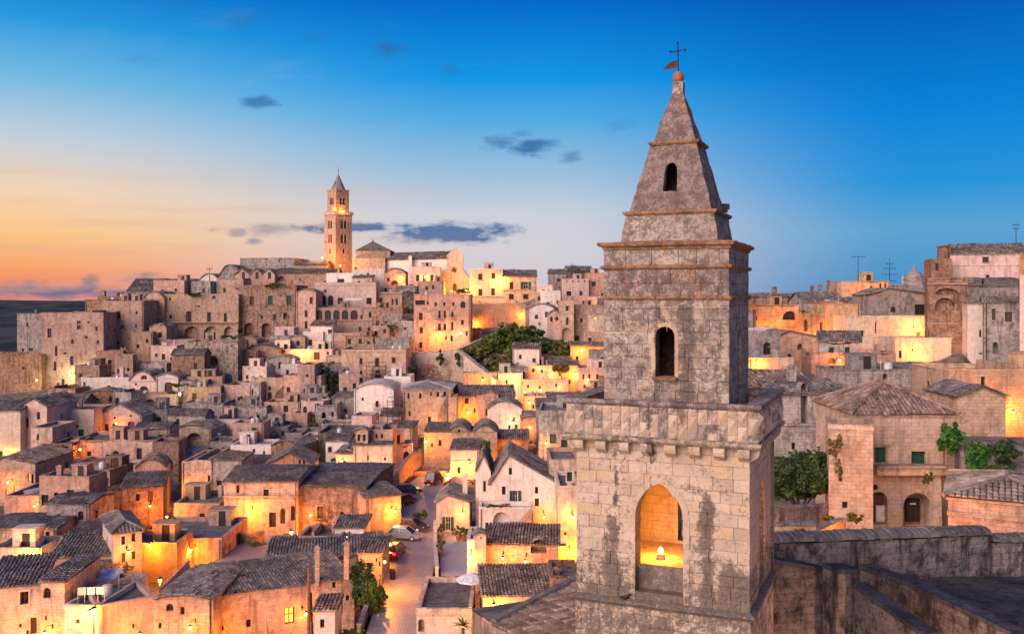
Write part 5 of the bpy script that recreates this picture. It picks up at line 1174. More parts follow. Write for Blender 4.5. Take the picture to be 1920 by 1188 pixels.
H('m18', 'small house with slanting roof under the scaffolded square house', 625, 672, 744, 800, [(648, 770, 5, 8), (640, 788, 6, 9)], Y=199, roof='shed', rh=5, mat='tuff_grey', d=8)
H('b16', 'tall pale house with rounded roof, small balcony and low door', 664, 738, 730, 808, [(707, 757, 6, 12, 'b'), (707, 786, 7, 13, 'o'), (680, 748, 4, 6)], Y=190, roof='barrel', rh=11, mat='plaster_white', d=12, tmat='roof_pale')
H('b16b', 'white flat roofed annex behind the tall pale house', 720, 770, 706, 745, [(742, 718, 5, 8)], Y=205, mat='plaster_white', d=8, roof='flatpale')
H('b17', 'stone house with outside stair and a low pyramid roof', 756, 846, 730, 812, [(788, 742, 5, 10), (821, 739, 5, 9), (834, 738, 5, 8), (808, 738, 3, 8), (805, 786, 6, 11), (766, 742, 4, 11), (768, 775, 4, 9)], Y=186, roof='hip', rh=15, mat='tuff', d=11, tmat='roof_pale', ledge=[(731, .2)])
H('b17b', 'orange-lit block with a gap of stairs beside the pyramid-roofed house', 826, 856, 744, 806, Y=182, mat='tuff', d=5)
# orange-lit lanes behind the white house
H('c1', 'house with long slate roof glowing orange above the lane', 855, 966, 742, 790, [(875, 751, 7, 11, 'a'), (890, 769, 4, 8), (944, 747, 6, 12), (922, 760, 4, 6)], Y=192, roof='gs', rh=20, mat='tuff', d=10, yaw=6)
H('c2', 'vaulted pink house with lit doorway in the orange lane', 914, 978, 766, 806, [(963.7, 786, 4, 8), (968, 800, 5, 9, 'd'), (955, 801, 4, 8, 'd')], Y=184, roof='barrel', rh=14, mat='plaster_rose', d=9)
H('c3', 'slate roofed brick house in front of the vaulted pink house', 926, 990, 822, 856, Y=164, roof='gs', rh=18, mat='tuff_brown', d=8)
H('c4', 'grey stone house with two green shuttered windows left of the bell tower', 1010, 1084, 770, 862, [(1037, 822, 12, 17, 'g'), (1058, 831, 11, 14, 'g')], Y=150, mat='tuff_grey', d=12, yaw=-4)
H('c4b', 'dark roofed house rising behind the green-shuttered grey house', 1006, 1060, 762, 800, Y=172, roof='gs', rh=16, mat='tuff_grey', d=9)
H('c5', 'yellow-lit cube house beside a bright lane lamp', 982, 1026, 743, 775, [(1000, 762, 4, 8)], Y=200, mat='plaster_cream', d=7)
H('c6', 'pink terraced house in the glow below the trees', 976, 1066, 712, 748, [(990, 724, 4, 6), (1012, 726, 4, 6), (1043, 722, 4, 7), (1030, 738, 5, 6)], Y=212, mat='plaster_rose', d=8)
H('c7', 'upper yellow-lit house front right below the trees', 974, 1030, 686, 716, [(1000, 694, 5, 7), (1016, 696, 4, 6)], Y=222, mat='plaster_cream', d=7)
H('c8', 'rosy house with tall windows cut off by the bell tower edge', 1084, 1140, 690, 734, [(1094, 706, 4, 10), (1105, 706, 4, 10), (1120, 706, 4, 10), (1096, 724, 4, 7)], Y=214, mat='plaster_rose', d=9)
H('c9', 'golden house front around a lamp between shrubs near the bell tower', 1026, 1086, 684, 730, [(1050, 700, 5, 9), (1068, 716, 4, 8)], Y=219, roof='gs', rh=9, mat='plaster_cream', d=8)
H('c10', 'orange-lit house with red roof just left of the bell tower', 1070, 1136, 648, 690, [(1105, 664, 4, 6), (1082, 672, 5, 9)], Y=232, roof='gs', rh=8, mat='ochre_wall', d=8)
H('c11', 'low house with dark roof left of the orange glow by the bell tower', 1012, 1072, 672, 700, [(1036, 676, 7, 5)], Y=230, roof='shed', rh=8, mat='plaster_rose', d=8)
H('c12', 'small lit retaining wall at the foot of the long ramp', 868, 932, 700, 724, [(905, 708, 5, 6, 'a')], Y=215, mat='ochre_wall', d=5, rag=.3, name='retaining_wall', cat='wall')
H('c13', 'brightly lit yellow bank below the lowest trees', 934, 980, 700, 736, [(950, 716, 4, 8)], Y=214, mat='plaster_cream', d=7, rag=.2)
H('c14', 'pink house with a terrace rail at the right end of the lane', 1026, 1082, 744, 790, [(1044, 760, 5, 8), (1062, 764, 4, 7)], Y=196, mat='plaster_rose', d=8, roof='gs', rh=9)
H('c15', 'dark vaulted roof house in the middle of the orange lane', 976, 1012, 786, 828, [(988, 806, 5, 8)], Y=178, mat='tuff', d=8, roof='barrel', rh=7)
H('b19', 'golden house with two wavy gables and brown shuttered windows', 795, 932, 812, 888, [(810, 834, 4, 8), (825, 830, 6, 12, 's'), (863, 831, 8, 20, 'o'), (900, 829, 7, 18, 'o')], Y=160, mat='tuff', d=1.2, rag=.02)
for i, (a, b, l) in enumerate(((836, 884, 'left wavy gable with small window on the golden house'), (884, 932, 'right wavy gable on the golden house beside a round tree'))):
    H('b19g%d' % i, l, a, b, 814, 830, [((a + b) / 2 + 1, 809, 5, 9)] if i == 0 else [], Y=161.5, roof='barrel', rh=17, mat='tuff', d=9, name='gabled_vault', cat='house', foot=False)
H('b19f', 'flat end of the golden house with slate roof rising left', 797, 838, 806, 830, Y=162, roof='shed', rh=10, mat='tuff', d=8, foot=False)
H('b20', 'pink narrow house with stone string between golden house and white house', 845, 898, 842, 902, [(860.5, 881, 6, 12, 's'), (880, 862, 4, 6)], Y=150, mat='plaster_rose', d=9, ledge=[(864, .15)], roof='shed', rh=4)
# left lower slope
H('b1', 'gabled pink house with two windows at the left edge', 36, 88, 762, 880, [(50, 792, 7, 18), (72, 779, 6, 14)], Y=172, roof='gf', rh=16, mat='plaster_rose', d=12, left=())
H('b1b', 'orange-lit wing at the far left under a blue slate roof', -30, 38, 770, 880, Y=170, roof='gs', rh=20, mat='plaster_cream', d=10)
H('b1c', 'square stone annex with one slit window below the gabled pink house', 58, 98, 802, 884, [(71, 819, 4, 11)], Y=162, mat='tuff', d=9, roof='flatpale')
H('b2', 'long plain wall house with a green door on the left slope', 90, 176, 768, 828, [(152, 812, 10, 15, 'g'), (144, 799, 5, 6), (104, 810, 5, 7)], Y=180, mat='plaster_cream', d=9)
H('b3', 'low gabled house with purple and green doors', 180, 266, 780, 818, [(199.5, 801, 8, 14, 'p'), (216, 801, 11, 17, 'g'), (246, 798, 13, 16, 'p'), (215, 783, 4, 4), (245, 779, 4, 4)], Y=184, roof='gf', rh=24, mat='plaster_rose', d=10, ledge=[(788, .15)])
H('b4', 'small grey house with one square window right of the purple doors', 264, 314, 769, 804, [(298, 787, 8, 11, 's'), (275, 795, 7, 8, 'a')], Y=190, mat='tuff_grey', d=8, roof='flatpale')
H('b5', 'long cave-house row with arched dark doorways and niches', 132, 292, 826, 876, [(167, 850, 8, 9), (167, 868, 8, 8), (202, 861, 10, 20, 'a'), (217, 855, 12, 22, 'A'), (230, 858, 7, 18, 'd'), (261, 850, 10, 21, 'd')], Y=160, mat='tuff_pink', d=10, rag=.4)
H('b5a', 'ruined end wall with a black cave mouth left of the cave-house row', 92, 134, 832, 890, [(121, 848, 14, 34, 'c')], Y=157, mat='tuff_brown', d=8, rag=.8)
H('b5b', 'low pinkish wall slab right of the cave-house row', 284, 320, 834, 872, [(300, 852, 5, 7)], Y=163, mat='plaster_rose', d=6)
H('b5c', 'long rough bank wall with one blind arch below the cave-house row', 152, 345, 874, 912, [(232, 886, 32, 20, 'A')], Y=150, mat='tuff', d=6, rag=.4, name='bank_wall', cat='wall')
H('b8', 'house with three glowing tall windows at the left edge', -20, 66, 868, 938, [(55, 894, 5, 15, 'l'), (13, 921, 5, 13, 'l'), (28, 917, 5, 13, 'l'), (61, 897, 4, 17)], Y=138, roof='gr', rh=12, mat='tuff', d=12, tmat='tile_brown')
H('b8b', 'reddish terrace wall with balcony below the glowing windows', 8, 102, 930, 975, [], Y=126, mat='tuff_pink', d=9, rag=.1)
H('b9a', 'slate lean-to house left of the reddish brick house', 160, 232, 916, 970, [(186, 955, 16, 15, 'd')], Y=133, roof='shed', rh=10, mat='tuff_brown', d=7, chim=[(192, 886, 6, 14)])
H('b9', 'reddish rough brick house under a slate roof in the lower left', 228, 306, 914, 990, [(282, 930, 10, 20, 'o'), (258, 932, 8, 14, 's')], Y=120, yaw=16, roof='shed', rh=24, mat='tuff_brown', d=9)
H('b10', 'tall rough house with rounded dark wall top right of the reddish brick house', 341, 412, 866, 950, [(392, 899, 5, 17, 'o')], Y=134, mat='tuff', d=10, rag=.4)
H('b10b', 'orange-lit terrace wall with door below the tall rough house', 326, 412, 944, 996, [(379, 975, 10, 26, 'd')], Y=120, mat='tuff', d=8)
H('b12', 'large orange-lit house with slate roof, ledge and blind arch', 420, 558, 902, 1004, [(499, 925, 10, 17, 's'), (511, 974, 13, 28, 'd'), (550, 962, 10, 27, 'd'), (430, 970, 8, 20, 'd'), (530, 967, 10, 28, 'A'), (446, 916, 6, 15, 's')], Y=116, roof='gs', rh=28, mat='tuff', d=11, ledge=[(930, .3)])
H('b13', 'gable-ended house with paired slit windows behind the large orange house', 497, 586, 872, 912, [(562, 868, 4, 13), (570, 867, 4, 13)], Y=143, roof='gf', rh=24, mat='tuff', d=10, yaw=6)
H('b13b', 'slate roofed long house left of the paired slit windows', 425, 500, 872, 905, Y=146, roof='gs', rh=20, mat='tuff_grey', d=9)
H('b14', 'big brown rubble palace with balcony window and slate roofs', 556, 686, 910, 1004, [(601, 960, 11, 24, 'b'), (641, 966, 8, 16, 'A')], Y=117, mat='tuff_brown', d=16, roof='gs', rh=22, yaw=-5, )
H('b14b', 'low yellow-lit wing with dark roof along the street side of the rubble palace', 686, 752, 932, 1000, Y=113, mat='tuff', d=7, roof='shed', rh=10, yaw=24)
H('b15', 'golden church-like house with buttressed lit wall beside the street', 663, 736, 834, 894, [(671.5, 875, 6, 13, 'o'), (690, 858, 3, 10), (722, 860, 4, 6)], Y=150, mat='plaster_cream', d=9, yaw=6, roof='shed', rh=4)
H('b15t', 'square upper loggia with slit openings on the golden church-like house', 688, 736, 806, 836, [(706, 817, 4, 9, 'a'), (716, 817, 4, 9, 'a')], Y=153, mat='tuff', d=6, foot=False)
H('b15b', 'little bell gable with two arched openings beside the golden church-like house', 667, 690, 806, 842, [(673, 820, 5, 13, 'a'), (683, 820, 5, 13, 'a')], Y=151, mat='tuff', d=2, foot=False, cat='bell gable', name='bell_gable', roof='gf', rh=5)
H('b15l', 'pale side house with slate top left of the golden church-like house', 630, 664, 850, 888, [(645, 866, 5, 8)], Y=151, mat='plaster_rose', d=8, roof='hip', rh=12)
H('b15g', 'dark olive windowless wall behind the golden church-like house', 596, 668, 812, 880, Y=166, mat='tuff_dark', d=10)
H('s1', 'low orange street wall below the golden house arch', 735, 845, 884, 905, [(815, 893, 26, 20, 'c'), (775, 896, 8, 10, 'A')], Y=151, mat='ochre_wall', d=5, rag=.05, name='street_wall', cat='wall')
# white house group by the street
H('w1', 'white house with stepped gable and green shutters beside the blue terrace', 918, 1048, 906, 1000, [(957, 883, 6, 13), (944.5, 919, 7, 16, 's'), (966, 931, 10, 24, 'G'), (1006, 918.5, 6, 13), (1006.6, 941, 8, 15, 'd')], Y=112, mat='plaster_white', d=11, roof='gr', rh=54, tmat='tile_grey', tw=.34, pk=.27, plain=True)
H('w1b', 'white wing with small pointed gable at the left of the stepped gable', 892, 920, 880, 985, [(908.6, 911, 5, 20, 's')], Y=115, mat='plaster_white', d=9, roof='gf', rh=30, tmat='tile_grey')
H('w1c', 'white porch with round arch and curving stair before the stepped gable house', 898, 1000, 952, 1004, [(940, 980, 31, 42, 'A'), (913, 990, 6, 22, 'd')], Y=108, mat='plaster_white', d=3.2, roof='flatpale', rag=.02)
H('w2', 'low cream house with black-shuttered glass door on the blue terrace', 818, 880, 940, 998, [(840, 981, 10, 26, 'G')], Y=112, mat='plaster_cream', d=7, chim=[(872, 893, 9, 34)], roof='gr', rh=14, tmat='tile_grey')
H('w3', 'yellow-lit wall house against the left edge of the bell tower', 1046, 1086, 912, 1060, [(1068, 893, 10, 18, 'g'), (1060, 1000, 5, 6)], Y=104, mat='plaster_cream', d=9)
H('w3b', 'upper stone storey with green window against the bell tower', 1030, 1086, 862, 915, [(1068, 893, 8, 17, 'g'), (1078, 893, 7, 17, 'g')], Y=114, mat='tuff', d=9, rag=.1)
H('w4', 'long brown house with blind arch and brown tile roof below the white house', 910, 1046, 1018, 1085, [(1010, 1024, 30, 26, 'A'), (1010, 1030, 6, 12)], Y=92, mat='tuff', d=8, roof='gs', rh=16, tmat='tile_brown', yaw=-3)
H('w5', 'slender chimney-like turret with slab cap beside the blue terrace', 890, 911, 1000, 1085, [(902, 1008, 3, 4)], Y=91, mat='plaster_cream', d=1.2, roof='gf', rh=5, name='turret', cat='turret')
H('w5b', 'pale low wall house between turret and blue terrace', 876, 892, 1012, 1085, [(882, 1040, 3, 5)], Y=92, mat='plaster_white', d=5)
H('w6', 'yellow-lit courtyard house with brown tiled roof near the parasol', 906, 1040, 1116, 1175, [(926, 1128, 4, 6)], Y=79, mat='plaster_cream', d=8, roof='shed', rh=36, tmat='tile_brown', yaw=4)
H('w6b', 'little stone lean-to with chimney hood against the bell tower', 1032, 1084, 1082, 1140, [(1046, 1082, 5, 6)], Y=80, mat='tuff_brown', d=5, chim=[(1044, 1068, 12, 26)])
H('w7', 'flat-roofed terrace house with raised parapet at the street corner', 781, 884, 1142, 1200, [(790, 1172, 12, 24, 'A')], Y=79, mat='plaster_cream', d=9, roof='flat', ledge=[(1148, .15)], rag=.02, plain=True)
# lower left quarter
H('l1', 'large tiled stone house with one glowing orange window at the bottom', 396, 664, 1118, 1230, [(542.7, 1153, 19, 31, 'l'), (466, 1167.5, 9, 14), (626.5, 1094.5, 7, 14), (631, 1135, 26, 37, 'D'), (652, 1120, 7, 10), (406, 1156, 5, 24, 'D')], Y=82, yaw=27, mat='tuff', d=9, roof='shed', rh=58, tw=.3, chim=[(595, 1028, 8, 44), (650, 1020, 9, 40)], ov=.15)
H('l1b', 'small vaulted annex with round window left of the glowing orange window', 288, 400, 1122, 1230, [(318, 1138, 14, 14, 'a'), (342, 1144, 8, 14), (300, 1172, 6, 10)], Y=80, mat='tuff', d=9, roof='barrel', rh=9)
H('l1c', 'dark many-ridged tile roof behind the large tiled house', 500, 722, 1048, 1085, Y=96, roof='gs', rh=26, mat='tuff', d=9, yaw=10, tw=.32)
H('l2', 'yellow-lit house with four windows and dark hipped roof', 212, 266, 1000, 1070, [(231, 1012, 7, 16, 's'), (250, 1006, 7, 16, 's'), (231.5, 1045, 7, 18, 'o'), (250.5, 1040, 7, 16, 's')], Y=93, yaw=30, mat='plaster_cream', d=8, roof='hip', rh=30, tw=.34)
H('l2b', 'brown side wall under the dark hipped roof in the lower left', 122, 214, 1008, 1060, Y=104, yaw=8, mat='tuff_brown', d=6, roof='shed', rh=16)
H('l3', 'house with sagging dark tile roof in front of the four-window house', 94, 208, 1044, 1110, [(178, 1060, 10, 18, 'A')], Y=93, yaw=14, mat='plaster_cream', d=8, roof='shed', rh=36, tw=.34, chim=[(106, 1048, 14, 16)])
H('l4', 'stone house with grey tile roof and a gable window at the left edge', -30, 106, 990, 1050, [(89, 1006, 8, 20), (30, 1012, 10, 10, 'A')], Y=107, mat='tuff', d=7, roof='gs', rh=22, tw=.36)
H('l5', 'yellow-lit wall with two lamps glow below the grey tile roof', -20, 78, 1028, 1090, Y=98, mat='plaster_cream', d=5, rag=.02)
H('l6', 'corner house with long dark tile roof at the bottom left', -30, 78, 1102, 1240, [(45.5, 1120, 16, 24, 's'), (63, 1172, 12, 30, 'd'), (38, 1172, 5, 7)], Y=80, yaw=18, mat='plaster_cream', d=9, roof='shed', rh=46, tw=.32)
H('l6b', 'rounded stair tower with one arched window at the bottom left', 76, 121, 1088, 1240, [(88, 1111, 14, 20, 'a'), (86, 1158, 4, 8)], Y=80, mat='tuff', d=7, roof='shed', rh=22, tw=.32)
H('l7', 'terrace house with laundry rail and yellow-lit front wall at the bottom left', 121, 186, 1134, 1240, [(145, 1164, 9, 8, 'A')], Y=79, yaw=-4, mat='plaster_cream', d=9, roof='flat', rag=.02)
H('l7r', 'long pinkish terrace wall running right from the laundry terrace', 186, 290, 1136, 1240, Y=78.6, yaw=36, mat='plaster_rose', d=7, roof='flat', rag=.02)
H('l7b', 'back room with dark double door on the laundry terrace', 128, 216, 1076, 1125, [(159, 1094, 19, 23, 'D'), (187, 1092, 6, 12), (203, 1094, 7, 14)], Y=90, yaw=6, mat='plaster_rose', d=6, roof='shed', rh=14)
H('l8', 'bright yellow retaining wall below the rooftop with air conditioners', 226, 332, 1018, 1088, [(265, 1071, 4, 6)], Y=98, mat='ochre_wall', d=5, rag=.04)
H('l8r', 'dark roof terrace with two air conditioners', 264, 416, 1010, 1092, [(362, 1074, 4, 6)], Y=103, yaw=0, mat='tuff_pink', d=10, roof='flat', rag=.05)
H('l9', 'low rooftop shed with slate cover in front of the rubble palace', 628, 682, 988, 1030, Y=106, mat='plaster_white', d=5, roof='shed', rh=12)
H('l10', 'garden hut row behind the dark many-ridged roof', 560, 640, 1006, 1040, [(600, 1018, 6, 9)], Y=104, mat='tuff_pink', d=5, rag=.2)
H('l11', 'pinkish lane wall below the orange-lit house', 330, 420, 1016, 1060, Y=109, mat='tuff_pink', d=2, rag=.05, name='lane_wall', cat='wall', foot=False)
H('l12', 'small stone store with awning roof at the bottom beside the glowing window', 590, 628, 1142, 1200, [(604, 1168, 8, 16)], Y=77, mat='plaster_white', d=3, roof='shed', rh=10, tmat='tile_brown')
H('l13', 'narrow house end with wall lamp where the street bends', 672, 716, 1036, 1085, [(716, 1056, 12, 10, 'A')], Y=94, mat='tuff', d=6, roof='gs', rh=10)
# ------------------------------------------------------------------ right of the bell tower
H('r1', 'long pale palace with dark roof at the top right corner', 1782, 1925, 476, 545, [(1848, 487, 12, 11, 's'), (1852, 522, 7, 14, 'd')], Y=150, yaw=-18, mat='plaster_rose', d=9, roof='gs', rh=18, ledge=[(497, .12)])
H('r1b', 'stepped brown tower end at the left of the long pale palace', 1746, 1784, 486, 545, [(1757, 500, 6, 14)], Y=148, yaw=-16, mat='tuff_brown', d=8, chim=[(1770, 464, 18, 22)])
H('r1c', 'orange corner of a house at the far right skyline', 1912, 1990, 476, 560, Y=146, yaw=-31, mat='ochre_wall', d=8)
H('r2', 'tall ruined church front with rusticated corners and a sunken panel', 1739, 1814, 522, 636, [(1776, 546, 44, 12, 'A'), (1771, 570, 36, 24, 'A')], Y=128, yaw=-20, mat='tuff_brown', d=6, ledge=[(532, .3), (606, .1)], rag=.35, name='ruined_church', cat='church')
H('r2b', 'dark house wing with orange buttress right of the ruined church front', 1812, 1930, 535, 600, [(1843, 530, 5, 12)], Y=136, mat='tuff_grey', d=8, roof='gs', rh=14)
H('r3', 'orange-lit square tower house on the right skyline', 1578, 1668, 528, 600, [(1651, 536, 4, 12, 'a'), (1660, 536, 4, 12, 'a'), (1634, 540, 5, 8)], Y=160, mat='ochre_wall', d=8, yaw=0, rag=.3)
H('r3b', 'sloping grey house with round vent left of the church front', 1630, 1742, 552, 600, [(1675, 580, 10, 10, 'a'), (1726, 580, 21, 19)], Y=142, mat='tuff_grey', d=7, roof='gr', rh=12)
H('r3c', 'grey blank storey above the dark shuttered opening', 1695, 1742, 534, 575, Y=146, mat='tuff_grey', d=6)
H('r4', 'orange house with half-round window beside the bell tower', 1404, 1502, 572, 640, [(1481, 591, 27, 17, 'a'), (1417, 596, 5, 8)], Y=150, mat='ochre_wall', d=9, rag=.25, ledge=[(614, .15)])
H('r4b', 'orange house with tall blind panels right of the half-round window', 1498, 1558, 588, 640, [(1511, 610, 7, 22, 'A'), (1540, 612, 5, 16, 'A')], Y=148, mat='ochre_wall', d=8, ledge=[(590, .12)])
H('r4c', 'brown house with niche and lamp left of the yellow wall', 1555, 1612, 570, 645, [(1577, 614, 8, 14, 'A')], Y=146, mat='ochre_wall', d=8, rag=.15)
H('r4d', 'dark pitched roof house behind the orange houses on the right', 1508, 1618, 566, 600, Y=158, mat='tuff_grey', d=9, roof='gs', rh=18, chim=[(1554, 528, 7, 22), (1538, 536, 7, 14)])
H('r4e', 'low dark skyline house row right of the bell tower', 1406, 1512, 556, 590, Y=172, mat='tuff_brown', d=9, roof='gs', rh=6, chim=[(1452, 540, 8, 14), (1523, 538, 6, 10)])
H('r5', 'big yellow-lit house wall with small windows on the right hillside', 1588, 1738, 593, 664, [(1616, 625, 7, 11, 's'), (1664, 646, 9, 17), (1642, 614, 3, 22), (1722, 626, 8, 9, 'A')], Y=140, mat='plaster_cream', d=8, rag=.04)
H('r6', 'low yellow-lit wall below the ruined church front', 1678, 1812, 634, 690, [(1688, 664, 6, 14)], Y=127, mat='plaster_cream', d=6, rag=.08)
H('r7', 'white gable wall left of the tall stone house on the right', 1814, 1848, 568, 660, [(1838, 625, 4, 14)], Y=122, yaw=-18, mat='plaster_white', d=7, roof='shed', rh=6)
H('r7b', 'tall stone house with niche window at the right edge', 1845, 1914, 566, 694, [(1863, 589, 7, 22, 's'), (1891, 594, 14, 19, 's'), (1866, 652, 10, 22, 'A'), (1826, 676, 6, 16)], Y=118, yaw=-24, mat='tuff_grey', d=8, roof='gs', rh=10)
H('r7c', 'pinkish pier at the extreme right edge above the orange wall', 1912, 1990, 518, 700, Y=112, yaw=-31, mat='plaster_rose', d=5, plain=True)
H('r8', 'low orange wall with starry lamp right beside the bell tower', 1404, 1488, 672, 702, Y=112, mat='plaster_cream', d=5, rag=.03, chim=[(1452, 660, 10, 12)])
H('r8b', 'small domed hut behind the starry lamp', 1410, 1454, 664, 690, Y=120, roof='barrel', rh=14, mat='tuff_grey', d=6)
H('r8c', 'white plaster house under the half-round window', 1402, 1452, 616, 672, [(1444, 624, 3, 4)], Y=136, mat='plaster_white', d=6)
H('r9', 'ruined masonry with broken vaults in the middle right', 1450, 1540, 632, 700, [(1480, 668, 8, 10, 'c'), (1500, 650, 10, 12, 'A')], Y=126, mat='tuff_pink', d=8, rag=1.2, roof='gr', rh=12, tmat='tuff_brown')
H('r9b', 'jagged broken wall below the yellow house', 1520, 1680, 662, 702, [(1560, 676, 16, 12, 'c'), (1600, 668, 8, 10, 'A')], Y=122, mat='tuff_pink', d=6, rag=.9)
H('r10a', 'long brown tiled roof house right of the bell tower parapet', 1400, 1522, 724, 900, [(1488, 836, 7, 14)], Y=86, mat='tuff_grey', d=9, roof='gs', rh=30, tmat='tile_brown', tw=.36)
H('r10b', 'grey stone house with slender white niche and dark tile roof', 1450, 1582, 738, 905, [(1508, 758, 13, 80, 'A'), (1557, 787, 18, 13, 'G'), (1488, 836, 7, 13)], Y=82, mat='tuff_grey', d=9, roof='gs', rh=26, tmat='tile_grey', tw=.34, ledge=[(795, .2)], chim=[(1484, 690, 14, 34)])
H('r11', 'grey wall with blocked window above the dark tiled roofs', 1562, 1720, 694, 745, [(1660, 705, 10, 10, 'A')], Y=98, mat='tuff_grey', d=6, rag=.1)
H('r11b', 'wide dark tile roof at mid right above the hipped roof', 1640, 1824, 702, 745, Y=104, mat='tuff_grey', d=7, roof='shed', rh=22, tmat='tile_grey', tw=.42)
H('r12', 'orange-lit wall with drainpipe at the right edge', 1778, 1990, 694, 812, [(1843, 714, 8, 17, 's')], Y=88, mat='ochre_wall', d=8, rag=.2)
H('r12b', 'gabled stone shed in front of the orange right wall', 1794, 1886, 742, 812, Y=78, mat='tuff', d=6, roof='gf', rh=18, tmat='tile_grey', chim=())
H('r13', 'main right house with brown hipped tile roof and green shuttered windows', 1600, 1790, 776, 1000, [(1650, 852, 22, 29, 'g'), (1722, 858.6, 27, 27, 'g'), (1641, 913, 10, 10), (1719.5, 958, 52, 70, 'A'), (1647, 952, 34, 62, 'A')], Y=66, mat='tuff_light', d=8.2, roof='hip', rh=60, tmat='tile_brown', tw=.29, smat='tuff', foot=True)
H('r13t', 'projecting stone corner tower left of the green shuttered windows', 1554, 1637, 796, 1000, [(1584, 946, 10, 12)], Y=63.5, yaw=-15, mat='tuff_light', d=4, roof='flat', rag=.05, ledge=[(800, .1)])
H('r14', 'stone house with pale ridged tile roof at the right edge', 1778, 2010, 930, 1040, Y=54, yaw=-27, mat='tuff', d=8, roof='hip', rh=46, tmat='tile_pale', tw=.32, ledge=[(960, .12)], tobj=True)
# things belonging to the main right house, kept as its parts
def right_house_bits():
    root = HS['r13']['root']; h = HS['r13']; A, U, Vv = h['A'], h['U'], h['V']; zq = lambda py, y=66: CZ - (py - HZ) / FPX * y
    ux = lambda px: (px - 960) / FPX * 66 - A.x
    m = MB(); opbox(m, A, U, ux(1636), ux(1764), zq(873), zq(868), -1.1, -.005); b = m.build('balcony', 'tuff', root)
    m = MB(); opbox(m, A, U, ux(1636), ux(1766), zq(886), zq(873.2), -.9, -.006); m.build('balcony_base', 'tuff', b)
    m = MB(); opbox(m, A, U, ux(1708), ux(1735), zq(983), zq(939), .9, 1.05); d_ = m.build('door', 'door_dark', root)
    for k in range(2):
        m = MB(); opbox(m, A, U, ux(1710 + 12.5 * k), ux(1720.5 + 12.5 * k), zq(980), zq(942), .86, .898); m.build('door_leaf', 'door_dark', d_)
    m = MB(); opbox(m, A, U, ux(1716), ux(1727), zq(950.5), zq(947), .83, .858); m.build('door_plate', 'frame_white', d_)
    m = MB(); opbox(m, A, U, ux(1631), ux(1647), zq(980), zq(950), .55, .75); m.build('gate_leaf', 'door_maroon', root); m = MB(); opbox(m, A, U, ux(1648), ux(1664), zq(981), zq(950), .5, .7); m.build('gate_leaf', 'white_metal', root)
    m = MB(); opbox(m, A, U, ux(1632), ux(1663), zq(948), zq(930), .6, .8); m.build('gate_panel', 'wood_brown', root)
    m = MB(); m.tube([P(1770, 778, 65.6), P(1770, 990, 65.6)], .05, 8); m.build('drainpipe', 'pipe_copper', root)
    # splayed buttress at the right corner
    m = MB(); p0, p1 = P(1756, 885, 64.8), P(1764, 1000, 62.5)
    for (x0, x1) in ((1752, 1764),):
        a, b_, c_, d2 = P(x0, 878, 65.7), P(x1, 878, 65.7), P(x1 + 3, 1000, 65.3), P(x0 - 2, 1000, 65.3); dn = V3(0, .5, 0)
        m.add([a, b_, c_, d2, a + dn, b_ + dn, c_ + dn * 2, d2 + dn * 2], ((0, 3, 2, 1), (1, 2, 6, 5), (0, 4, 7, 3), (0, 1, 5, 4)))
    m.build('buttress', 'plaster_cream', root)
right_house_bits()
# tiles that can be told apart: the pale hipped roof, the tile-capped wall, the roof at the tower's foot
def fg_roof():      # dark tiled roof at the foot of the bell tower
    e0, e1 = P(925, 1172, 34), P(1092, 1250, 28); r0 = P(1082, 1090, 38)
    t = thing('tiled_roof_house', 'near brown tiled roof with dark ridge at the foot of the bell tower', 'roof', (e1.x, e1.y, 10))
    U = (e1 - e0); L = U.length; U.normalize(); Sv0 = e0 - r0; f = e0 + U * (r0 - e0).dot(U); Sv = f - r0; Ls = Sv.length; Sv.normalize(); ur = (r0 - e0).dot(U)
    O = e0 - Sv * Ls
    tile_objects(t, O, U, Sv, [(ur, 0), (L + 1.5, 0), (L + 1.5, Ls), (0, Ls)], .30, .42, 'tile_brown')
    m = MB(); m.tube([e0 + V3(0, 0, .12), r0 + V3(0, 0, .14)], .17, 8); m.tube([r0 + V3(0, 0, .14), r0 + U * (L - ur + 1.5) + V3(0, 0, .14)], .17, 8); m.build('ridge', 'tile_grey', t)
    b = r0 + (r0 - f) * 1.0; m = MB(); g0 = e0 + (e0 - e1).normalized() * .0
    back = V3(-3.0, 6.0, -3.6)
    m.add([e0, r0, e0 + V3(-1.0, 5.5, -1.2), r0 + V3(-1, 5, -2.2)], ((0, 1, 3, 2),)); m.build('back_slope', 'tile_grey', t)
    m = MB(); dn = V3(0, 0, -9); o2 = V3(0, .15, -.06)
    m.quad(e0 + o2 + dn, e1 + U * 1.5 + o2 + dn, e1 + U * 1.5 + o2, e0 + o2); m.quad(e0 + V3(-1.0, 5.5, -1.25) + dn, e0 + o2 + dn, e0 + o2, e0 + V3(-1, 5.5, -1.25)); m.build('wall', 'tuff_brown', t)
fg_roof()
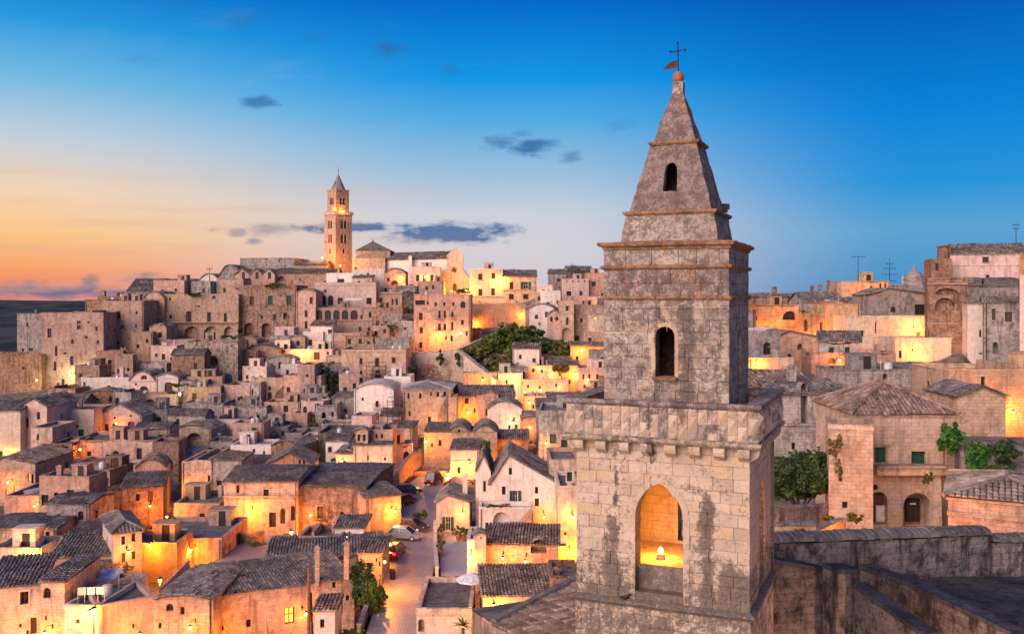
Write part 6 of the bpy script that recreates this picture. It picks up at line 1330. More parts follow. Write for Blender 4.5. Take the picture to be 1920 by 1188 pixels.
# ------------------------------------------------------------------ near right: capped walls and roof terrace
def capped_wall(label, pa, pb, h, th, mat):
    t = thing('capped_wall', label, 'wall', pa - V3(0, 0, h)); m = MB(); d = (pb - pa); L = d.length; U = d.normalized(); s = V3(-U.y, U.x, 0).normalized() * th
    dn = V3(0, 0, -h - 3); m2 = MB(); m2.add([pa + dn, pb + dn, pb, pa, pa + dn + s, pb + dn + s, pb + s, pa + s], ((0, 1, 2, 3), (5, 4, 7, 6), (3, 2, 6, 7), (1, 5, 6, 2), (4, 0, 3, 7)))
    split(m2, .6, .03, .8).build('wall', mat, t)
    n = int(L / .30); w = L / n
    for i in range(n):
        O = pa + U * (w * (i + .5)) + s * .5 + V3(0, 0, .06 + random.uniform(-.02, .02)); r = th * .68; m = MB(); vs = []
        for k, sc in ((0, 1.0), (1, .88)):
            for a in range(8): an = math.pi * a / 7; vs.append(O + U * (w * (k - .5) * 1.1) + s.normalized() * (math.cos(an) * r * sc) + V3(0, 0, math.sin(an) * r * .62 * sc + (.02 if k == 0 else 0)))
        m.add(vs, [(a, a + 1, 8 + a + 1, 8 + a) for a in range(7)] + [tuple(range(8)), tuple(reversed(range(8, 16)))]); m.build('coping_tile', 'tile_grey', t)
    return t
CW = 40
capped_wall('long weathered wall with rounded tile capping across the lower right', P(1440, 1020, 37.0), P(1858, 1004, 41.0), 1.6, .75, 'dark_wall')
capped_wall('dark stub of tile-capped wall at the right edge', P(1861, 1018, 41.2), P(2000, 1016, 42.0), 1.5, .7, 'dark_wall')
def terrace():
    z = CZ - (1080 - HZ) / FPX * 40; m = MB()
    pts = [P(1660, 1080, 40), P(2050, 1080, 40), P(2150, 1230, 31), P(1910, 1195, 33)]
    for p in pts: p.z = z
    m.add(pts, [(0, 3, 2, 1)])
    for a, b in ((0, 3),): m.quad(pts[a], pts[b], pts[b] - V3(0, 0, 6), pts[a] - V3(0, 0, 6))
    t = m.build('roof_terrace', 'dark_roof'); tag(t, 'dark blue-grey flat roof terrace in the lower right corner', 'roof')
    freewall('sloping parapet with pale coping along the roof terrace', [P(1612, 1066, 38), P(1690, 1092, 36.2), P(1905, 1196, 30.5)], .9, .5, 'dark_wall', down=6, cop='dark_roof', name='parapet_wall')
    freewall('lower sloping brown wall in the bottom right corner', [P(1600, 1100, 34), P(1735, 1196, 30)], .9, .45, 'dark_wall', down=6, cop='dark_roof', name='parapet_wall')
    freewall('dark brown wall behind the bell tower base at the lower right', [P(1440, 1052, 35.5), P(1570, 1078, 36)], 3, .5, 'dark_wall', down=6, cop='dark_roof', name='yard_wall')
    freewall('thick brown pier joining the walls in the lower right', [P(1568, 1074, 34.5), P(1612, 1074, 34.8)], 3, .8, 'dark_wall', down=6, cop='dark_roof', name='wall_pier')
    freewall('small orange-lit garden wall in front of the main right house', [P(1510, 1010, 50), P(1586, 975, 58)], 1.0, .35, 'tuff', down=3, name='garden_wall')
    freewall('rubble garden wall under the big dark tree', [P(1440, 958, 60), P(1556, 948, 64)], 1.2, .4, 'tuff_grey', down=3, name='garden_wall')
    freewall('field wall behind the tile-capped wall on the right', [P(1440, 985, 52), P(1530, 985, 52)], .8, .4, 'tuff', down=3, name='garden_wall')
terrace()
for p in ((5, 28, 13.5), (12, 36, 15), (20, 40, 16), (30, 40, 16), (25, 33, 15), (0, 30, 10), (-8, 50, 6), (0, 55, 8), (8, 45, 13), (18, 58, 14.3), (26, 61, 14.3), (15, 52, 15), (30, 55, 15.0), (34, 66, 15.5), (-15, 60, 2), (-25, 65, 1), (-40, 65, 1), (0, 10, 10), (-20, 20, 4), (20, 10, 12), (-40, 30, 1), (40, 20, 14), (60, 60, 17), (80, 100, 24), (-60, 60, 1), (2, 66, 5), (-2, 75, 3)): CTRL.append(p)
# ------------------------------------------------------------------ the small houses packed between the named ones
LAND = dict(a2='the large rosy palace', a5='the arched terrace palace', a8='the brick palace', a10='the arcaded house', a13='the many-windowed palace', a14='the scaffolded house', a15='the yellow-lit terrace', a16='the rounded house', a19='the round-gabled chapel house', a20='the blue cave door',
            m1='the diagonal-stair house', m4='the narrow pink house', m7='the pale one-window house', m8='the great arched niche', m11='the four-hole grey house', b3='the purple doors', b2='the green-door house', b5='the cave-house row', b16='the tall pale house', b17='the pyramid-roofed house',
            c1='the long slate roof', c2='the vaulted pink house', c4='the green-shuttered grey house', b19='the wavy gables', b15='the golden church-like house', b12='the big orange-lit house', b9='the reddish brick house', b1='the gabled pink house', a18='the low white house', sem='the cream hilltop palace',
            r5='the big yellow wall', r4='the half-round window', r2='the ruined church', r12='the orange right wall', c9='the golden front by the tower', b10='the tall rough house', m2='the two-slot house', b14='the brown rubble palace', l2='the four-window house', l8r='the air conditioner roof', c6='the pink terraced house', htall='the tall house with big arch', r10b='the slender white niche', r9='the broken vaults')
USED = set()
def infill(zones, tagk, seed, n_try=5200, n_max=86):
    rs = random.Random(seed); K = 2; buf = np.full((1300 // K, 2100 // K), 1e9); prot = np.zeros_like(buf, dtype=bool); used = USED; made = 0
    sl = lambda x0, x1, y0, y1: (slice(max(0, int(y0 // K)), max(0, int(y1 // K) + 1)), slice(max(0, int((x0 + 60) // K)), max(0, int((x1 + 60) // K) + 1)))
    for (x0, x1, y0, y1, Y) in HREC: b = buf[sl(x0, x1, y0, y1)]; np.minimum(b, Y, out=b)
    for (x0, x1, y0, y1, Y) in WREC:
        q_ = sl(x0 - 2, x1 + 2, y0 - 2, y1 + 2); vis = buf[q_] >= Y - 12; prot[q_] |= vis
    for x, y in KEEP: prot[sl(x - 9, x + 9, y - 8, y + 10)] = True
    zs = [z for z in zones for _ in range(z[4])]
    for _ in range(n_try):
        if made >= n_max: break
        zx0, zx1, zy0, zy1, _w = rs.choice(zs); x = rs.uniform(zx0, zx1); yb = rs.uniform(zy0, zy1); rgt = x > 1290
        Y = (interp(yb, [600, 640, 690, 720], [150, 138, 118, 104]) - max(0, yb - 720) * .12 if rgt else DL(yb)) + rs.uniform(-3, 1)
        ppm = FPX / Y; w = rs.uniform(3.6, 9.5) * ppm; h = rs.uniform(2.6, 6.4) * ppm; x0, x1, y0 = x - w / 2, x + w / 2, yb - h
        r_ = sl(x0, x1, y0, yb); cell = buf[r_]
        if cell.size == 0: continue
        vis = (cell > Y).mean()
        if vis < .5 or prot[r_][cell > Y].mean() > .04: continue
        if (cell < 1e8).mean() < .3 and yb < 640: continue
        near = min(LAND, key=lambda k_: (LREC[k_][0] - x) ** 2 + (1.6 * (LREC[k_][1] - (y0 + yb) / 2)) ** 2); lx, ly = LREC[near]; dx_, dy_ = x - lx, (y0 + yb) / 2 - ly
        rel = ('right of' if dx_ > 0 else 'left of') if abs(dx_) > 1.1 * abs(dy_) else ('below' if dy_ > 0 else 'above')
        mat, tone = rs.choice((('tuff', 'tan'), ('tuff_pink', 'rosy'), ('tuff_grey', 'grey'), ('tuff_grey', 'grey'), ('plaster_white', 'whitish'), ('plaster_rose', 'pink'), ('tuff_brown', 'brown')))
        rf, rn = rs.choice((('flat', 'flat-roofed'), ('flatpale', 'pale-roofed'), ('flat', 'flat-roofed'), ('flat', 'flat-roofed'), ('flatpale', 'pale-roofed'), ('flat', 'flat-roofed'), ('flat', 'flat-roofed'), ('gs', 'tile-roofed'), ('barrel', 'vaulted'), ('shed', 'lean-to')))
        size = 'tiny' if w * h < 500 else 'narrow' if h > w * 1.05 else 'low wide' if w > h * 1.9 else 'small'
        nw = rs.choice((2, 2, 3, 3, 4)) if w > 5.5 * ppm else rs.choice((1, 2, 2)); lab = None
        for adv in ('', 'just ', 'a little ', 'well '):
            l_ = f'{size} {tone} {rn} house {adv}{rel} {LAND[near]}'
            if l_ not in used: lab = l_; break
        if lab is None: continue
        used.add(lab); wins = []
        for k in range(nw):
            ww = rs.uniform(.6, .95) * ppm; hh = ww * rs.uniform(1.1, 1.9); cx = x0 + w * (k + .5 + rs.uniform(-.15, .15)) / nw; cy = yb - h * rs.uniform(.35, .62)
            wins.append((cx, cy, ww, hh, rs.choice('wwsadwa' if k else 'dwsaod')))
        rd = rs.uniform(3.5, 6)
        o = H('%s%d' % (tagk, made), lab, x0, x1, y0, yb, wins, Y=Y, yaw=rs.uniform(-14, 14) - (12 if rgt else 0), d=rd, roof=rf, rh=h * .28 if rf in ('barrel', 'gf') else rs.uniform(.4, .9) * ppm + 6, mat=mat, rag=rs.choice((.05, .15, .35, .6)), tmat=rs.choice(('tile_grey', 'tile_brown')))
        o['group'] = 'small stone houses packed on the slope'
        b = buf[r_]; np.minimum(b, Y, out=b)
        for (cx, cy, ww, hh, _k) in wins: prot[sl(cx - ww / 2, cx + ww / 2, cy - hh / 2, cy + hh / 2)] = True
        made += 1
    print('infill houses', made)
infill([(90, 800, 655, 870, 7), (300, 780, 560, 660, 2), (840, 1075, 690, 850, 3), (1410, 1690, 672, 716, 1), (120, 620, 860, 1010, 2), (990, 1130, 560, 690, 1)], 'i', 41)
LAND.update(c8='the rosy tall-windowed house', c10='the red-roofed house at the tower', hside='the diagonal stair wall house', r8='the starry orange wall', r10a='the long brown tiled roof', c14='the pink terrace-rail house', r4e='the low dark skyline row')
infill([(1110, 1400, 585, 860, 1)], 'j', 5, 2500, 34)
# ------------------------------------------------------------------ street, lanes, terraces
CLAMP = []
def strip(name, label, Lp, Rp, mat, lift=.0, dep=DL, n=6):
    m = MB(); rows = []
    for (a, b) in zip(Lp, Rp):
        ya, yb = dep(a[1]), dep(b[1]); pa, pb = P(a[0], a[1], ya), P(b[0], b[1], yb); pa.z += lift; pb.z += lift; rows.append([pa + (pb - pa) * (i / n) for i in range(n + 1)])
        for i in range(n + 1): q_ = rows[-1][i]; CLAMP.append((q_.x, q_.y, 2.6, q_.z - .3)); CTRL.append((q_.x, q_.y, q_.z - .25))
    fine = []
    for r0, r1 in zip(rows, rows[1:]):
        for k in range(5): fine.append([a + (b - a) * (k / 5) for a, b in zip(r0, r1)])
    fine.append(rows[-1])
    for r0, r1 in zip(fine, fine[1:]):
        for i in range(n): m.quad(r0[i], r0[i + 1], r1[i + 1], r1[i])
        for q_ in r0[::3]: CLAMP.append((q_.x, q_.y, 2.6, q_.z - .3))
    o = m.build(name, mat); tag(o, label, kind='structure'); return o
strip('street', 'pale stone-paved street climbing through the lower town', [(655, 1270), (686, 1188), (712, 1110), (728, 1060), (742, 1010), (752, 970), (758, 935), (768, 905), (784, 893)], [(800, 1270), (800, 1188), (806, 1110), (814, 1060), (819, 1010), (821, 970), (822, 935), (832, 905), (850, 893)], 'setts', .05)
strip('lane', 'orange-lit paved lane between the lower left houses', [(300, 1120), (340, 1078), (400, 1052), (440, 1020), (470, 1000)], [(330, 1124), (400, 1090), (480, 1062), (548, 1030), (562, 1004)], 'setts', .05)
strip('terrace_paving', 'blue-grey paved terrace beside the street', [(827, 1084), (824, 1040), (823, 1000)], [(892, 1084), (890, 1040), (888, 1000)], 'terrace_paving', .25)
def Pg(px, py, lift=0): p = P(px, py, DL(py)); p.z += lift; return p
freewall('low white wall between the street and the blue terrace', [Pg(822, 1082, .9), Pg(819, 1040, .9), Pg(818, 990, .9)], .9, .3, 'plaster_white', down=1.5, name='terrace_wall', cop='plaster_white')
freewall('kerb wall along the left side of the street', [Pg(676, 1188, .7), Pg(722, 1070, .7), Pg(737, 1020, .7)], .7, .3, 'tuff', down=2, name='street_kerb_wall')
freewall('orange street wall climbing towards the golden house', [Pg(738, 925, 2.4), Pg(768, 892, 3.0), Pg(792, 880, 3.2)], 2.4, .4, 'tuff', down=2, name='street_side_wall')
freewall('long sloping ramp wall descending from the tall palace to the trees', [P(764, 664, 231), P(858, 656, 229), P(930, 713, 213)], 3.5, .9, 'tuff_light', down=8, name='ramp_wall')
freewall('upper ramp wall rising from the ramp corner to the trees', [P(862, 655, 231), P(922, 628, 241), P(985, 613, 248)], 2.5, .8, 'tuff_light', down=8, name='ramp_wall')
freewall('thin parapet with iron fence look along the orange lane', [Pg(412, 1010, 1.0), Pg(470, 1022, 1.0), Pg(496, 1012, 1.0)], 1.0, .25, 'tuff_brown', down=2, name='lane_parapet')
for (lb, pts, mt) in (('terrace wall crossing the middle slope under the stair house', [P(380, 760, 203), P(470, 760, 203), P(560, 756, 204)], 'tuff_grey'), ('stony field wall under the purple doors', [P(176, 826, 176), P(250, 824, 177), P(325, 806, 183)], 'tuff_grey'),
                      ('pale wall stepping along the slope below the white houses', [P(150, 748, 205), P(245, 744, 205)], 'tuff'), ('crooked wall through the grey ruins', [P(486, 840, 176), P(560, 826, 178), P(604, 822, 180)], 'tuff_grey'),
                      ('short wall at the foot of the scaffolded house', [P(622, 722, 212), P(680, 726, 210)], 'tuff_grey')):
    freewall(lb, pts, 1.2, .5, mt, down=5, name='field_wall')
# rocks
rock('rock_face', 'overgrown brown rock face with hollows beside the tall narrow pink house', 584, 652, 686, 768, 213, 5, seed=1, amp=1.2)
rock('rock_face', 'dark rock buttress left of the tall many-windowed palace', 750, 780, 546, 668, 246, 6, mat='tuff_dark', seed=2)
rock('rock_face', 'pale rock slope below the tall many-windowed palace', 756, 880, 662, 716, 229, 5, seed=3, mat='tuff_pink', amp=1.0)
rock('rock_face', 'cliff under the worn house with scattered holes', 268, 350, 676, 728, 228, 5, seed=4, amp=1.0, mat='tuff_pink')
rock('rock_face', 'yellowish rocky mound in the middle left slope', 322, 376, 716, 770, 205, 4, seed=5)
rock('rock_face', 'grey rubble bank in the middle slope', 380, 500, 786, 822, 194, 4, seed=6, mat='tuff_grey')
rock('rock_face', 'grey rubble bank left of the olive wall', 505, 606, 812, 850, 182, 4, seed=7, mat='tuff_grey')
rock('rock_face', 'broken rock bank under the trees', 866, 985, 664, 704, 232, 6, seed=8, amp=1.1)
rock('rock_face', 'rock bank below the long cave-house row', 92, 200, 876, 925, 148, 4, seed=9, mat='tuff_brown')
rock('rock_face', 'rocky bank in the lower slope under the great niche', 300, 430, 850, 880, 168, 4, seed=10, mat='tuff_grey')
rock('rock_face', 'rocky bank at the right under the jagged broken wall', 1405, 1600, 640, 712, 130, 6, seed=11, mat='tuff_pink')
# stairs
stair('stair climbing left under the tall worn house', P(262, 692, 230), P(227, 656, 231), 1.6, 14, (0, 1, 0))
stair('long diagonal stair below the arched terrace palace', P(352, 692, 228), P(414, 640, 238), 1.8, 20, (0, 1, 0), down=6)
stair('diagonal stair to the rough house with the tall doorway', P(516, 744, 207), P(556, 706, 210), 1.4, 14, (0, 1, 0))
stair('outside stair on the pyramid-roofed house', P(820, 786, 181), P(838, 748, 182), 1.2, 14, (0, 1, 0), mat='tuff')
stair('stair beside the round-gabled chapel house', P(276, 774, 203), P(250, 742, 204), 1.4, 12, (0, 1, 0))
stair('yellow-lit stair lane in the lower left', P(302, 1118, 88), P(356, 1062, 98), 2.6, 16, (1, -.3, 0), mat='plaster_cream')
stair('curved white house stair with sloping side wall', P(962, 1000, 107), P(998, 962, 107.5), 1.2, 12, (0, 1, 0), mat='plaster_white', down=2)
stair('dark overgrown stair right of the main right house', P(1812, 905, 61), P(1806, 850, 66), 1.3, 14, (1, 0, 0), mat='tuff_brown')
# ------------------------------------------------------------------ lamps
PALE = (1.0, .62, .24); YEL = (1.0, .31, .026); ORA = (1.0, .245, .016)
LK = .75
for (lb, x, y, pw, kw) in [
    ('greenish lamp on the large rosy palace block', 131, 702, 1500, dict(on='a2', col=(1, .78, .30), glow='lamp_glow_pale')),
    ('slit-lit lamp at the end of the reddish retaining wall', 69, 712, 500, dict(on='a17', col=(1, .78, .3))),
    ('bright yellow lamp on the lit terrace front', 565, 662, 2000, dict(on='a15', col=YEL)),
    ('lamp glowing behind the plain square house', 672, 650, 1200, dict(on='a15c', col=YEL)),
    ('small lamp among the hanging plants', 724, 588, 300, dict(on='a12', col=YEL)),
    ('low lamp on the planted terrace house', 733, 637, 600, dict(on='a12b', col=YEL)),
    ('strong yellow lamp at the foot of the tall many-windowed palace', 819, 628, 2600, dict(on='a13', col=YEL)),
    ('pale lamp at the right corner of the tall many-windowed palace', 864, 624, 500, dict(on='a13', col=PALE, glow='lamp_glow_pale')),
    ('left lamp on the high orange wall', 891, 606, 2400, dict(on='owall', col=ORA, out=1.5)),
    ('right lamp on the high orange wall', 979, 589, 1500, dict(on='owall', col=ORA, out=1.5)),
    ('large starry lamp on the cream hilltop palace', 939, 525, 3600, dict(on='sem', col=YEL, size=.4, out=2.2)),
    ('porch lamp left of the dark window on the pink house', 797, 519, 500, dict(on='rose', col=YEL, out=1)),
    ('porch lamp at the right corner of the pink house', 819, 519, 500, dict(on='rose', col=YEL, out=1)),
    ('lamp in the arched front below the nave', 752, 519, 900, dict(on='arch1', col=YEL, out=1)),
    ('lamp beside the tiny white hilltop house', 1018, 556, 1000, dict(on='white2', col=YEL)),
    ('lamp low on the slope by the twin-arch house', 1010, 572, 900, dict(Y=258, col=YEL)),
    ('big orange lamp on the red-roofed house by the bell tower', 1090, 656, 2200, dict(on='c10', col=ORA, size=.25)),
    ('lamp by the bell tower on the pink house with small openings', 1122, 573, 700, dict(on='lowpk', col=YEL)),
    ('lamp below the small yellow-lit house at the bell tower', 1124, 634, 900, dict(on='hyel', col=YEL)),
    ('lamp on the brightly lit yellow bank', 964, 709, 1700, dict(on='c13', col=YEL)),
    ('upper lamp on the yellow-lit house front', 1010, 690, 800, dict(on='c7', col=YEL)),
    ('left lamp on the golden house front near the bell tower', 1036, 698, 1200, dict(on='c9', col=YEL)),
    ('right lamp on the golden house front near the bell tower', 1078, 700, 2000, dict(on='c9', col=YEL)),
    ('left lamp on the pink terraced house', 985, 735, 1400, dict(on='c6', col=YEL)),
    ('right lamp on the pink terraced house', 1014, 731, 900, dict(on='c6', col=YEL)),
    ('lower left lamp on the orange house with long slate roof', 878, 773, 1800, dict(on='c1', col=YEL)),
    ('right lamp on the orange house with long slate roof', 957, 748, 1800, dict(on='c1', col=YEL)),
    ('lamp over the doorway of the vaulted pink house', 961, 792, 500, dict(on='c2', col=PALE)),
    ('lamp on the small lit retaining wall below the ramp', 905, 712, 1600, dict(on='c12', col=YEL)),
    ('lamp on the yellow-lit cube house in the lane', 992, 755, 1000, dict(on='c5', col=YEL)),
    ('lamp at the foot of the outside stair', 812, 800, 1500, dict(Y=179.5, col=YEL)),
    ('lamp at the left corner of the golden wavy-gabled house', 798, 827, 1300, dict(on='b19', col=YEL)),
    ('orange lamp low on the street wall', 840, 888, 4200, dict(on='s1', col=ORA, size=.25, out=3)),
    ('lamp on the yellow-lit wing beside the street', 741, 957, 1300, dict(on='b14b', col=YEL)),
    ('lamp on the big orange-lit house', 467, 958, 1700, dict(on='b12', col=ORA)),
    ('lamp on the tall rough house', 357, 938, 1000, dict(on='b10', col=YEL)),
    ('bright star lamp right of the reddish brick house', 313, 968, 1300, dict(on='b10b', col=ORA, out=2.0)),
    ('left lamp on the bright yellow retaining wall', 280, 1021, 1000, dict(on='l8', col=YEL)),
    ('lamp on the wall of the air conditioner roof', 358, 1030, 700, dict(on='l8r', col=YEL)),
    ('lamp on the yellow wall below the grey tile roof', 63, 1037, 1400, dict(on='l5', col=YEL)),
    ('lamp on the front wall of the laundry terrace', 168, 1146, 800, dict(on='l7', col=YEL)),
    ('lamp between the four windows of the yellow-lit house', 241, 1034, 350, dict(on='l2', col=YEL)),
    ('lamp in the courtyard by the parasol', 926, 1134, 900, dict(on='w6', col=YEL)),
    ('starry lamp on the yellow wall at the bell tower edge', 1068, 1033, 1400, dict(on='w3', col=YEL)),
    ('lamp high on the yellow wall at the bell tower edge', 1074, 968, 700, dict(on='w3', col=YEL)),
    ('starry lamp on the low orange wall right of the bell tower', 1421, 679, 1100, dict(on='r8', col=ORA, out=.9)),
    ('lamp at the corner left of the big yellow house wall', 1580, 604, 1000, dict(on='r4c', col=YEL)),
    ('lamp at the right end of the big yellow house wall', 1723, 615, 1300, dict(on='r5', col=YEL)),
    ('lamp on the low yellow wall below the ruined church front', 1721, 659, 1300, dict(on='r6', col=YEL)),
    ('lamp on the orange house with half-round window', 1447, 628, 1100, dict(on='r4', col=ORA)),
    ('lamp on the orange house with blind panels', 1530, 640, 900, dict(on='r4b', col=ORA)),
    ('lamp lighting the orange square tower house', 1676, 562, 900, dict(Y=157, col=ORA)),
    ('lamp on the orange wall at the right edge', 1900, 772, 900, dict(on='r12', col=ORA, out=1.5)),
    ('lamp on the orange wing at the left edge', 12, 850, 900, dict(on='b1b', col=YEL, out=1.2)),
    ('lamp in the yard behind the reddish brick house', 330, 912, 600, dict(Y=143, col=ORA)),
    ('lamp above the cave-house row', 150, 842, 300, dict(on='b5', col=ORA)),
    ('lamp on the street side of the narrow house end', 721, 1052, 2600, dict(on='l13', face='R', col=YEL, out=.8)),
    ('lamp low at the left corner of the large tiled house', 430, 1200, 1000, dict(on='l1', col=ORA, out=3)),
    ('lamp below the bottom edge before the corner house', 40, 1210, 900, dict(on='l6', col=ORA, out=3)),
    ('lamp low on the long pinkish terrace wall', 262, 1188, 500, dict(on='l7r', col=ORA, out=2)),
    ('lamp under the dark roof terrace wall', 400, 1072, 900, dict(on='l8r', col=ORA, out=2)),
    ('lamp in the gap behind the long dark tile roof', 300, 1000, 500, dict(Y=112, col=ORA)),
    ('lamp on the lane side of the big brown rubble palace', 585, 992, 900, dict(on='b14', col=ORA, out=2)),
    ('lamp low in the passage beside the reddish brick house', 222, 976, 700, dict(on='b9a', col=ORA, out=2)),
    ('lamp on the flat street wall under the golden church-like house', 700, 885, 900, dict(on='b15', col=YEL, out=2.5)),
    ('lamp on the right part of the golden wavy-gabled house', 905, 862, 800, dict(on='b19', col=YEL, out=2)),
    ('lamp on the long brown house under the white house', 985, 1052, 600, dict(on='w4', col=ORA, out=2)),
    ('lamp behind the white porch of the stepped gable house', 1020, 968, 500, dict(on='w1', col=YEL, out=2)),
]:
    kw = dict(kw); lamp(lb, x, y, pw * LK * (.75 if kw.get('on') in ('r6', 'r8') else 1.0 if kw.get('on') == 'r5' else 1.9 if x > 1400 else 1.2 if (x < 600 and y > 900) else 1), **kw)
for key, lb, u in [('b13', 'gable-ended house with paired slits', .3), ('b13b', 'slate roofed long house', .6), ('b9a', 'slate lean-to', .2), ('b8b', 'reddish balcony terrace wall', .7), ('b8', 'house with glowing windows', .5), ('l3', 'house with sagging tile roof', .8), ('l6b', 'rounded stair tower', .5), ('l7b', 'back room of the laundry terrace', .7),
                   ('l10', 'garden hut row', .5), ('l9', 'rooftop shed', .5), ('l4', 'gable-window stone house', .6), ('w2', 'low cream terrace house', .8), ('w4', 'long brown house', .25), ('w5b', 'pale wall by the turret', .5), ('c3', 'slate roofed brick house', .5), ('c4', 'green-shuttered grey house', .2), ('c14', 'pink house with terrace rail', .4), ('c15', 'dark vaulted lane house', .5),
                   ('b20', 'narrow pink house with stone string', .7), ('b15l', 'pale side house', .4), ('b3', 'purple-door house', .5), ('m11', 'four-hole grey house', .4), ('b10', 'tall rough house front', .2), ('b9', 'reddish brick house front', .7), ('b14', 'brown rubble palace front', .25), ('l1', 'large tiled house front', .62), ('l1b', 'small vaulted annex', .7), ('b5c', 'rough bank wall', .8), ('b1c', 'square stone annex', .5),
                   ('r9b', 'jagged broken wall', .3), ('r3', 'square tower house front', .8), ('r4d', 'dark pitched roof house', .6), ('b17', 'pyramid-roofed house front', .8), ('c6', 'pink terraced house front', .8), ('c8', 'rosy tall-windowed house', .3)]:
    h = HS[key]; hh = h['zt'] - h['zb']; pw_ = h['A'] + h['U'] * (h['W'] * u); pw_.z = h['zb'] + min(2.9, hh * .7); o_ = 1.3; pq = pw_ - h['V'] * o_
    px_ = 960 + FPX * pq.x / pq.y; py_ = HZ + (CZ - pq.z) / pq.y * FPX
    lamp('added warm-fill lantern on the ' + lb, px_, py_, 520 * LK, on=key, col=ORA, out=o_)  # lanterns added on house fronts as warm fill light for the town
for (lb, x, y, Y, pw, pole, kw) in [
    ('white lamp post by the hedge of the golden church-like house', 623, 877, 148, 600, 3.0, dict(col=PALE, glow='lamp_glow_pale')),
    ('starry lamp post right of the big orange-lit house', 546, 997, 109, 1700, 1.6, dict(col=ORA, size=.22)),
    ('starry street lamp at the bend of the street', 730, 1019, 103, 5200, 1.6, dict(col=YEL, size=.22)),
    ('lamp post at the top of the yellow-lit stair lane', 300, 1087, 90, 1300, 2.5, dict(col=YEL, size=.2)),
    ('tall lamp post before the laundry terrace', 176, 1143, 76.5, 900, 4.5, dict(col=YEL, size=.2)),
    ('low lamp post at the yellow lane end on the far left', 125, 996, 110, 500, 1.8, dict(col=YEL)),
    ('lamp post hidden in the yard right of the bell tower', 1432, 965, 55, 1800, 3.2, dict(col=ORA)),
    ('lamp post in the low yard under the right face of the bell tower', 1800, 1420, 27.5, 2300, 2.5, dict(col=(1.0, .40, .16))),
    ('lamp post in the court before the main right house', 1640, 1018, 53, 2600, 1.8, dict(col=ORA)),
    ('lamp post at the bottom of the street below the picture edge', 704, 1232, 66, 4200, 3.5, dict(col=YEL)),

    ('pale lamp on the rubble steps of the left slope', 337, 738, 201, 500, 2.0, dict(col=(1, .8, .35), glow='lamp_glow_pale')),
]: lamp(lb, x, y, pw * LK, Y=Y, pole=pole, **kw)
def flood(label, p, power, col=YEL, size=.25):
    t = thing('floodlight', label, 'floodlight', p, 'floodlights of the cathedral'); p = Vector(p); m = MB(); m.box(p, (.3, .2, .06)); m.tube([p, p + V3(0, 0, .3)], .05, 6); m.build('stand', 'iron', t)
    m = MB(); m.lathe(p + V3(0, 0, .45), [(.08, -.16), (.2, -.05), (.22, .08), (.05, .12)], 10); m.build('bulb', 'lamp_glow', t)
    ld = bpy.data.lights.new('bulb', 'POINT'); ld.energy = power; ld.color = col; ld.shadow_soft_size = .2; lo = bpy.data.objects.new('bulb', ld); COL.objects.link(lo); lo.parent = t; lo.location = (0, 0, .8)
flood('floodlight at the left foot of the cathedral campanile', P(604, 486, 291.5), 3000); flood('floodlight at the right foot of the cathedral campanile', P(638, 501, 289.5), 4200)
flood('floodlight before the gabled cathedral front', P(846, 549, 272), 5200, YEL); flood('floodlight at the right of the gabled cathedral front', P(874, 548, 274), 2600, YEL)
flood('left floodlight on the campanile ledge', P(626, 399, 296.3), 500); flood('right floodlight on the campanile ledge', P(644, 399, 296.3), 700)
flood('floodlight by the tiburium', P(742, 486, 297), 900, ORA)
# ------------------------------------------------------------------ trees and plants
GT = 'trees on the slope between ramp and bell tower'
for (lb, x, y, w, h, Y, mt) in [('largest round green tree on the slope', 958, 634, 78, 58, 240, 'leaf_mid'), ('dark tree behind the largest round tree', 994, 638, 58, 62, 244, 'leaf_dark'), ('tree with yellowish crown left of the largest tree', 922, 644, 52, 48, 238, 'leaf_mid'),
                                ('low spreading tree beside the ramp corner', 888, 660, 50, 40, 233, 'leaf_olive'), ('low tree under the largest round tree', 942, 686, 60, 36, 226, 'leaf_olive'), ('dark tree at the right end of the tree group', 1030, 650, 52, 38, 238, 'leaf_dark'),
                                ('brownish tree nearest the bell tower', 1058, 654, 44, 36, 236, 'leaf_olive'), ('small tree in front of the largest round tree', 972, 660, 46, 40, 234, 'leaf_mid'), ('small brownish tree by the golden house front', 1052, 690, 26, 16, 217, 'leaf_dry')]:
    tree(lb, x, y, w * 1.22, h * 1.22, Y, mt, 4400, .46, 2.5)
tree('large dark leafy tree right of the bell tower', 1498, 894, 146, 136, 66, 'leaf_dark', 15000, .20, 1.5)
shrub('tall ivy mass on the house end beside the street', 676, 1092, 52, 70, 87, 'leaf_dark', 3200, .16, 'ivy', 'ivy', dep=1.2); shrub('lower ivy mass hanging towards the street', 698, 1130, 48, 84, 85, 'leaf_mid', 3600, .16, 'ivy', 'ivy', dep=1.2)
shrub('bright green vine at the corner of the main right house', 1782, 816, 46, 60, 64.5, 'leaf_bright', 2600, .13, 'vine', 'vine'); shrub('bright green shrub beside the overgrown stair', 1832, 860, 44, 72, 60, 'leaf_bright', 2600, .13)
shrub('dark green shrub right of the overgrown stair', 1882, 850, 58, 48, 63, 'leaf_dark', 2200, .14); shrub('yellow-green bush below the dark shrub on the right', 1866, 884, 48, 26, 60, 'leaf_olive', 1200, .12)
shrub('dry plant hanging on the stone corner tower', 1568, 838, 30, 44, 61.8, 'leaf_dry', 900, .12, 'hanging_plant', 'plant'); shrub('green plant lower on the stone corner tower', 1576, 880, 16, 40, 61.9, 'leaf_olive', 450, .10, 'hanging_plant', 'plant')
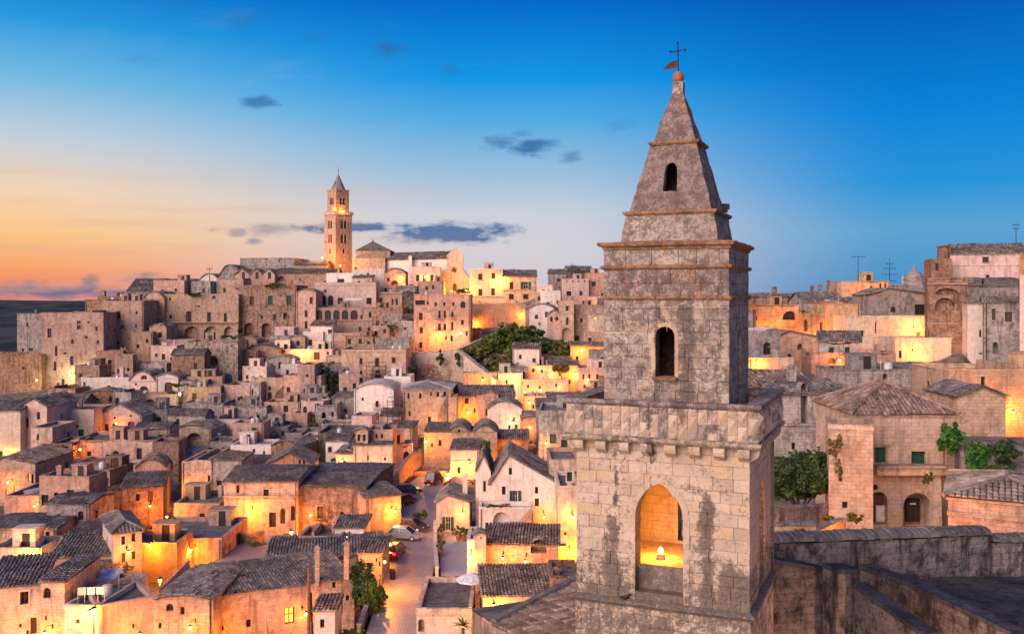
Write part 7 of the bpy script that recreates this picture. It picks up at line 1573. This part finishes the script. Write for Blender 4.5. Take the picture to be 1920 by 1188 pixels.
shrub('tuft of weeds on the balcony end of the main right house', 1740, 896, 18, 22, 63.4, 'leaf_olive', 350, .09, 'weed_tuft', 'plant'); shrub('weeds at the foot of the stone corner tower', 1606, 972, 34, 20, 60.5, 'leaf_olive', 600, .09, 'weed_tuft', 'plant')
shrub('grass patch before the arched door', 1676, 990, 70, 10, 58, 'leaf_olive', 700, .07, 'weed_tuft', 'plant'); shrub('bush on the small orange-lit garden wall', 1552, 970, 22, 14, 58, 'leaf_olive', 400, .08)
shrub('yellowish bush behind the tile-capped wall', 1495, 1000, 30, 22, 48, 'leaf_dry', 600, .07)
shrub('round green tree beside the wavy gables', 912, 838, 20, 30, 155, 'leaf_bright', 1000, .2); shrub('hedge by the white lamp post', 596, 888, 66, 24, 147, 'leaf_dark', 2200, .2, 'hedge', 'hedge')
shrub('dark bushes below the large rosy palace', 120, 754, 66, 32, 207, 'leaf_dark', 2200, .3); shrub('small dark cypress-like bush by the white house', 213, 742, 12, 22, 205, 'leaf_dark', 500, .25); shrub('low bushes on the pale stepping wall', 172, 752, 34, 14, 203, 'leaf_dark', 700, .25)
shrub('green strip under the purple doors', 210, 818, 110, 8, 180, 'leaf_dark', 1500, .2, 'hedge', 'hedge'); shrub('bush at the right end of the cave-house row', 322, 872, 36, 18, 160, 'leaf_dark', 900, .2); shrub('dark bush left of the bank wall', 74, 888, 28, 40, 148, 'leaf_dark', 1200, .22)
shrub('ivy on the overgrown rock face', 622, 712, 34, 50, 211, 'leaf_dark', 1600, .3, 'ivy', 'ivy'); shrub('bush on top of the overgrown rock face', 604, 694, 30, 18, 212, 'leaf_olive', 700, .3); shrub('green hanging fringe below the overgrown cave', 636, 757, 30, 8, 208, 'leaf_mid', 500, .2)
shrub('ivy patches on the pinkish garden wall', 326, 662, 26, 28, 234.5, 'leaf_dark', 500, .28, 'ivy', 'ivy', dep=.5); shrub('bush on the cliff near the garden wall', 300, 650, 10, 26, 234.5, 'leaf_dark', 300, .28)
shrub('plants under the arches of the long terrace palace', 432, 632, 46, 12, 244, 'leaf_dark', 900, .28); shrub('cypress shrub between two arches of the terrace palace', 451, 622, 9, 26, 245.5, 'leaf_dark', 400, .28); shrub('hanging garden above the brick palace', 511, 534, 38, 8, 248, 'leaf_mid', 600, .28)
shrub('roof garden on the arched terrace palace', 366, 552, 30, 7, 246, 'leaf_dark', 500, .28); shrub('plants on the terrace of the hanging-plant house', 728, 580, 30, 9, 252, 'leaf_mid', 600, .28); shrub('plants on the lower planted terrace', 736, 611, 22, 10, 241, 'leaf_mid', 400, .28); shrub('plants around the low lamp terrace', 744, 634, 14, 14, 240.5, 'leaf_olive', 400, .28)
shrub('green hedge before the cathedral front', 866, 546, 34, 9, 270, 'leaf_mid', 600, .3, 'hedge', 'hedge'); shrub('bush clinging to the pale rock slope', 828, 670, 18, 26, 227, 'leaf_dark', 500, .3); shrub('second bush low on the pale rock slope', 858, 672, 12, 26, 226, 'leaf_dark', 400, .3); shrub('dark bush at the right corner of the scaffolded house', 772, 694, 18, 18, 218, 'leaf_dark', 500, .3)
shrub('shrub patch in the grey ruins', 505, 786, 34, 14, 196, 'leaf_olive', 700, .22); shrub('dark green hollow shrub beside the small pink house', 586, 795, 20, 22, 192, 'leaf_olive', 600, .22); shrub('bush by the stony mound', 330, 722, 40, 8, 204, 'leaf_olive', 500, .25)
shrub('planter hedge along the street', 780, 968, 30, 16, 117, 'leaf_mid', 900, .16, 'hedge', 'hedge'); shrub('round shrub ending the street planter', 795, 962, 14, 16, 117.5, 'leaf_mid', 450, .16)
shrub('reddish lane planting beside the lane parapet', 480, 1018, 40, 14, 106, 'leaf_dry', 700, .14); shrub('bush at the foot of the large tiled house', 660, 1185, 44, 14, 79, 'leaf_mid', 500, .13)
shrub('flowers on the curved white porch', 940, 948, 60, 7, 107, 'leaf_olive', 500, .12)
def potted(label, px, py, Y, hpx, wpx, mat='leaf_mid'):
    p = P(px, py, Y); h = hpx / FPX * Y; w = wpx / FPX * Y; t = thing('potted_plant', label, 'potted plant', p, 'potted plants on the blue terrace'); m = MB(); m.lathe(p, [(w * .28, 0), (w * .40, h * .32), (w * .44, h * .34), (w * .40, h * .36)], 12); m.build('pot', 'terracotta', t)
    m = MB(); leaves(m, p + V3(0, 0, h * .68), (w * .55, w * .55, h * .34), 500, .11); m.build('foliage', mat, t)
for a in (('tall potted shrub nearest on the blue terrace', 826, 1040, 103, 32, 16), ('potted plant at the terrace entrance left of the door', 827, 1008, 110, 26, 13), ('left of two potted palms by the glass door', 860, 1012, 109, 26, 14), ('right of two potted palms by the glass door', 870, 1014, 109, 28, 15)): potted(*a)
def palm(label, px, py, Y, r):
    c = P(px, py, Y); t = thing('palm', label, 'palm', c - V3(0, 0, 1.2)); m = MB(); m.tube([c - V3(0, 0, 1.6), c - V3(0, 0, .2)], [.16, .12], 8); m.build('trunk', 'bark', t)
    for i in range(26):
        a = i * 2.399; el = random.uniform(-.1, 1.2); d = V3(math.cos(a) * math.cos(el), math.sin(a) * math.cos(el), math.sin(el)); s = V3(-math.sin(a), math.cos(a), 0); m = MB(); pr = None
        for k in range(5):
            f = k / 4; p = c + d * (r * f) - V3(0, 0, .35 * r * f * f); w = .07 * (1 - f) + .008
            if pr: m.quad(pr[0], pr[1], p + s * w, p - s * w)
            pr = (p - s * w, p + s * w)
        m.build('frond', 'leaf_mid', t)
palm('spiky palm at the bottom edge before the yellow-lit court', 868, 1172, 72, 1.1)
# ------------------------------------------------------------------ cars
def carat(lb, px, py, rz, paint, **k): car(lb, Pg(px, py, .07), rz, paint, **k)
carat('silver car parked across the street edge, nearest in the street', 757, 1011, R(-12), 'car_silver'); carat('dark car just behind the silver car', 772, 994, R(-25), 'car_dark')
carat('dark blue car under the yellow-lit wing', 764, 926, R(20), 'car_blue'); carat('dark red car behind the yellow-lit wing', 757, 946, R(60), 'car_red')
carat('red car half hidden below the starry street lamp', 739, 1042, R(80), 'car_red', tail=True); carat('dark van in the orange arch at the street end', 814, 906, R(70), 'car_dark', tail=True, Hh=1.9)
carat('dark car with red tail lights before the big orange-lit house', 424, 1004, R(15), 'car_dark', tail=True); carat('grey car on the lane behind the air conditioner roof', 350, 1004, R(5), 'car_silver')
# ------------------------------------------------------------------ rooftop things
def parasol():
    c = P(886, 1084, 84.5); t = thing('parasol', 'open white parasol on the flat roofed corner house', 'parasol', c - V3(0, 0, 2.4)); m = MB(); n = 8; r = 1.5
    rim = [c + V3(math.cos(2 * math.pi * k / n) * r, math.sin(2 * math.pi * k / n) * r, 0) for k in range(n)]; ap = c + V3(0, 0, .55)
    for k in range(n): m.add([rim[k], rim[(k + 1) % n], ap], ((0, 1, 2),)); m.quad(rim[k] - V3(0, 0, .14), rim[(k + 1) % n] - V3(0, 0, .14), rim[(k + 1) % n], rim[k])
    m.build('canopy', 'canvas_white', t); m = MB(); m.tube([c - V3(0, 0, 2.4), c + V3(0, 0, .62)], .03, 8); m.build('pole', 'white_metal', t)
    for k in range(n): m = MB(); m.tube([c + V3(0, 0, .1), (rim[k] * .9 + ap * .1) - V3(0, 0, .05)], .012, 5); m.build('rib', 'iron', t)
    m = MB(); m.lathe(c - V3(0, 0, 2.4), [(.3, 0), (.28, .08), (.06, .12)], 12); m.build('base', 'iron', t)
parasol()
def aircon(lb, px, py, Y):
    p = P(px, py, Y); t = thing('air_conditioner', lb, 'air conditioner', p, 'air conditioners on the dark roof terrace'); m = MB(); m.box(p + V3(0, 0, .42), (.42, .2, .36)); m.build('case', 'white_metal', t); m = MB(); m.lathe((0, 0, 0), [(.26, 0), (.26, .02)], 16)
    m.v = [tuple(p + V3(x - .08, -.21 - z, .42 + y)) for x, y, z in m.v]; m.build('fan_grille', 'iron', t)
    for sx_ in (-.3, .3): m = MB(); m.box(p + V3(sx_, 0, .02), (.04, .2, .05)); m.build('foot', 'iron', t)
aircon('left of two white air conditioners on the dark roof', 331, 1004, 104.6); aircon('right of two white air conditioners on the dark roof', 346, 1004, 104.6)
def mast(lb, px, y0, y1, Y, arms, name='aerial_mast'):
    a, b = P(px, y1, Y), P(px, y0, Y); t = thing(name, lb, 'aerial', a); m = MB(); m.tube([a - V3(0, 0, 1), b], [.12 * Y / 240, .05 * Y / 240], 6); m.build('pole', 'iron', t)
    for f, w in arms:
        c = a + (b - a) * f; m = MB(); m.tube([c - V3(w, 0, 0), c + V3(w, 0, 0)], .05 * Y / 240, 5)
        for k in range(-2, 3): m.tube([c + V3(w * k / 2, 0, -.25 * Y / 240), c + V3(w * k / 2, 0, .5 * Y / 240)], .03 * Y / 240, 4)
        m.build('crossarm', 'iron', t)
mast('tall radio mast with crossarms on the right skyline', 1668, 484, 545, 240, ((.3, 1.6), (.5, 1.9), (.68, 1.4), (.82, .9)))
mast('thin television aerial right of the bell tower', 1609, 480, 528, 165, ((.97, 1.2),)); mast('thin aerial on the far left hall', 393, 502, 525, 284, ((.9, .8),))
for i, (x, y, lb) in enumerate(((1079, 498, 'first thin aerial above the long slate roof'), (1084, 502, 'second thin aerial above the long slate roof'), (1073, 496, 'third thin aerial above the long slate roof'), (1105, 503, 'thin aerial beside the bell tower'))): mast(lb, x, y, y + 14, 288, ((.85, .5),))
mast('thin aerial at the top right corner', 1905, 418, 455, 152, ((.9, .6), (.7, .5)))
def dome():
    Y = 270; c = P(1714, 540, Y); t = thing('church_dome', 'small grey church dome with lantern on the right skyline', 'dome', c); m = MB(); r = 17 / FPX * Y
    m.lathe(c, [(r * 1.15, 0), (r * 1.15, 2.2), (r, 2.4)] + [(r * math.cos(a), 2.4 + r * 1.05 * math.sin(a)) for a in [k * .22 for k in range(1, 7)]] + [(.25, 2.4 + r * 1.05)], 20); m.build('drum', 'tuff_grey', t)
    z = 2.4 + r * 1.0; m = MB(); m.lathe(c + V3(0, 0, z), [(.4, 0), (.4, .9), (.5, .95), (.1, 1.4), (.05, 2.2)], 10); m.build('lantern', 'tuff_grey', t)
    for s_ in (-1, 1): m = MB(); m.lathe(c + V3(s_ * r * 1.25, 0, 0), [(.5, 0), (.5, 2.4), (.6, 2.5), (.1, 3.4), (.05, 3.8)], 8); m.build('side_turret', 'tuff_grey', t)
dome()
m = MB(); q0 = P(579, 1062, 80.5); t = thing('service_pipe', 'tall copper-brown pipe standing before the large tiled house', 'pipe', P(579, 1200, 80.5)); m.tube([P(579, 1210, 80.5), P(579, 1100, 80.5), q0], [.16, .14, .12], 8); m.build('shaft', 'pipe_copper', t)
m = MB(); m.tube([P(499, 1132, 84.2), P(499, 1210, 84.0)], .06, 8); t = m.build('drainpipe', 'frame_white', HS['l1']['root'])
m = MB(); m.tube([P(583, 1110, 80.4), P(586, 1200, 80.4)], .09, 8); m.build('drainpipe', 'iron', HS['l1']['root'])
def laundry():
    a, b = P(146, 1118, 79.4), P(196, 1116, 79.2); t = thing('laundry_rail', 'white rail with three pale cloths drying on the bottom left terrace', 'laundry rail', a); m = MB()
    for k in range(5): p = a + (b - a) * (k / 4); m.tube([p - V3(0, 0, .5), p + V3(0, 0, .75)], .02, 5)
    m.tube([a + V3(0, 0, .75), b + V3(0, 0, .75)], .025, 5); m.build('rail', 'white_metal', t); u = (b - a) / 3
    for k, mt in enumerate(('plaster_rose', 'canvas_white', 'canvas_white')):
        m = MB(); n = 8
        for i in range(n):
            f0, f1 = (k + .06 + .88 * i / n), (k + .06 + .88 * (i + 1) / n); w = lambda f: V3(0, -.05 + .03 * math.sin(f * 19), 0); p0, p1 = a + u * f0 + w(f0) + V3(0, 0, .78), a + u * f1 + w(f1) + V3(0, 0, .78); m.quad(p0 - V3(0, 0, .62), p1 - V3(0, 0, .62), p1, p0)
        m.build('cloth', mt, t)
laundry()
def awning(lb, px, py, w, d, Y, mat='canvas_white', legs=True):
    c = P(px, py, Y); t = thing('awning', lb, 'awning', c - V3(0, 0, 2)); m = MB(); x = w / FPX * Y / 2; n = 6
    for i in range(n): a0, a1 = -x + 2 * x * i / n, -x + 2 * x * (i + 1) / n; m.quad(c + V3(a0, -d / 2, -.1 + .05 * (i % 2)), c + V3(a1, -d / 2, -.1 + .05 * ((i + 1) % 2)), c + V3(a1, d / 2, .3), c + V3(a0, d / 2, .3)); m.quad(c + V3(a0, -d / 2, -.3), c + V3(a1, -d / 2, -.3), c + V3(a1, -d / 2, -.1 + .05 * ((i + 1) % 2)), c + V3(a0, -d / 2, -.1 + .05 * (i % 2)))
    m.build('canvas', mat, t)
    for s_ in (-1, 1): m = MB(); m.tube([c + V3(s_ * (x - .05), -d / 2 + .05, -2.2), c + V3(s_ * (x - .05), -d / 2 + .05, -.08)], .025, 6); m.build('post', 'white_metal', t)
awning('pale canvas awning on the laundry terrace', 204, 1078, 40, 1.8, 87); awning('pale awning on the terrace above the arcade', 663, 560, 32, 2, 250); awning('small cream awning beside the starry lamp at the bell tower', 1052, 1014, 20, 1.4, 102)
def scaffold(lb, x0, x1, y0, y1, Y):
    a, b = P(x0, y1, Y), P(x1, y0, Y); t = thing('scaffold', lb, 'scaffold', (a.x, Y, a.z)); n = 4; lv = 4
    for i in range(n):
        for dy_ in (0, 1.0): x = a.x + (b.x - a.x) * i / (n - 1); m = MB(); m.tube([(x, Y - dy_, a.z - 1), (x, Y - dy_, b.z)], .04, 5); m.build('upright', 'rusty_iron', t)
    for j in range(1, lv + 1):
        z = a.z + (b.z - a.z) * j / (lv + .3); m = MB(); m.box(((a.x + b.x) / 2, Y - .5, z), ((b.x - a.x) / 2, .45, .04)); m.build('deck', 'wood_brown', t)
        for dy_ in (0, 1.0): m = MB(); m.tube([(a.x, Y - dy_, z + .9), (b.x, Y - dy_, z + .9)], .03, 5); m.build('ledger', 'rusty_iron', t)
scaffold('iron scaffold before the plain square house', 688, 724, 684, 716, 217); scaffold('scaffold tower between the pale house and the pyramid-roofed house', 727, 757, 748, 808, 185)
def balcony_left():
    root = HS['b8b']['root']; m = MB(); a, b = P(46, 924, 126), P(102, 912, 128); d = (b - a).normalized(); s = V3(-d.y, d.x, 0) * 2; m.quad(a, b, b + s, a + s); m.quad(a - V3(0, 0, .25), b - V3(0, 0, .25), b, a); m.build('balcony', 'roof_pale', root)
balcony_left()
# small weeds and grass on ledges and banks
def weeds():
    m = MB()
    for (A, U, Vv, W, d, zb) in FOOT:
        if A.y < 90: continue
        for _ in range(2):
            if random.random() < .5:
                p = A + U * random.uniform(0, W) - Vv * random.uniform(.2, 1.0); p.z = zb + .1; leaves(m, p, (random.uniform(.3, .9), .4, random.uniform(.2, .5)), 26, .22)
    tag(m.build('weeds', 'leaf_olive'), 'scattered weeds along the foot of the houses', 'weeds', kind='stuff')
weeds()

def bin_(lb, px, py):
    p = Pg(px, py, .05); t = thing('litter_bin', lb, 'bin', p); m = MB(); m.lathe(p, [(.24, 0), (.28, .1), (.30, .85), (.24, .9)], 12); m.build('body', 'iron', t); m = MB(); m.lathe(p + V3(0, 0, .88), [(.31, 0), (.29, .08), (.1, .14)], 12); m.build('lid', 'iron', t)
bin_('small dark bin at the left side of the street', 736, 1086)
# ------------------------------------------------------------------ ground
def make_ground():
    xs = np.concatenate([-np.geomspace(16000, 135, 26), np.arange(-130, 166, 2.0), np.geomspace(172, 16000, 26)])
    ys = np.concatenate([[-400, -100, -30], np.arange(0, 336, 2.0), np.geomspace(342, 16000, 40)])
    C = np.array(CTRL); XX, YY = np.meshgrid(xs, ys); Z = np.zeros_like(XX)
    for j in range(len(ys)):
        d2 = (C[:, 0][None] - xs[:, None]) ** 2 + (C[:, 1][None] - ys[j]) ** 2 + 0.5
        w = d2 ** -1.7; Z[j] = (w * C[:, 2][None]).sum(1) / w.sum(1)
    Z -= 0.25
    t = np.clip((YY - 315) / 120, 0, 1) + np.clip((-XX - 125) / 60, 0, 1) + np.clip((XX - 175) / 80, 0, 1); t = np.clip(t, 0, 1)
    nz = np.array([[mnoise.fractal(V3(x * .003, y * .0016, 1.3), 1, 2, 4) for x in xs] for y in ys])
    dist = np.hypot(XX, YY); farz = -14 + nz * (20 + 24 * np.clip((dist - 900) / 3500, 0, 1))
    Z = Z * (1 - t) + farz * t
    for (A, U, Vv, W, d, zb) in FOOT:
        rx, ry = XX - A.x, YY - A.y; u = rx * U.x + ry * U.y; v = rx * Vv.x + ry * Vv.y
        ins = (u > -2.2) & (u < W + 2.2) & (v > -2.5) & (v < d + 2.2); Z[ins] = np.minimum(Z[ins], zb - .2)
    for (x, y, r, z) in CLAMP:
        i0, i1 = np.searchsorted(xs, (x - r, x + r)); j0, j1 = np.searchsorted(ys, (y - r, y + r)); Z[j0:j1, i0:i1] = np.minimum(Z[j0:j1, i0:i1], z)
    m = MB(); n = len(xs)
    vs = np.stack([XX.ravel(), YY.ravel(), Z.ravel()], 1)
    m.v = [tuple(p) for p in vs.tolist()]
    for j in range(len(ys) - 1):
        for i in range(n - 1): k = j * n + i; m.f.append((k, k + 1, k + n + 1, k + n)); m.m.append(0)
    o = m.build('ground', 'hillside'); tag(o, kind='structure')
make_ground()
